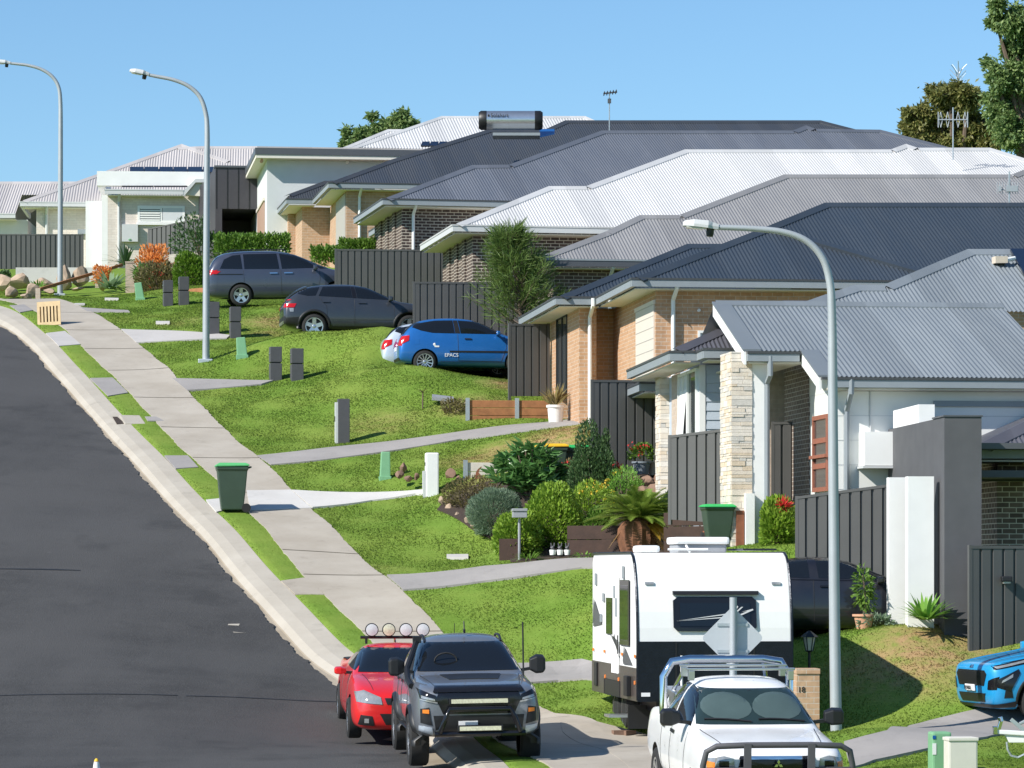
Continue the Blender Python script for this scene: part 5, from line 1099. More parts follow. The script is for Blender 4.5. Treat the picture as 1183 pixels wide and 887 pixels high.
mb=MB(); mb.prism([(-1.05,-.012,1.55),(-1.3,-.012,1.53),(-1.28,-.012,1.62)],(0,.024,0)); mb.build('roof_fin',M['paint_charcoal'],c.e)
car_place(c.e,414,97,9,tilt=False,z=6.33)
# --- hatchbacks: blue and, behind it, silver
def hatch(paint,label,lights=True,detail=True):
    ST=[(1.95,.36,.55,.62,.66,.58,.72,.5),(1.84,.24,.56,.78,.78,.72,.84,.58),(1.45,.2,.58,.83,.88,.78,.95,.64),(.98,.18,.6,.84,.95,.80,1.02,.66),(.85,.18,.6,.84,.96,.80,1.06,.66),(.2,.18,.6,.84,.98,.80,1.44,.56),(-.3,.18,.6,.84,.99,.80,1.5,.57),(-.95,.18,.6,.84,1.0,.80,1.49,.56),(-1.5,.2,.62,.84,1.02,.79,1.40,.53),(-1.75,.25,.64,.82,1.0,.76,1.14,.62),(-1.9,.3,.6,.79,.85,.73,.92,.62),(-1.95,.36,.56,.7,.7,.66,.76,.56)]
    c=Car('hatchback',label,ST,paint,r=.3,W=.84,wells=[(1.22,.3,.35),(-1.26,.3,.35)])
    c.patch('side_window','glass_car','L',[(-1.58,1.22),(-1.5,1.32),(-.98,1.41),(-.5,1.42),(-.46,1.06),(-1.05,1.07),(-1.35,1.13)],mirror=True); c.patch('side_window','glass_car','L',[(-.3,1.06),(-.36,1.42),(.15,1.39),(.55,1.2),(.8,1.05)],mirror=True)
    c.patch('pillar_trim','black','L',[(-.45,1.06),(-.49,1.42),(-.37,1.42),(-.31,1.06)],mirror=True,off=.003)
    c.patch('windscreen','glass_car','F',off=.009,poly=[(-.58,1.06),(.58,1.06),(.5,1.4),(-.5,1.4)]); c.patch('rear_window','glass_car','B',[(-.6,1.04),(.6,1.04),(.5,1.36),(-.5,1.36)])
    c.patch('tail_light','light_red','L',[(-1.88,.76),(-1.84,.98),(-1.66,1.0),(-1.68,.86)],mirror=True,off=.012); c.patch('tail_light','light_red','B',[(-.76,.72),(-.56,.74),(-.58,.98),(-.74,.98)],mirror=True,off=.012)
    c.patch('bumper_trim','black','B',[(-.7,.34),(.7,.34),(.68,.42),(-.68,.42)]); c.patch('number_plate','text_white','B',[(-.2,.62),(.2,.62),(.2,.72),(-.2,.72)],off=.012)
    c.line('door_seam','L',[(-.38,1.03),(-.36,.34),(.78,.32),(.92,.7),(.86,.98)],mirror=True); c.patch('rub_strip','black','L',[(-.6,.555),(-.6,.6),(.95,.6),(.95,.555)],mirror=True,off=.012)
    c.patch('door_handle','black','L',[(-.2,.9),(-.02,.9),(-.02,.93),(-.2,.93)],mirror=True,off=.025); c.line('sill_line','L',[(-.85,.31),(.85,.31)],.012,'black',mirror=True)
    c.patch('fuel_flap',paint,'R',[(-1.56,.76),(-1.56,.9),(-1.4,.9),(-1.4,.76)],off=.004)
    c.wheels((1.22,-1.26),.3,.19,.75,'alu',12,style=1,rr=.72); c.mirror_(.68,.84,1.07,paint,.13,.17,.13); return c
c=hatch('paint_blue','bright blue three door hatchback with white side lettering parked nearest the feathery tree')
o=text('EPACS','side_lettering',.13,(0,0,0),(PI/2,0,0),'text_white',c.e,ext=.002); o.location=(-.72,-.85,.44)
(l1,_,_,_),_d=c.hit('R',-.55,.48); o.location=(-.74,l1.y-.012,.44)
mb=MB(); (l1,_,_,_),_d=c.hit('R',-.98,.74); mb.rock((-1.0,l1.y-.004,.76),.05,.008,.05,3); mb.box(-1.0,-.88,l1.y-.012,l1.y+.02,.69,.73); mb.build('side_sticker',M['text_white'],c.e)
car_place(c.e,541,92.4,8,z=5.12,tilt=False)
c=hatch('paint_silverblue','pale silver hatchback whose tail shows behind the blue hatchback'); car_place(c.e,520,94.3,8,z=5.14,tilt=False)
# --- black sedan by the sloping fence
ST=[(2.25,.36,.55,.66,.66,.62,.74,.5),(2.1,.24,.58,.82,.80,.78,.86,.62),(1.6,.2,.6,.89,.92,.84,.98,.7),(.95,.18,.62,.9,1.0,.85,1.05,.7),(.8,.18,.62,.9,1.0,.85,1.08,.7),(.05,.18,.62,.9,1.02,.85,1.42,.56),(-.4,.18,.62,.9,1.03,.85,1.47,.57),(-1.1,.18,.62,.9,1.04,.85,1.43,.55),(-1.75,.22,.64,.89,1.05,.83,1.15,.66),(-2.1,.28,.64,.85,1.0,.8,1.05,.68),(-2.25,.36,.6,.74,.8,.7,.86,.6)]
c=Car('sedan','glossy black car in the carport half hidden by the caravan and the lamp post',ST,'paint_black',r=.33,W=.9,wells=[(1.38,.33,.38),(-1.3,.33,.38)])
c.patch('side_window','glass_car','L',[(-1.35,1.12),(-1.0,1.37),(-.62,1.40),(-.6,1.09)],mirror=True); c.patch('side_window','glass_car','L',[(-.44,1.09),(-.48,1.41),(.0,1.37),(.42,1.2),(.66,1.06)],mirror=True); c.patch('windscreen','glass_car','F',off=.009,poly=[(-.6,1.1),(.6,1.1),(.52,1.38),(-.52,1.38)])
c.patch('window_trim','black_gloss','L',[(-1.4,1.065),(.75,1.03),(.75,1.045),(-1.4,1.08)],mirror=True,off=.008); c.line('door_seam','L',[(-.53,1.05),(-.52,.35)],mirror=True,mt='tyre'); c.line('door_seam','L',[(.82,1.0),(.8,.35)],mirror=True,mt='tyre')
c.patch('door_handle','black_gloss','L',[(-.42,.93),(-.2,.93),(-.2,.96),(-.42,.96)],mirror=True,off=.03); c.wheels((1.38,-1.3),.33,.2,.8,'alu',10,style=1); c.mirror_(.6,.9,1.06,'paint_black')
car_place(c.e,(5.75)*F/60.75+CX,60.75,0,tilt=False,z=-1.28)
# --- bright blue crossover at the right edge, seen from its front left
ST=[(2.12,.42,.62,.66,.82,.66,.88,.55),(2.04,.26,.62,.82,.92,.80,.97,.64),(1.85,.22,.64,.89,.97,.84,1.01,.7),(1.45,.2,.66,.905,1.0,.85,1.06,.72),(1.0,.2,.66,.905,1.04,.86,1.10,.72),(.85,.2,.66,.905,1.04,.86,1.15,.72),(.15,.2,.66,.905,1.06,.86,1.5,.6),(-.3,.2,.66,.905,1.07,.86,1.565,.61),(-1.1,.2,.66,.905,1.08,.86,1.54,.6),(-1.7,.24,.68,.9,1.1,.84,1.4,.58),(-2.0,.3,.68,.86,1.0,.78,1.1,.66),(-2.1,.4,.62,.74,.8,.7,.86,.6)]
c=Car('compact_crossover','bright sky blue crossover with black grille nosing in from the right edge',ST,'paint_cyan',r=.34,W=.905,wells=[(1.3,.34,.40),(-1.3,.34,.40)])
c.patch('grille','black','F',[(-.50,.62),(.50,.62),(.60,.80),(.52,.86),(-.52,.86),(-.60,.80)],off=.01); c.patch('lower_grille','black','F',[(-.46,.36),(.46,.36),(.54,.5),(-.54,.5)],off=.008)
c.patch('number_plate','text_white','F',[(-.19,.535),(.19,.535),(.19,.635),(-.19,.635)],off=.03); text('DJ 34 KU','plate_lettering',.085,(2.17,-.165,.555),(PI/2,0,PI/2),'text_dark',c.e,sx=.8)
c.patch('running_light','light_clear','L',[(1.99,.885),(2.02,.915),(1.45,1.0),(1.48,.965)],mirror=True,off=.014); c.patch('running_light_trim','black_gloss','L',[(2.03,.865),(2.04,.93),(1.40,1.03),(1.42,.95)],mirror=True,off=.006)
c.patch('headlight','black_gloss','L',[(2.03,.60),(2.0,.72),(1.66,.86),(1.64,.80),(1.82,.52)],mirror=True,off=.012); c.patch('headlight','black_gloss','F',[(.62,.56),(.80,.56),(.82,.76),(.66,.70)],mirror=True,off=.012); c.patch('lamp_lens','light_clear','L',[(1.95,.66),(1.93,.70),(1.76,.79),(1.77,.74)],mirror=True,off=.02)
c.patch('bumper_trim','black','L',[(1.98,.27),(2.0,.33),(1.74,.36),(1.72,.27)],mirror=True,off=.012); c.patch('bumper_trim','black','F',[(-.8,.27),(.8,.27),(.78,.33),(-.78,.33)],off=.012); c.patch('fog_trim','black','L',[(1.92,.42),(1.90,.54),(1.80,.56),(1.78,.42)],mirror=True)
c.patch('badge','chrome','F',[(-.07,.895),(.07,.895),(.05,.935),(-.05,.935)],off=.012); c.line('bonnet_seam','L',[(1.9,.965),(1.3,1.035),(.9,1.06)],.012,mirror=True); c.line('bonnet_crease','T',[(1.95,.42),(1.0,.5)],.012,'paint_cyan'); c.line('bonnet_crease','T',[(1.95,-.42),(1.0,-.5)],.012,'paint_cyan')
c.arch(1.3,.40,.05,.015,R=.34); c.arch(-1.3,.40,.05,.015,R=.34); c.patch('windscreen','glass_car','F',off=.009,poly=[(-.64,1.15),(.64,1.15),(.54,1.47),(-.54,1.47)]); c.patch('side_window','glass_car','L',[(-.12,1.14),(-.18,1.485),(.18,1.44),(.62,1.26),(.8,1.12)],mirror=True)
c.wheels((1.3,-1.3),.34,.22,.80,'alu',5,style=0,rr=.70); c.mirror_(.7,.92,1.14,'paint_cyan')
f_=math.radians(180+15); cx=(1106-CX)*55.2/F-2.1*math.cos(f_)+.24; cy=55.0-2.1*math.sin(f_); car_place(c.e,cx*F/cy+CX,cy,195,z=P(1183,827,55.3).z+.02,pitch=-3.5)
# --- red utility with four spotlights
ST=[(2.45,.3,.5,.62,.62,.58,.72,.5),(2.36,.2,.52,.82,.72,.76,.80,.62),(2.0,.18,.56,.905,.86,.84,.92,.68),(1.4,.17,.58,.915,.95,.86,1.0,.74),(.95,.17,.6,.915,.97,.865,1.02,.74),(.85,.17,.6,.915,.98,.865,1.06,.72),(.15,.17,.6,.915,1.0,.86,1.40,.56),(-.25,.17,.6,.915,1.01,.86,1.45,.57),(-.75,.17,.6,.915,1.02,.86,1.43,.56),(-1.1,.18,.6,.915,1.04,.86,1.06,.78),(-2.3,.2,.6,.91,1.06,.85,1.08,.8),(-2.45,.3,.6,.84,.98,.78,1.02,.7)]
c=Car('utility','bright red ute with four round spotlights on its roof, parked on the road',ST,'paint_red','ute',r=.34,W=.915,wells=[(1.5,.34,.39),(-1.45,.34,.39)])
c.patch('windscreen','glass_car','F',off=.009,poly=[(-.72,1.04),(.72,1.04),(.56,1.39),(-.56,1.39)]); c.patch('side_window','glass_car','L',[(-.62,1.07),(-.56,1.37),(.05,1.37),(.45,1.2),(.72,1.06)],mirror=True)
c.patch('headlight','light_clear','F',[(.42,.63),(.82,.66),(.84,.80),(.70,.84),(.44,.74)],mirror=True,off=.012); c.patch('grille','black','F',[(-.34,.63),(.34,.63),(.38,.73),(-.38,.73)],off=.01); c.patch('lower_grille','black','F',[(-.36,.3),(.36,.3),(.46,.48),(-.46,.48)],off=.01); c.patch('fog_surround','black','F',[(.54,.28),(.80,.30),(.76,.46),(.58,.44)],mirror=True,off=.01); c.patch('fog_light','light_clear','F',[(.63,.33),(.70,.33),(.70,.40),(.63,.40)],mirror=True,off=.02)
c.line('bonnet_seam','T',[(2.2,.55),(1.0,.66)],.012); c.line('bonnet_seam','T',[(2.2,-.55),(1.0,-.66)],.012); c.line('door_seam','L',[(.75,1.0),(.85,.3),(-.55,.28),(-.66,1.02)],mirror=True)
c.patch('tray_cover','black','T',[(-1.2,-.76),(-2.3,-.78),(-2.3,.78),(-1.2,.76)],off=.02); c.patch('door_handle','paint_red','L',[(-.5,.9),(-.3,.9),(-.3,.93),(-.5,.93)],mirror=True,off=.025); c.patch('number_plate','text_white','F',[(-.19,.5),(.19,.5),(.19,.6),(-.19,.6)],off=.02)
c.wheels((1.5,-1.45),.34,.23,.82,'alu',10,style=1,rr=.75); c.mirror_(.62,.92,1.05,'paint_red',.14,.2,.14)
mb=MB(); mb.tube([(-.45,-.6,1.53),(-.45,.6,1.53)],.025,8); mb.bar((-.45,.5,1.42),(-.45,.5,1.53),.05,.04); mb.bar((-.45,-.5,1.42),(-.45,-.5,1.53),.05,.04); mb.build('roof_bar',M['black'],c.e,smooth=True)
for i in range(4):
    y=.46-i*.29; Mx=Matrix.Translation((-.42,y,1.66))@Matrix.Rotation(PI/2,4,'Y'); mb=MB(); mb.lathe([(.06,-.12),(.10,-.08),(.115,.0),(.115,.03),(.10,.035)],20,Mx); o=mb.build('spotlight',M['black'],c.e,smooth=True); mb=MB(); mb.lathe([(.10,.036),(.06,.043),(.001,.046)],20,Mx,False); mb.build('lens',M['led' if i==2 else 'spot_lens'],o,smooth=True)
mb=MB(); mb.tube([(.9,.86,1.0),(.93,.88,1.85)],.006,5); mb.build('aerial',M['black'],c.e); mb=MB(); mb.prism([(-.5,-.012,1.44),(-.75,-.012,1.43),(-.73,-.012,1.52)],(0,.024,0)); mb.build('roof_fin',M['paint_red'],c.e)
f_=math.radians(-90+6); cx=-1.68-2.45*math.cos(f_); cy=56.0-2.45*math.sin(f_); car_place(c.e,cx*F/cy+CX,cy,-84,dz=-.11,pitch=-2.6)
# --- tall four wheel drive utilities
def pickup(paint,label,r,lift,win='glass_car',zw=0):
    ST=[(2.6,.55,.78,.70,1.0,.72,1.06,.6),(2.52,.42,.78,.88,1.06,.84,1.13,.7),(2.25,.40,.8,.925,1.12,.88,1.18,.76),(1.75,.38,.82,.93,1.15,.885,1.22,.78),(1.2,.38,.84,.93,1.18,.89,1.25,.78),(1.05,.38,.84,.93,1.18,.89,1.28,.78),(.4,.38,.84,.93,1.2,.89,1.72,.62),(.0,.38,.84,.93,1.21,.89,1.80,.64),(-.75,.38,.84,.93,1.22,.89,1.80,.64),(-1.0,.38,.84,.93,1.22,.89,1.68,.63),(-1.08,.38,.84,.93,1.22,.89,1.25,.8),(-2.45,.42,.84,.92,1.22,.88,1.24,.82),(-2.6,.5,.84,.88,1.1,.82,1.15,.74)]
    ST=[(x,zb+lift,zm+lift,wm,zs+lift,ws,zt+lift,wt) for x,zb,zm,wm,zs,ws,zt,wt in ST]
    c=Car('utility',label,ST,paint,'ute',r=r,W=.93,wells=[(1.6,r,r+.07),(-1.5,r,r+.07)]); Z=lambda q:[(a,b+lift) for a,b in q]
    c.patch('windscreen',win,'F',off=.009,poly=Z([(-.76,1.30),(.76,1.30),(.64,1.70),(-.64,1.70)])); c.patch('side_window','glass_car','L',Z([(-.98,1.28),(-.9,1.7),(-.32,1.71),(-.3,1.27)]),mirror=True); c.patch('side_window','glass_car','L',Z([(-.2,1.27),(-.22,1.71),(.28,1.67),(.6,1.48),(.9,1.27)]),mirror=True)
    c.line('door_seam','L',Z([(-.25,1.25),(-.25,.5)]),mirror=True); c.line('door_seam','L',Z([(.95,1.2),(.98,.5),(-1.02,.5),(-1.04,1.22)]),mirror=True); c.patch('door_handle','black','L',Z([(-.2,1.09),(.02,1.09),(.02,1.13),(-.2,1.13)]),mirror=True,off=.03); c.patch('door_handle','black','L',Z([(-.98,1.09),(-.78,1.09),(-.78,1.13),(-.98,1.13)]),mirror=True,off=.03)
    c.patch('side_step','black','L',Z([(-1.0,.40),(1.0,.40),(1.0,.47),(-1.0,.47)]),mirror=True,off=.08,edge=.1)
    c.line('bonnet_seam','T',[(2.35,.62),(1.15,.74)],.012); c.line('bonnet_seam','T',[(2.35,-.62),(1.15,-.74)],.012); return c
c=pickup('paint_slate','slate grey four wheel drive ute with black light bars in front of the red ute',.40,.06); z=.06
c.patch('grille','black_gloss','F',[(-.52,.76+z),(.52,.76+z),(.62,.98+z),(.58,1.07+z),(-.58,1.07+z),(-.62,.98+z)],off=.012); c.patch('bonnet_protector','black_gloss','F',[(-.66,1.07+z),(.66,1.07+z),(.62,1.15+z),(-.62,1.15+z)],off=.03,edge=.04)
c.patch('headlight','black_gloss','F',[(.60,.93+z),(.84,.98+z),(.86,1.12+z),(.62,1.03+z)],mirror=True,off=.014); c.patch('lamp_lens','light_clear','F',[(.63,.95+z),(.82,.99+z),(.82,1.03+z),(.64,.98+z)],mirror=True,off=.02); c.patch('running_light','light_clear','F',[(.60,.935+z),(.84,.985+z),(.84,.965+z),(.6,.915+z)],mirror=True,off=.018)
c.patch('fog_surround','black','F',[(.68,.60+z),(.84,.64+z),(.84,.84+z),(.72,.86+z)],mirror=True,off=.012); c.patch('indicator','light_orange','F',[(.72,.77+z),(.81,.78+z),(.81,.83+z),(.72,.83+z)],mirror=True,off=.02); c.patch('bumper_wing','paint_silverblue','F',[(.66,.46+z),(.86,.52+z),(.86,.60+z),(.68,.57+z)],mirror=True,off=.014); c.patch('lower_bumper','black','F',[(-.62,.48+z),(.62,.48+z),(.66,.74+z),(-.66,.74+z)],off=.012)
def ledbar(c,w,zc,x,name='light_bar'):
    mb=MB(); mb.box(x-.05,x,-w,w,zc-.045,zc+.045); o=mb.build(name,M['black'],c.e,bevel=.01); mb=MB(); mb.box(x+.001,x+.008,-w+.03,w-.03,zc-.03,zc+.03); mb.build('lens',M['led'],o)
ledbar(c,.44,.95+z,2.72); ledbar(c,.33,.56+z,2.80)
mb=MB(); mb.tube([(2.6,.62,.50+z),(2.78,.58,.52+z),(2.80,.50,.72+z),(2.78,.44,.84+z),(2.78,-.44,.84+z),(2.80,-.50,.72+z),(2.78,-.58,.52+z),(2.6,-.62,.50+z)],.038,10); mb.tube([(2.74,-.66,.48+z),(2.74,.66,.48+z)],.04,8); mb.build('nudge_bar',M['black_gloss'],c.e,smooth=True)
c.patch('bonnet_scoop','black','T',[(1.25,-.45),(1.85,-.36),(1.85,.36),(1.25,.45)],off=.012); c.patch('number_plate','text_white','F',[(-.3,.60+z),(-.02,.60+z),(-.02,.66+z),(-.3,.66+z)],off=.03); c.patch('small_badge','light_clear','F',[(.52,.55+z),(.6,.55+z),(.6,.59+z),(.52,.59+z)],off=.03)
c.arch(1.6,.46,.07,.05,R=.40); c.arch(-1.5,.46,.07,.05,R=.40); c.wheels((1.6,-1.5),.40,.29,.82,'alu',6,style=0,rr=.6); c.mirror_(.80,.96,1.37+z,'black',.16,.24,.30)
for y in (.58,-.58):
    q=[c.hit('T',x,y)[0][0] for x in (.15,-.1,-.4,-.7,-.85)]; mb=MB(); mb.tube([q[0]]+[p_+Vector((0,0,.05)) for p_ in q[1:4]]+[q[4]],.02,6); mb.build('roof_rail',M['black'],c.e,smooth=True)
mb=MB(); mb.tube([(1.6,-.9,1.12+z),(1.3,-.93,1.2+z),(1.0,-.92,1.34+z),(.55,-.76,1.66+z),(.42,-.72,1.74+z)],.045,8); mb.box(.36,.50,-.78,-.66,1.70+z,1.80+z); mb.build('snorkel',M['black'],c.e,smooth=True)
mb=MB(); mb.tube([(1.25,.80,1.2+z),(1.25,.80,2.02+z)],.014,6); mb.build('whip_aerial',M['black'],c.e); mb=MB(); mb.tube([(.1,.03,1.82+z),(.05,.03,2.0+z)],.01,5); mb.rock((.1,.03,1.86+z),.05,.03,.04); mb.build('roof_aerial',M['black'],c.e)
mb=MB(); (l1,_,_,_),_d=c.hit('F',-.32,1.36+z); mb.tube([Vector((l1.x-.12,-.32+.17*math.cos(a),l1.z+.08+.12*math.sin(a))) for a in [k*PI/8 for k in range(9)]],.014,5); mb.build('steering_wheel',M['tyre'],c.e)
c.patch('registration_sticker','text_white','F',[(.08,1.60+z),(.14,1.60+z),(.14,1.63+z),(.08,1.63+z)],off=.008)
f_=math.radians(-84); cx=-.45-2.75*math.cos(f_); cy=50.0-2.75*math.sin(f_); car_place(c.e,cx*F/cy+CX,cy,-84,dz=-.10)
# --- white utility with bull bar
c=pickup('paint_white','white four wheel drive ute with black bull bar and sunshades behind the windscreen',.37,.0,'glass_teal')
for y in (.33,-.33):
    c.patch('sunshade','sunshade','F',[(y+.325*math.cos(a),1.475+(.185 if math.sin(a)>0 else .13)*math.sin(a)) for a in [k*PI/10 for k in range(20)]],off=.014,edge=.004)
c.patch('grille','black_gloss','F',[(-.50,.86),(.50,.86),(.46,1.02),(-.46,1.02)],off=.012); c.patch('grille_bar','chrome','F',[(-.48,1.02),(.48,1.02),(.46,1.06),(-.46,1.06)],off=.02); c.patch('headlight','light_clear','F',[(.52,.82),(.86,.86),(.86,1.02),(.66,1.06),(.54,1.03)],mirror=True,off=.014); c.patch('lamp_reflector','black_gloss','F',[(.60,.88),(.72,.88),(.72,1.0),(.60,1.0)],mirror=True,off=.02); c.patch('indicator','light_orange','F',[(.77,.88),(.85,.89),(.85,.99),(.77,.98)],mirror=True,off=.02); c.patch('lower_bumper','black','F',[(-.7,.46),(.7,.46),(.74,.72),(-.74,.72)],off=.012)
mb=MB()
for a in (90,210,330):
    q=math.radians(a); r_=lambda rad,d:(2.70,rad*math.cos(q+d),.97+rad*math.sin(q+d)); mb.prism([(2.70,0,.97),r_(.035,.55),r_(.062,0),r_(.035,-.55)],(.015,0,0))
mb.build('badge',M['chrome'],c.e)
mb=MB(); 
loop=[(2.62,.93,.70),(2.66,.94,.95),(2.68,.90,1.13),(2.72,.78,1.20),(2.74,.4,1.215),(2.74,-.4,1.215),(2.72,-.78,1.20),(2.68,-.90,1.13),(2.66,-.94,.95),(2.62,-.93,.70)]
mb.tube(loop,.038,10); mb.tube([(2.74,-.93,.74),(2.78,-.4,.74),(2.78,.4,.74),(2.74,.93,.74)],.07,10)
for y in (.40,-.40): mb.bar((2.76,y,.55),(2.77,y,1.235),  .04,.09)
mb.bar((2.70,-.9,.92),(2.70,-.42,.92),.03,.03); mb.bar((2.70,.9,.92),(2.70,.42,.92),.03,.03); mb.build('bull_bar',M['letter_grey'],c.e,smooth=True)
mb=MB(); mb.box(2.5,2.86,-.93,.93,.5,.67); mb.build('bull_bar_base',M['letter_grey'],c.e,bevel=.04)
c.mirror_(.78,.96,1.37,'black',.16,.26,.24); c.wheels((1.6,-1.5),.37,.26,.80,'alu',6,style=0,rr=.62)
mb=MB(); mb.tube([(-1.2,.86,1.22),(-1.22,.86,1.72),(-1.24,.74,1.92),(-1.24,.5,1.955),(-1.24,-.5,1.955),(-1.24,-.74,1.92),(-1.22,-.86,1.72),(-1.2,-.86,1.22)],.055,12); mb.tube([(-1.24,.5,1.955),(-1.9,.72,1.28)],.03,8); mb.tube([(-1.24,-.5,1.955),(-1.9,-.72,1.28)],.03,8); mb.build('sports_bar',M['chrome'],c.e,smooth=True)
for x in (-.1,-.7):
    mb=MB(); mb.box(x-.04,x+.04,-.72,.72,1.90,1.93); mb.box(x-.05,x+.05,.62,.7,1.77,1.90); mb.box(x-.05,x+.05,-.7,-.62,1.77,1.90); mb.build('roof_bar',M['alu'],c.e,bevel=.008)
mb=MB(); mb.box(-2.3,-1.2,-.7,.7,1.22,1.50); mb.build('toolbox',M['alu'],c.e,bevel=.02)
for y0,y1 in ((.65,.05),(-.05,-.65)):
    P3=[c.hit('F',y0+(y1-y0)*t,1.325+.03*math.sin(t*2))[0][0]+Vector((.02,0,.012)) for t in (0,.25,.5,.75,1)]; mb=MB(); mb.tube(P3,.014,5); mb.build('wiper',M['black'],c.e)
mb=MB(); P0=c.hit('F',0,1.68)[0][0]; mb.rock((P0.x+.0,.0,1.665),.03,.11,.03); mb.build('rear_view_mirror',M['black'],c.e,smooth=True)
f_=math.radians(-84.5); cx=(898-CX)*42.8/F-2.8*math.cos(f_); cy=42.8-2.8*math.sin(f_); car_place(c.e,cx*F/cy+CX,cy,-84,z=-3.26,pitch=-3.2)

# ------------------------------------------------------------------ caravan
D=54.3; yaw=math.radians(-90+6.8); L=5.0; gx_=(826-CX)*D/F; e=thing('caravan','white touring caravan with black checker plate front and zigzag graphics','caravan'); f=Vector((math.cos(yaw),math.sin(yaw),0)); cc=Vector((gx_,D,0))-f*(L/2)
zg=P(0,851,55.2).z; e.location=(cc.x,cc.y,zg); e.rotation_euler=(0,0,yaw); Wc=1.225
side=[(2.5,.62),(2.5,1.54),(2.49,1.75),(2.46,2.0),(2.42,2.2),(2.36,2.4),(2.28,2.6),(2.18,2.76),(2.05,2.87),(1.88,2.93),(-2.35,2.93),(-2.5,2.8),(-2.5,.9),(-2.2,.62)]
mb=MB(); mb.prism([(x,-Wc,z) for x,z in side],(0,2*Wc,0)); bd=mb.build('body',M['white'],e,bevel=.03)
def zx(z):                                      # front face position at height z
    q=side[:10]; 
    for (x0,z0_),(x1,z1_) in zip(q[:-1],q[1:]):
        if z0_<=z<=z1_: return x0+(x1-x0)*(z-z0_)/(z1_-z0_)
    return 2.5
mb=MB(); mb.box(2.502,2.53,-Wc-.004,Wc+.004,.6,1.54); fp=mb.build('front_plate',M['checker'],e)
for y in (-.62,.62):
    mb=MB(); mb.box(2.531,2.54,y-.012,y+.012,.62,1.52); mb.build('plate_seam',M['black'],fp)
for k in (1,-1):
    mb=MB(); mb.box(-2.48,2.5,k*(Wc+.002),k*(Wc+.014),.6,1.12); mb.build('side_plate',M['checker_side'],e)
    mb=MB(); pts=[(x,k*(Wc+.004),z) for x,z in side[:11]]; mb.tube(pts,.022,6); mb.build('edge_trim',M['checker'],e)
def wpatch(name,mt,poly,dz=.004,th=.014,parent=None):      # on the sloping front, (y,z)
    mb=MB(); mb.prism([(zx(z)+dz,y,z) for y,z in poly],(th,0,0)); return mb.build(name,M[mt],parent or e)
fw=wpatch('front_window','black_gloss',[(-.60,1.70),(.58,1.70),(.66,1.76),(.66,2.18),(.60,2.24),(-.58,2.24),(-.66,2.18),(-.66,1.76)],.01,.03)
wpatch('pane','glass_car',[(-.56,1.78),(.56,1.78),(.56,2.14),(-.56,2.14)],.042,.006,fw)
wpatch('window_hood','black',[(-.66,2.27),(.70,2.27),(.70,2.33),(-.66,2.33)],.01,.07)
# graphic lightning on the window
for q in ([(.62,1.862),(-.25,1.985),(-.26,1.965)],[(.62,1.858),(-.20,1.93),(-.2,1.91)],[(-.20,1.90),(-.42,2.08),(-.45,2.08),(-.24,1.90)],[(-.26,1.97),(-.36,2.10),(-.37,2.08),(-.29,1.97)],[(-.36,1.95),(-.60,2.05),(-.61,2.03),(-.38,1.93)],[(-.42,2.0),(-.60,2.05),(-.60,2.03)]): wpatch('front_graphic','fascia_light',[(-a_,b_) for a_,b_ in q],.052,.004)
for y in (-1.02,1.0): wpatch('marker_lamp','light_clear',[(y-.07,2.43),(y+.07,2.43),(y+.07,2.47),(y-.07,2.47)],.01,.02)
mb=MB(); mb.box(2.531,2.54,-Wc+.05,-Wc+.19,.68,.74); mb.build('white_sticker',M['text_white'],e)
k=-1   # the side seen at the left of the picture (y negative faces left)
def sw(name,mt,x0,x1,z0,z1,d=.03,parent=None):
    d=d*.35
    mb=MB(); mb.box(x0,x1,k*(Wc+.0145),k*(Wc+.0145+d),z0,z1); return mb.build(name,M[mt],parent or e,bevel=.01)
o=sw('side_window','black_gloss',.75,1.75,1.45,2.5,.04); sw('pane','glass_car',.83,1.67,1.53,2.42,.045,o); o=sw('side_window','black_gloss',-.75,-.05,1.6,2.2,.04); sw('pane','glass_car',-.68,-.12,1.67,2.13,.045,o)
sw('door','white',-.15,.62,.98,2.55,.012); sw('door_handle','black',.48,.58,1.3,1.6,.03)
for x,z,h_ in ((-2.0,2.5,.2),(1.1,2.62,.2),(.15,2.3,.2),(-1.1,2.2,.14),(-1.4,1.85,.14),(.35,2.05,.3)): sw('vent','fascia',x-.09,x+.09,z-h_/2,z+h_/2,.02)
for x in (-2.3,-1.0,.95,2.3): sw('marker_lamp','light_orange',x-.05,x+.05,1.28,1.33,.02)
for x in (-.9,.6,2.3): sw('marker_lamp','light_orange',x-.05,x+.05,.86,.92,.02)
def tri(q,mt='fascia_dark'):
    mb=MB(); mb.prism([(x,k*(Wc+.016),z) for x,z in q],(0,k*.004,0)); mb.build('side_graphic',M[mt],e)
for q in ([(-2.3,1.7),(-1.3,1.75),(-2.15,2.15)],[(-2.25,2.2),(-2.1,1.78),(-2.35,1.75)],[(.0,1.55),(.75,1.2),(.15,1.62)],[(1.1,1.15),(2.0,1.16),(1.25,1.42)],[(1.05,1.2),(1.2,1.5),(1.12,1.16)],[(-.4,1.62),(.7,1.3),(.62,1.5)]): tri(q)
sw('jerry_holder','black',1.55,1.9,.66,.98,.2); sw('jack_handle','black',-2.05,-1.75,.7,1.1,.08); sw('wheel_well','black',-1.0,.75,.6,.86,.006)
for x in (-.55,.35):
    for s_ in (-1,1):
        Mx=Matrix.Translation((x,s_*1.0,.37))@Matrix.Rotation(-s_*PI/2,4,'X'); mb=MB(); mb.lathe([(.2,-.12),(.34,-.12),(.37,-.06),(.37,.06),(.34,.12),(.22,.12)],24,Mx); w_=mb.build('wheel',M['tyre'],e,smooth=True); mb=MB(); mb.lathe([(.21,.05),(.22,.122),(.17,.10),(.05,.11),(.001,.115)],20,Mx,False); mb.build('rim',M['alu'],w_,smooth=True)
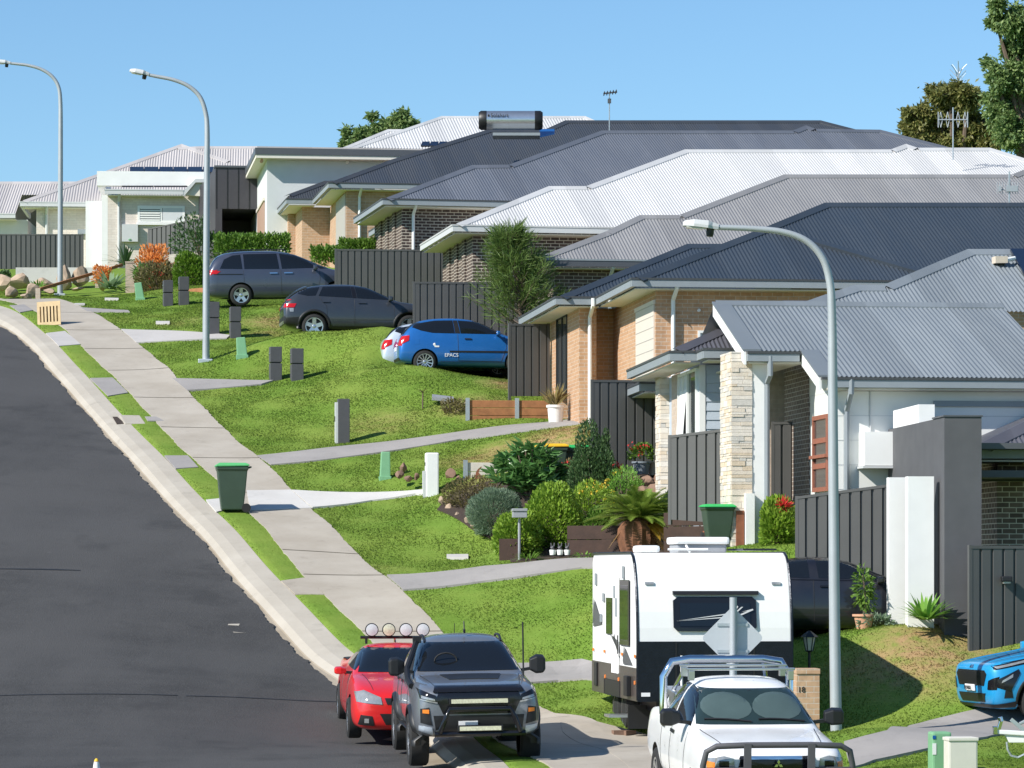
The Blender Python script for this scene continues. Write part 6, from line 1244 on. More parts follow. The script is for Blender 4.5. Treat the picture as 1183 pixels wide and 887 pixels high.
mb=MB(); mb.box(-2.3,2.3,-.9,.9,.42,.615); mb.build('chassis',M['black'],e)
for s_ in (-1,1):
    mb=MB(); mb.bar((2.3,s_*.8,.52),(3.6,0,.5),.06,.1); mb.build('drawbar',M['black'],e)
    mb=MB(); mb.box(1.3,1.34,s_*.75,s_*1.2,.12,.5); mb.build('mud_flap',M['black'],e)
mb=MB(); mb.box(.75,1.3,k*1.0,k*1.5,.30,.34); mb.build('step',M['alu'],e)
mb=MB(); mb.box(.1,.9,-.33,.48,2.935,3.07); ac=mb.build('air_conditioner',M['letter_mid'],e,bevel=.03); mb=MB(); mb.box(.05,.95,-.37,.52,3.073,3.19); mb.build('cover',M['white'],ac,bevel=.04)
mb=MB(); mb.box(1.0,1.6,-1.08,-.72,2.935,3.05); mb.build('roof_hatch',M['white'],e,bevel=.05)
mb=MB(); mb.box(.4,1.9,.56,1.1,2.97,3.0); mb.build('solar_panel',M['solar'],e); mb=MB(); mb.tube([(1.3,-.5,2.99),(1.3,.1,2.99)],.02,6); mb.tube([(1.0,-.5,2.99),(1.0,.1,2.99)],.02,6); mb.tube([(1.3,-.2,2.95),(1.0,-.2,3.05)],.02,6); mb.build('aerial_mast',M['white'],e)
mb=MB(); mb.tube([(2.62,-.55,.6),(2.62,-.55,1.32)],.022,6); mb.build('jockey_handle',M['white'],e)
for q in (.0,.5):
    g=G(716+q*20,851); th_=thing('wheel_chock','brown brick chock against the caravan wheels','chock',g,.3+q,'brick chocks'); mb=MB(); mb.box(-.12,.12,-.06,.06,0,.1); mb.build('brick',M['rock_red'],th_)
# ------------------------------------------------------------------ trailer drawbar at the right edge
D=46.5; b=Vector(((1172-CX)*D/F,D,H((1172-CX)*D/F,D))); e=thing('trailer','white galvanised trailer drawbar with chain reaching in at the lower right','trailer',b,0); q=lambda px,py:P(px,py,D)-b
mb=MB(); mb.prism([q(1160,846),q(1215,850),q(1215,858),q(1166,858)],(0,.12,0)); mb.bar(q(1149,845),q(1215,849),.06,.06); mb.build('drawbar',M['white'],e,bevel=.01)
mb=MB(); mb.box(q(1147,0).x,q(1152,0).x,-.05,.05,q(0,848).z,q(0,839).z); mb.bar(q(1153,845),q(1157,831),.05,.05); mb.tube([q(1157,834),q(1155,828)],.035,8); mb.build('coupling',M['chrome'],e,bevel=.008)
mb=MB(); mb.bar(q(1168,831),q(1186,846),.04,.05); mb.tube([q(1178,836),q(1190,830)],.02,6); mb.build('handbrake',M['steel'],e)
mb=MB(); pts=[q(1163,857),q(1164,866),q(1168,873),q(1176,875),q(1186,870)]
for a_,b_ in zip(pts[:-1],pts[1:]):
    for t in (0,.33,.66):
        p0=a_.lerp(b_,t); p1=a_.lerp(b_,t+.36); mb.tube([p0,p1],.016,5)
mb.build('chain',M['steel'],e); mb=MB(); Mx=Matrix.Translation((1.9,.2,.28))@Matrix.Rotation(PI/2,4,'X'); mb.lathe([(.15,-.08),(.27,-.08),(.28,.0),(.27,.08),(.15,.08)],20,Mx); mb.build('wheel',M['tyre'],e,smooth=True)
mb=MB(); mb.box(1.1,3.2,-.7,.7,.40,.8); mb.build('tub',M['steel'],e,bevel=.01)
# ------------------------------------------------------------------ plants
def unit(v): return v/np.maximum(np.linalg.norm(v,axis=-1,keepdims=True),1e-9)
def leafmesh(name,cen,dirs,size,mk,parent,aspect=.42,bend=.15,jit=.35):
    """rhombic leaves: cen (n,3), dirs (n,3) leaf axis"""
    n=len(cen); d=unit(dirs+rng.normal(size=(n,3))*jit); r=unit(np.cross(d,rng.normal(size=(n,3)))); s=size*rng.uniform(.65,1.3,size=(n,1)); nn=np.cross(d,r)
    a=cen; b=cen+d*s*.5+r*s*aspect*.5+nn*s*bend*.4; c=cen+d*s; e=cen+d*s*.5-r*s*aspect*.5+nn*s*bend*.4
    V=np.stack([a,b,c,e],1).reshape(-1,3); return npmesh(name,V,np.arange(4*n).reshape(n,4),M[mk],parent)
def blob(c,rx,ry,rz,n,shell=.55,lump=.25,lumps=9,flat=True):
    d=unit(rng.normal(size=(n,3))); 
    if flat: d[:,2]=np.where(d[:,2]<-.35,-d[:,2],d[:,2])
    L=unit(rng.normal(size=(lumps,3))); k=(d@L.T).max(1); r=(1-lump)+lump*np.clip((k-.5)/.5,0,1)*1.5
    r*=1-(1-shell)*rng.random(n)**2.2
    return np.asarray(c)+d*np.array([rx,ry,rz])*r[:,None],d
def shrub(name,label,x0,x1,yt,yb,D,mk,leafs,size,cat='shrub',group=None,aspect=.45,stem=True,lump=.3,lumps=9,shell=.5,depth=1.0,upd=.3,fl=None):
    s=D/F; rx=(x1-x0)*s/2; cx=((x0+x1)/2-CX)*s; zb=(YH-yb)*s; zt=(YH-yt)*s; hz=(zt-zb)
    e=thing(name,label,cat,(cx,D,zb),0,group); p,d=blob((0,0,hz*.42),rx,rx*depth,hz*.58,int(leafs*1.25),shell,lump,lumps,False); p=p[p[:,2]>-.05]
    dirs=unit(p-np.array([0,0,hz*.2]))+np.array([0,0,upd]); leafmesh('foliage',p,dirs,size,mk,e,aspect)
    if stem:
        mb=MB()
        for k in range(6):
            a=k*1.05; mb.tube([(.03*math.cos(a),.03*math.sin(a),-.15),(rx*.3*math.cos(a),rx*.3*math.sin(a),hz*.4),(rx*.55*math.cos(a),rx*.55*math.sin(a),hz*.7)],[.03,.02,.008],6)
        mb.build('stem',M['bark'],e)
    if fl:
        mk2,n2,s2=fl; q,dq=blob((0,0,hz*.42),rx*1.02,rx*depth*1.02,hz*.6,n2*7,.95,lump,lumps); q=q[q[:,2]>hz*.3][:n2]; 
        for q1 in (q if n2<25 else [q]):
            w_=np.repeat(q1.reshape(-1,3),7,0); w_=w_+rng.normal(size=w_.shape)*s2*.35; leafmesh('flower' if n2<25 else 'flowers',w_,rng.normal(size=w_.shape),s2,mk2,e,.8)
    return e
def strappy(name,label,cx,yb,D,n,length,width,mk,cat='plant',group=None,up=.9,droop=.5,base=.06,seg=4,stem=None,dead=0,h0=0,dz=0,fold=.0):
    s=D/F; X=(cx-CX)*s; z=(YH-yb)*s; e=thing(name,label,cat,(X,D,z),0,group)
    def fronds(nm,n,mk,length,width,up,droop,el0=None):
        V=[];Fc=[]
        for k in range(n):
            a=rng.uniform(0,2*PI); el=rng.uniform(.15,1.0)*up if el0 is None else el0*rng.uniform(.7,1.3); L=length*rng.uniform(.75,1.1); d=np.array([math.cos(a)*math.cos(el),math.sin(a)*math.cos(el),math.sin(el)]); sd=np.array([-math.sin(a),math.cos(a),0])
            b=len(V); p=np.array([math.cos(a)*base,math.sin(a)*base,h0])
            for i in range(seg+1):
                t=i/seg; w=width*(1-t)**.6*(.55+.9*t*(1-t)*2) if i<seg else 0.002
                q=p+d*L*t-np.array([0,0,1])*droop*L*t*t; V+= [q-sd*w/2+np.array([0,0,fold*w]),q+sd*w/2+np.array([0,0,fold*w])]
            for i in range(seg): Fc.append((b+2*i,b+2*i+1,b+2*i+3,b+2*i+2))
        return npmesh(nm,np.array(V),np.array(Fc),M[mk],e)
    fronds('leaves',n,mk,length,width,up,droop)
    if dead: fronds('dead_leaves',dead,'leaf_yellow',length*.8,width*1.1,up,droop*1.1,-.25)
    return e,fronds
def pot(parent,r0,r1,h,mk,z=0,rim=.03):
    mb=MB(); mb.lathe([(r0,z),(r1,z+h*.85),(r1+rim,z+h*.86),(r1+rim,z+h),(r1-.02,z+h),(r1-.04,z+h-.05)],22); return mb.build('pot',M[mk],parent,smooth=True)

# --- garden bed before the stone house
e=thing('broadleaf_shrub','large leaved dark green shrub with long glossy leaves in the rock garden','shrub',P(612,572,75.2)); s=75.2/F
p,d=blob((0,0,24*s),35*s,32*s,31*s,150,.5,.35,8,False); p=p[p[:,2]>2*s]; L=[];Dd=[]
for q in p:
    for k in range(11):
        a=rng.uniform(0,2*PI); L.append(q); Dd.append([math.cos(a),math.sin(a),rng.uniform(-.25,.8)])
leafmesh('foliage',np.array(L),np.array(Dd),.33,'leaf_frangi',e,.26,.25,.15); mb=MB()
for q in p[::4]: mb.tube([(0,0,-.2),tuple(q*.5),tuple(q)],[.05,.03,.015],6)
mb.build('branch',M['bark'],e)
shrub('upright_shrub','tall dark small leaved shrub rising before the fence with the geraniums',660,712,492,606,74.4,'leaf_dark',6500,.085,lump=.45,lumps=12,shell=.3)
e=shrub('upright_shrub','narrow dark shrub leader with fresh green tip against the charcoal fence',694,706,500,560,74.9,'leaf_dark',700,.085,lump=.3)
shrub('round_shrub','grey green lavender mound at the front of the rock garden',544,598,566,613,73.4,'leaf_grey',9000,.10,aspect=.13,lump=.25,lumps=16,shell=.6)
shrub('round_shrub','larger bright green rounded shrub behind the small grey letterbox',608,671,566,642,72.0,'leaf_lime',7500,.08,lump=.4,lumps=22,aspect=.6)
shrub('round_shrub','smaller bright green shrub just left of the small grey letterbox',574,622,596,642,71.4,'leaf_lime',3600,.08,lump=.4,lumps=16,aspect=.6)
shrub('groundcover_shrub','low brownish green shrub spreading over the rocks by the white letterbox',512,582,553,592,75.9,'leaf_brown',3200,.06,lump=.25)
strappy('strappy_plant','pale yellow green strappy clump right of the rounded shrub',683,612,72.3,170,.62,.035,'leaf_palegreen',up=1.35,droop=.35,base=.22)
shrub('flowering_shrub','green plant with yellow flowers between the dark shrub and the cycad',652,712,560,608,73.0,'leaf_lime',2400,.08,lump=.4,fl=('leaf_yflower',22,.05))
shrub('flowering_shrub','pale green plant with a few yellow blooms under the geranium pot',700,742,543,585,73.9,'leaf_palegreen',1800,.075,lump=.4,aspect=.25,fl=('leaf_yflower',9,.06))
shrub('flowering_shrub','pinkish twiggy plant below the green lidded bin',640,672,532,572,75.6,'leaf_cordy',900,.07,lump=.4,aspect=.25,fl=('leaf_red',8,.05))
shrub('flowering_shrub','leafy mid green plant filling the bed left of the cycad',676,706,590,622,70.9,'leaf_hedge',1500,.09,lump=.45)
shrub('flowering_shrub','dark green low plant under the rock pile right of the geranium bowl',756,800,560,598,70.5,'leaf_dark',1800,.09,lump=.45)
strappy('strappy_plant','green strappy clump before the short dark sleeper corner',612,645,70.3,90,.34,.03,'leaf_hedge',up=1.2,droop=.5,base=.12)
strappy('strappy_plant','small green strappy clump at the foot of the dark sleepers beside the animal pots',676,644,69.9,80,.30,.03,'leaf_palegreen',up=1.2,droop=.5,base=.15)
# cycad
e,fr=strappy('cycad','cycad with stiff green fronds, yellowed lower leaves and shaggy brown trunk','x' and 738,637,69.2,2,.1,.01,'leaf_sago',cat='palm'); s=69.2/F
ch=[c for c in e.children]; [bpy.data.objects.remove(c) for c in ch]
def frond(V,Fc,a,el,L,droop,w,n=26,z0=.62):
    d=np.array([math.cos(a)*math.cos(el),math.sin(a)*math.cos(el),math.sin(el)]); sd=np.array([-math.sin(a),math.cos(a),0.]); up=np.cross(sd,-d) if 0 else np.cross(d,sd)*-1
    prev=None
    for i in range(n):
        t=(i+1)/n; q=np.array([0,0,z0])+d*L*t-np.array([0,0,1])*droop*L*t*t
        ll=w*math.sin(PI*min(1,.12+t*.9))**.6
        tang=unit(d-np.array([0,0,1])*2*droop*t)
        for sg in (-1,1):
            tip=q+sd*sg*ll*.85+tang*ll*.55+np.array([0,0,ll*.25]); b=len(V); V+=[q-tang*.024,q+tang*.024,tip]; Fc.append((b,b+1,b+2))
for nm,n,mk,els,L,dr in (('fronds',100,'leaf_sago',(.08,1.15),1.15,.36),('yellow_fronds',8,'leaf_yellow',(-.1,.2),.80,.65),('dead_fronds',6,'leaf_straw',(-.5,-.1),.7,.6)):
    V=[];Fc=[]
    for k in range(n):
        a=rng.uniform(0,2*PI) if nm=='fronds' else (rng.uniform(-1.0,.1) if nm=='yellow_fronds' else rng.choice([rng.uniform(3.0,3.7),rng.uniform(-.8,-.2)])); frond(V,Fc,a,rng.uniform(*els),L*rng.uniform(.85,1.1),dr,.17)
    npmesh(nm,np.array(V),np.array(Fc),M[mk],e)
mb=MB(); prof=[(.30,-.15),(.37,.05),(.42,.25),(.40,.45),(.30,.6),(.1,.7)]; n=30; vs=[]
for r,z in prof:
    for j in range(n): a=2*PI*j/n; rr=r*(1+.07*math.sin(j*PI)*1+.10*(j%2)-.05+.05*math.sin(3*a)); vs.append((rr*math.cos(a),rr*math.sin(a),z))
mb.add(vs,[(i*n+j,i*n+(j+1)%n,(i+1)*n+(j+1)%n,(i+1)*n+j) for i in range(5) for j in range(n)]); mb.build('trunk',M['bark_rust'],e)
# pots
def potted(label,px,yb,D,r0,r1,h,pm,cat='plant pot'):
    e=thing('potted_plant',label,cat,P(px,yb,D)); pot(e,r0,r1,h,pm); return e
e=potted('blue grey bowl of red geraniums on the rocks before the charcoal fence',741,548,75.2,.15,.19,.28,'pot_grey'); p,d=blob((0,0,.42),.26,.2,.22,450,.5,.3); leafmesh('foliage',p,d,.07,'leaf_hedge',e,.8); q=np.array([[rng.normal()*.2,rng.normal()*.15,.58+rng.normal()*.07] for _ in range(9)]+[[-.5+rng.normal()*.1,0,.2+rng.normal()*.03] for _ in range(5)]); q=np.repeat(q,9,0)+rng.normal(size=(len(q)*9,3))*.025; leafmesh('flowers',q,rng.normal(size=q.shape),.05,'leaf_red',e,.9)
e=potted('empty sand coloured pot next to the geranium bowl',757,549,75.4,.13,.17,.30,'pot_tan')
e=potted('round white glazed pot with bronze spiky plant at the tan porch wall',642,488,83.6,.17,.20,.42,'pot_white')
V=[]; 
for k in range(60):
    a=rng.uniform(0,2*PI); el=rng.uniform(.5,1.4); V.append([math.cos(a)*math.cos(el),math.sin(a)*math.cos(el),math.sin(el)])
leafmesh('foliage',np.zeros((60,3))+[0,0,.4],np.array(V),.5,'leaf_cordy',e,.09,.2,.1)
e=potted('terracotta pot with a small leafy tree on the lawn edge before the black car',998,727,59.2,.12,.17,.26,'terracotta')
mb=MB(); mb.tube([(0,0,.2),(.02,0,.6),(-.02,0,.95)],[.02,.016,.01],6); mb.build('stem',M['bark'],e); p,d=blob((0,0,.66),.15,.14,.36,300,.2,.5,12,False); leafmesh('foliage',p,d+[0,0,-.3],.10,'leaf_hedge',e,.5)
mb=MB()
e=thing('succulent_clump','blue green succulents at the foot of the terracotta pot','plant',P(1013,722,59.1)); p,d=blob((0,0,.03),.3,.12,.12,260,.5,.3); leafmesh('foliage',p,d,.10,'leaf_grey',e,.35)
strappy('agave','bright green agave rosette beside the charcoal portal pillar',1069,716,58.2,90,.60,.10,'leaf_palegreen',up=1.5,droop=.22,seg=5)
e=shrub('succulent_shrub','rounded green succulent shrub with one red rosette beside the stone pillar',874,919,580,629,64.4,'leaf_lime',2600,.11,lump=.35,aspect=.5); V=unit(rng.normal(size=(70,3))); V[:,2]=abs(V[:,2]); leafmesh('flowers',np.zeros((70,3))+[.12,-.25,.70],V,.2,'leaf_red',e,.2)
# feathery casuarina
D=89.8; e=thing('casuarina_tree','young feathery casuarina with drooping needle foliage in front of the brick houses','tree',P(600,400,D)); s=D/F; mb=MB(); tr=[(0,0,-.6),(.03,0,.8),(-.05,0,1.8),(-.25,0,2.7),(-.32,0,3.1)]; mb.tube(tr,[.06,.05,.035,.018,.006],7); L=[];Dd=[]
for k in range(210):
    t=rng.uniform(.0,1)**.9; z=.35+t*2.55; b=np.array([-.28*max(0,(z-1.2)/1.8),0,z]); a=rng.uniform(0,2*PI); R=(1.25-.9*t)*rng.uniform(.45,1.15); tip=b+np.array([math.cos(a)*R,math.sin(a)*R,R*.55]); mb.tube([b,(b+tip)/2+[0,0,-.05],tip],[.014,.009,.004],4)
    for j in range(40):
        f_=rng.uniform(.2,1.05); q=b+(tip-b)*f_+rng.normal(size=3)*.05; L.append(q); Dd.append((tip-b)/max(R,.1)*.7+np.array([0,0,.5-.8*rng.random()]))
mb.build('trunk',M['bark'],e); leafmesh('foliage',np.array(L),np.array(Dd),.34,'leaf_cas',e,.055,.2,.45)
# little stick plant
e,fr=strappy('young_palm','thin young plant with a tuft of leaves on a bare stem in the lawn',488,489,87.3,14,.32,.035,'leaf_brown',up=.9,droop=.35,h0=.78,base=.01); mb=MB(); mb.tube([(0,0,-.1),(.01,0,.8)],.018,6); mb.build('stem',M['bark'],e)
g=G(512,466); e=thing('stone_slab','flat grey stone slab lying in the lawn behind the young plant','slab',g,.1); mb=MB(); mb.prism([(-.3,-.2,.06),(.26,-.2,.02),(.28,.22,.08),(-.26,.24,.14)],(0,0,.10)); mb.build('slab',M['letter_mid'],e,bevel=.01)
shrub('groundcover_shrub','small weedy bush left of the red timber sleepers',508,540,462,484,86.6,'leaf_brown',900,.07,lump=.4)
# retaining walls and rocks
def sleepers(label,A,B,rows,mk,posts,D0,D1,pm='steel',group=None):
    a=P(A[0],A[2],D0); b=P(B[0],B[2],D1); ha=(A[2]-A[1])*D0/F; d=Vector((b.x-a.x,b.y-a.y,b.z-a.z)); e=thing('retaining_wall',label,'retaining wall',a,math.atan2(d.y,d.x),group); L=math.hypot(d.x,d.y); h=ha/rows
    for r_ in range(rows):
        mb=MB(); mb.box(0,L,-.03,.06,r_*h+.006-(.2 if r_==0 else 0),(r_+1)*h-.006); mb.build('sleeper',M[mk],e,bevel=.008)
    for px in posts:
        x=((px-A[0])/(B[0]-A[0]))*L; mb=MB(); mb.box(x-.05,x+.05,-.07,-.033,-.2,ha+.05); mb.build('post',M[pm],e)
    return e
sleepers('retaining wall of red treated pine sleepers with galvanised posts under the fence end',(539,462,489),(634,459,489),3,'timber',(540,597),85.9,86.1); 
sleepers('low white concrete sleeper wall among the rocks behind the white letterbox',(537,534,556),(590,534,556),2,'sleeper_white',(537.5,),78.2,78.3)
sleepers('dark timber sleeper wall under the rounded shrub, left of the cycad',(656,607,640),(716,605,638),2,'timber_dark',(),70.6,69.9)
sleepers('dark timber sleeper wall right of the cycad below the green lidded bin',(768,592,640),(842,592,634),3,'timber_dark',(),68.3,66.5)
sleepers('short dark timber edging post corner by the small grey letterbox',(577,622,641),(601,622,641),1,'timber_dark',(),71.0,70.9)
sleepers('low red timber edging below the bright shrub at the upper lawn',(178,337,343.5),(238,336,342.5),1,'timber',(),112.3,110.5)
def rocks(label,lst,mk,group):
    for i,(px,py,D,r,ry) in enumerate(lst):
        s=D/F; c=P(px,py,D); e=thing('rock',label[i%len(label)] if len(label)>1 else label[0],'rock',(c.x,c.y,c.z-ry*s),random.uniform(0,6),group); mb=MB(); mb.rock((0,0,ry*s),r*s,r*s*.9,ry*s*1.15,seed=int(px*7+py),sub=2); mb.build('stone',M[mk],e)
rocks(['brown garden rock among the rocks near the green service pillar and white letterbox'],[(461,548,78.6,8,6),(472,552,78.3,7,4.5),(466,540,79,6,6),(481,551,78.6,4,5),(520,548,78.7,9,7),(531,553,78.4,5,4)],'rock_red','garden rocks by the white letterbox')
rocks(['brown or sandy edging rock around the low shrub and lavender mound'],[(512,578,76.3,7,5),(521,587,75.9,8,6),(530,597,75.2,8,6),(540,602,74.5,7,7),(548,608,73.6,6,4)],'rock','edging rocks')
rocks(['brown rock in the pile below the geranium bowl and sand coloured pot'],[(733,556,74.4,11,6),(748,558,74.3,13,8),(763,553,74.5,12,8),(757,566,73.8,13,7),(742,569,73.6,10,7),(771,566,73.8,9,8)],'rock_red','rock pile under the pots')
rocks(['big sandstone boulder in the boulder wall at the far left','small sandstone boulder in the boulder wall at the far left'],[(4,325,119.6,16,10),(24,325,121,17,12),(12,338,118,12,7),(36,337,118.5,13,9),(52,328,120.5,15,8),(76,322,121.5,13,15),(95,322,121.8,15,15),(58,336,118.5,10,5),(118,330,120,8,7),(30,342,117.2,9,5),(90,334,119,9,3)],'rock','boulder wall at the far left')
e=thing('hare_ornament','rusty metal hare ornament against the white sleeper wall','ornament',P(552,556,77.9)); s=77.9/F; mb=MB(); mb.prism([(-4*s,-.01,0),(3*s,-.01,0),(4*s,-.01,7*s),(1*s,-.01,10*s),(2*s,-.01,13*s),(5*s,-.01,17*s),(3.5*s,-.01,17*s),(0,-.01,14*s),(-2*s,-.01,11*s),(-3*s,-.01,6*s)],(0,.02,0)); mb.build('silhouette',M['rust'],e)
e=thing('planter_ornament','row of three small black and white animal pots on the garden edge','ornament',P(647,641,70.0)); s=70./F
for k in (-1,0,1):
    mb=MB(); mb.lathe([(3.2*s,0),(3.8*s,5*s),(3.6*s,6*s)],12,Matrix.Translation((k*8.5*s,0,0))); mb.build('white_pot',M['white'],e,smooth=True); mb=MB(); mb.rock((k*8.5*s,0,8.5*s),3.2*s,2.6*s,3*s,3); mb.tube([(k*8.5*s-1.5*s,0,10*s),(k*8.5*s-2*s,0,14*s)],.9*s,5); mb.tube([(k*8.5*s+1.5*s,0,10*s),(k*8.5*s+2*s,0,14*s)],.9*s,5); mb.build('animal_head',M['letter_grey'],e,smooth=True)
e=thing('garden_ornament','small rusty bird ornament beside the bin at the stone pillar','ornament',P(820,628,66)); s=66/F; mb=MB(); mb.tube([(0,0,-.1),(0,0,14*s)],.02,6); mb.tube([(-8*s,0,13*s),(0,0,14*s),(8*s,0,17*s)],.03,6); mb.build('figure',M['rust'],e)
e=thing('garden_ornament','orange and white gnome figure left of the geranium bowl','ornament',P(717,549,74.8)); s=74.8/F; mb=MB(); mb.rock((0,0,4*s),3.5*s,3*s,4*s,2); mb.rock((0,0,9.5*s),2.5*s,2.4*s,2.6*s,4); mb.build('figure',M['orange_fl'],e,smooth=True)
def bed(px): 
    o=sheet('garden_bed',px,M['mulch'],off=.03); o['kind']='structure'
bed([(505,590),(520,572),(560,558),(640,552),(720,545),(778,548),(800,610),(842,632),(760,643),(720,642),(640,646),(590,650),(585,628),(545,612)])
o=sheet('gravel_patch',[(596,432),(640,432),(640,452),(612,447)],M['rock_pink'],off=.02); 
for i,px in enumerate([[(180,372.6),(196,372.6),(196,375),(180,375)],[(516,643),(541,643),(541,646),(516,646)],[(121,345.6),(137,345.8),(137,347),(121,346.8)],[(86,352),(98,352),(98,353.5),(86,353.5)]]):
    g=G(px[0][0]+8,px[0][1]+1); o=sheet('access_cover',px,M['conc_light'],off=.05,kind=None,hard=False); tag(o,['flat pale concrete cover in the lawn above the light grey driveway','flat pale concrete cover in the lawn left of the rounded shrub','flat pale concrete cover in the lawn by the farthest lamp','small pale cover at the top of the footpath'][i],'cover')
# --- far upper left planting
strappy('agave','large pale agave cluster left of the pale brick pier',128,334,117.5,80,1.0,.17,'leaf_agave',up=1.2,droop=.3,seg=5); strappy('agave','second pale agave tucked right behind the pale brick pier',163,318,118,50,.8,.15,'leaf_agave',up=1.2,droop=.3,seg=5)
strappy('tall_succulent','dark tall arching succulent against the cream brick wall',145,306,121.5,26,1.15,.12,'leaf_dark',up=1.55,droop=.35,seg=6)
shrub('flowering_shrub','big clump of bright orange flowers before the sloping fence',162,196,284,322,118.5,'leaf_orange',1500,.13,lump=.6,lumps=6,aspect=.4); shrub('flowering_shrub','small orange flowering clump at the boulder steps',110,128,306,326,118.8,'leaf_orange',420,.12,lump=.5,aspect=.4)
shrub('mixed_shrub','brownish green flowering shrub behind the twin letterboxes nearest the shrubs',160,210,304,346,115.0,'leaf_brown',3000,.11,lump=.35,fl=('leaf_red',14,.07)); shrub('mixed_shrub','green leafy clump with small red blooms right of the brick pier',154,178,310,340,116.2,'leaf_hedge',900,.12,lump=.4)
shrub('mixed_shrub','bright lime green shrub beside the tail of the people mover',202,240,288,340,113.6,'leaf_bright',3200,.12,lump=.25); shrub('mixed_shrub','dark wispy bush leaning over the sloping fence',204,262,252,296,120.5,'leaf_dark',1500,.13,lump=.55,lumps=14,shell=.2)
def hedge(label,x0,x1,yt,yb,D):
    s=D/F; e=thing('hedge',label,'hedge',P((x0+x1)/2,yb,D)); n=int((x1-x0)*45); w=(x1-x0)*s/2; hh=(yb-yt)*s; p=np.stack([rng.uniform(-w,w,n),rng.uniform(-.45,.45,n),rng.uniform(0,1,n)**.6*hh*(1+.12*np.sin(np.linspace(0,40,n)))],-1); leafmesh('foliage',p,p*[.2,1,.5]+[0,0,.4],.12,'leaf_hedge',e,.5)
hedge('clipped green hedge between the pale grey house and the people mover',248,334,273,296,117); hedge('short green hedge below the tan porch above the people mover',360,392,287,306,116.5); hedge('green hedge top showing over the charcoal fence',392,482,279,296,111.5)
e=thing('handrail','brown timber handrail rising along the boulder steps','handrail',P(42,341,117.5)); o_=P(42,341,117.5); mb=MB(); mb.bar(P(46,334,117.5)-o_,P(141,306,120.5)-o_,.09,.10); mb.build('rail',M['timber'],e)
for px,y0,y1,D in ((44,341,333,117.5),(113,326,313,119.6)):
    mb=MB(); mb.bar(P(px,y0,D)-o_-Vector((0,0,.2)),P(px,y1,D)-o_,.16,.16,(0,1,0)); mb.build('post',M['brick_pale'],e)
e=thing('concrete_ledge','pale concrete ledge on top of the boulder wall','ledge',P(68,318,124)); s=124/F; mb=MB(); mb.box(-48*s,48*s,-.4,3,-1.0,8*s); mb.build('slab',M['conc_white'],e)
strappy('grass_tuft','yellow green tuft growing between the boulders',44,331,118.9,60,.5,.05,'leaf_palegreen',up=1.3,droop=.5,base=.15); shrub('mixed_shrub','small dark shrub at the left end of the concrete ledge',-2,12,313,327,122.5,'leaf_dark',500,.1)
# --- big trees
def tree(name,label,crown,D,base,mk,leafs,size,lobes,trunk=.3,group='trees behind the houses',aspect=.4,spread=.20):
    """crown: list of clump centres (px,py,r px)"""
    b=P(base[0],base[1],D); e=thing(name,label,'tree',b,0,group); s=D/F; mb=MB(); L=[];Dd=[]
    per=max(1,leafs//sum(int(c[2]) for c in crown))
    for px,py,r in crown:
        c=np.array(P(px,py,D)-b)+np.array([0,rng.uniform(-1,1)*r*s*1.5,0]); R=r*s
        mid=np.array([c[0]*.35,c[1]*.3,c[2]*.55]); mb.tube([(0,0,-1),tuple(mid),tuple(c)],[trunk,trunk*.45,trunk*.12],6)
        for j in range(lobes):
            q=c+rng.normal(size=3)*R*.55; mb.tube([tuple(c),tuple(q)],[trunk*.1,.02],4); m=int(per*r/lobes); w=rng.normal(size=(m,3))*R*spread*rng.uniform(.7,1.4)+q; L.append(w); Dd.append(unit(w-c)*.6+np.array([0,0,-.5])+rng.normal(size=(m,3))*.5)
    mb.build('trunk',M['bark'],e); leafmesh('crown',np.concatenate(L),np.concatenate(Dd),size,mk,e,aspect); return e
tree('gum_tree','tall dark green gum tree cut by the right edge of the picture',[(1160,15,20),(1182,30,24),(1150,30,9),(1172,55,10),(1178,95,26),(1160,85,16),(1200,60,30),(1165,115,20),(1190,140,28),(1150,100,12),(1172,150,16),(1205,110,34),(1158,132,14),(1215,20,34),(1240,60,40),(1240,130,40)],142,(1215,330),'leaf_gum',62000,.22,11,.45)
tree('gum_tree','rusty olive gum tree behind the bow tie aerial',[(1062,130,13),(1056,155,13),(1085,112,13),(1100,130,20),(1088,155,18),(1118,110,16),(1130,140,20),(1112,165,18),(1140,165,14),(1072,162,12),(1098,108,12),(1150,150,16)],150,(1105,330),'leaf_rust',38000,.22,10,.35)
tree('gum_tree','small olive tree top behind the distant white roof',[(412,160,10),(430,152,12),(448,145,11),(465,142,11),(440,160,12),(402,166,6),(470,148,8)],182,(440,300),'leaf_gum',13000,.28,8,.3)
b=P(1107,100,151); e=thing('bare_tree','bare grey twig top standing above the rusty tree','tree',b,0); mb=MB(); mb.tube([(0,0,-6),(0,0,1.1)],[.12,.02],6)
for k in range(16):
    a=k*2.4; z=.2+.8*(k/16); mb.tube([(0,0,z-.3),(math.cos(a)*.25,math.sin(a)*.25,z),(math.cos(a)*.38,math.sin(a)*.38,z+.12)],.014,4)
mb.build('twigs',M['steel'],e)
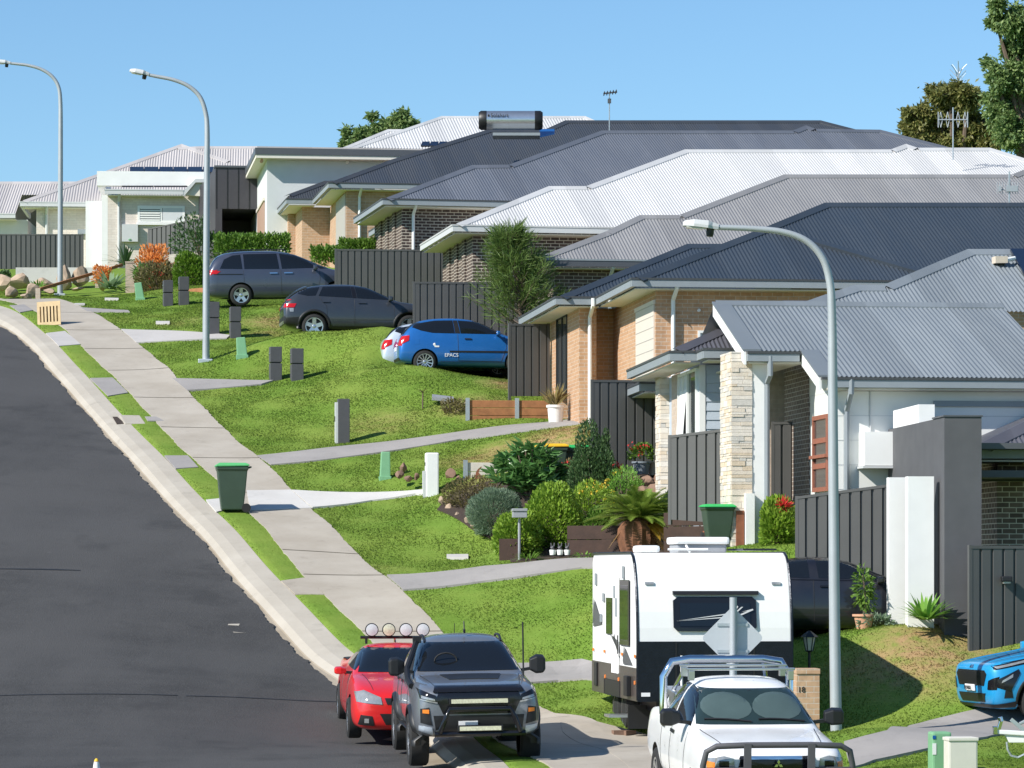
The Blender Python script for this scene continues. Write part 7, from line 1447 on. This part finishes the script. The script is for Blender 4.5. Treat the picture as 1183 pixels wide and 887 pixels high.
# --- grass blades on the lawns that face the camera
def inside(poly,X,Y):
    r=np.zeros(len(X),bool); n=len(poly); j=n-1
    for i in range(n):
        xi,yi=poly[i]; xj,yj=poly[j]; c=((yi>Y)!=(yj>Y))&(X<(xj-xi)*(Y-yi)/(yj-yi+1e-12)+xi); r^=c; j=i
    return r
def blades(N_,D0,D1,xmax,hmin,hmax,wd):
    Y=rng.uniform(D0,D1,N_); X=XKB(Y)+rng.uniform(0,1,N_)*xmax; k=((X>XPR(Y)+.02)|((X<XPL(Y)-.01)&(X>XKB(Y)+.03)))
    X,Y=X[k],Y[k]; k=np.ones(len(X),bool)
    for h_ in HARD: k&=~inside(h_,X,Y)
    px=CX+F*X/Y; k&=(px<1230); X,Y=X[k],Y[k]; n=len(X); vg=(X<XPL(Y))
    pn=.5+.5*np.sin(X*1.7+np.sin(Y*1.1)*2)*np.sin(Y*1.3+X*.6)*.5; Z=Hn(X,Y)+.0; hgt=rng.uniform(hmin,hmax,n)*(.6+.7*pn)*np.where(rng.random(n)<.03,1.5,1)
    a=rng.uniform(0,PI,n); lx=rng.normal(size=n)*.5*hgt; ly=rng.normal(size=n)*.5*hgt; w=wd*rng.uniform(.6,1.3,n)
    V=np.stack([np.stack([X-np.cos(a)*w,Y-np.sin(a)*w,Z],-1),np.stack([X+np.cos(a)*w,Y+np.sin(a)*w,Z],-1),np.stack([X+lx,Y+ly,Z+hgt],-1)],1).reshape(-1,3); return V
V=np.concatenate([blades(260000,46,72,15,.012,.034,.013),blades(260000,72,100,14,.014,.036,.016),blades(130000,100,122,12,.016,.04,.02)])
o=npmesh('grass',V,np.arange(len(V)).reshape(-1,3),M['blades']); tag(o,'short green lawn grass on the nature strip and front yards','grass',kind='stuff')
# ------------------------------------------------------------------ camera, sun, sky
sc_=bpy.context.scene
cam=bpy.data.cameras.new('camera'); co=bpy.data.objects.new('camera',cam); C.objects.link(co); sc_.camera=co
co.location=(0,0,0); co.rotation_euler=(PI/2,0,0); cam.sensor_width=36; cam.sensor_fit='HORIZONTAL'; cam.lens=F/1183*36
cam.shift_y=(YH-443.5)/1183; cam.clip_start=.5; cam.clip_end=9000
SUN=Vector((1,.68,-.90)).normalized()
sl=bpy.data.lights.new('sun','SUN'); sl.energy=5.0; sl.angle=math.radians(.53); sl.color=(1,.955,.88); so=bpy.data.objects.new('sun',sl); C.objects.link(so); so.rotation_euler=SUN.to_track_quat('-Z','Y').to_euler(); so.location=(-30,-20,60)
w=bpy.data.worlds.new('World'); sc_.world=w; w.use_nodes=True; t=w.node_tree; bg=t.nodes['Background']
sky=t.nodes.new('ShaderNodeTexSky'); sky.sky_type='NISHITA'; sky.sun_disc=False; sky.sun_elevation=math.asin(-SUN.z); sky.sun_rotation=math.atan2(-SUN.x,-SUN.y)
sky.altitude=0; sky.air_density=1.0; sky.dust_density=.0; sky.ozone_density=7.0
mu=t.nodes.new('ShaderNodeMix'); mu.data_type='RGBA'; mu.blend_type='MULTIPLY'; mu.inputs[0].default_value=1; mu.inputs[7].default_value=(1.10,1.17,1.13,1); t.links.new(sky.outputs[0],mu.inputs[6]); t.links.new(mu.outputs[2],bg.inputs['Color']); bg.inputs['Strength'].default_value=.095
vs=sc_.view_settings; vs.view_transform='Standard'; vs.look='None'; vs.exposure=0.42; vs.gamma=1; vs.use_curve_mapping=False
sc_.cycles.max_bounces=6; sc_.cycles.transparent_max_bounces=6
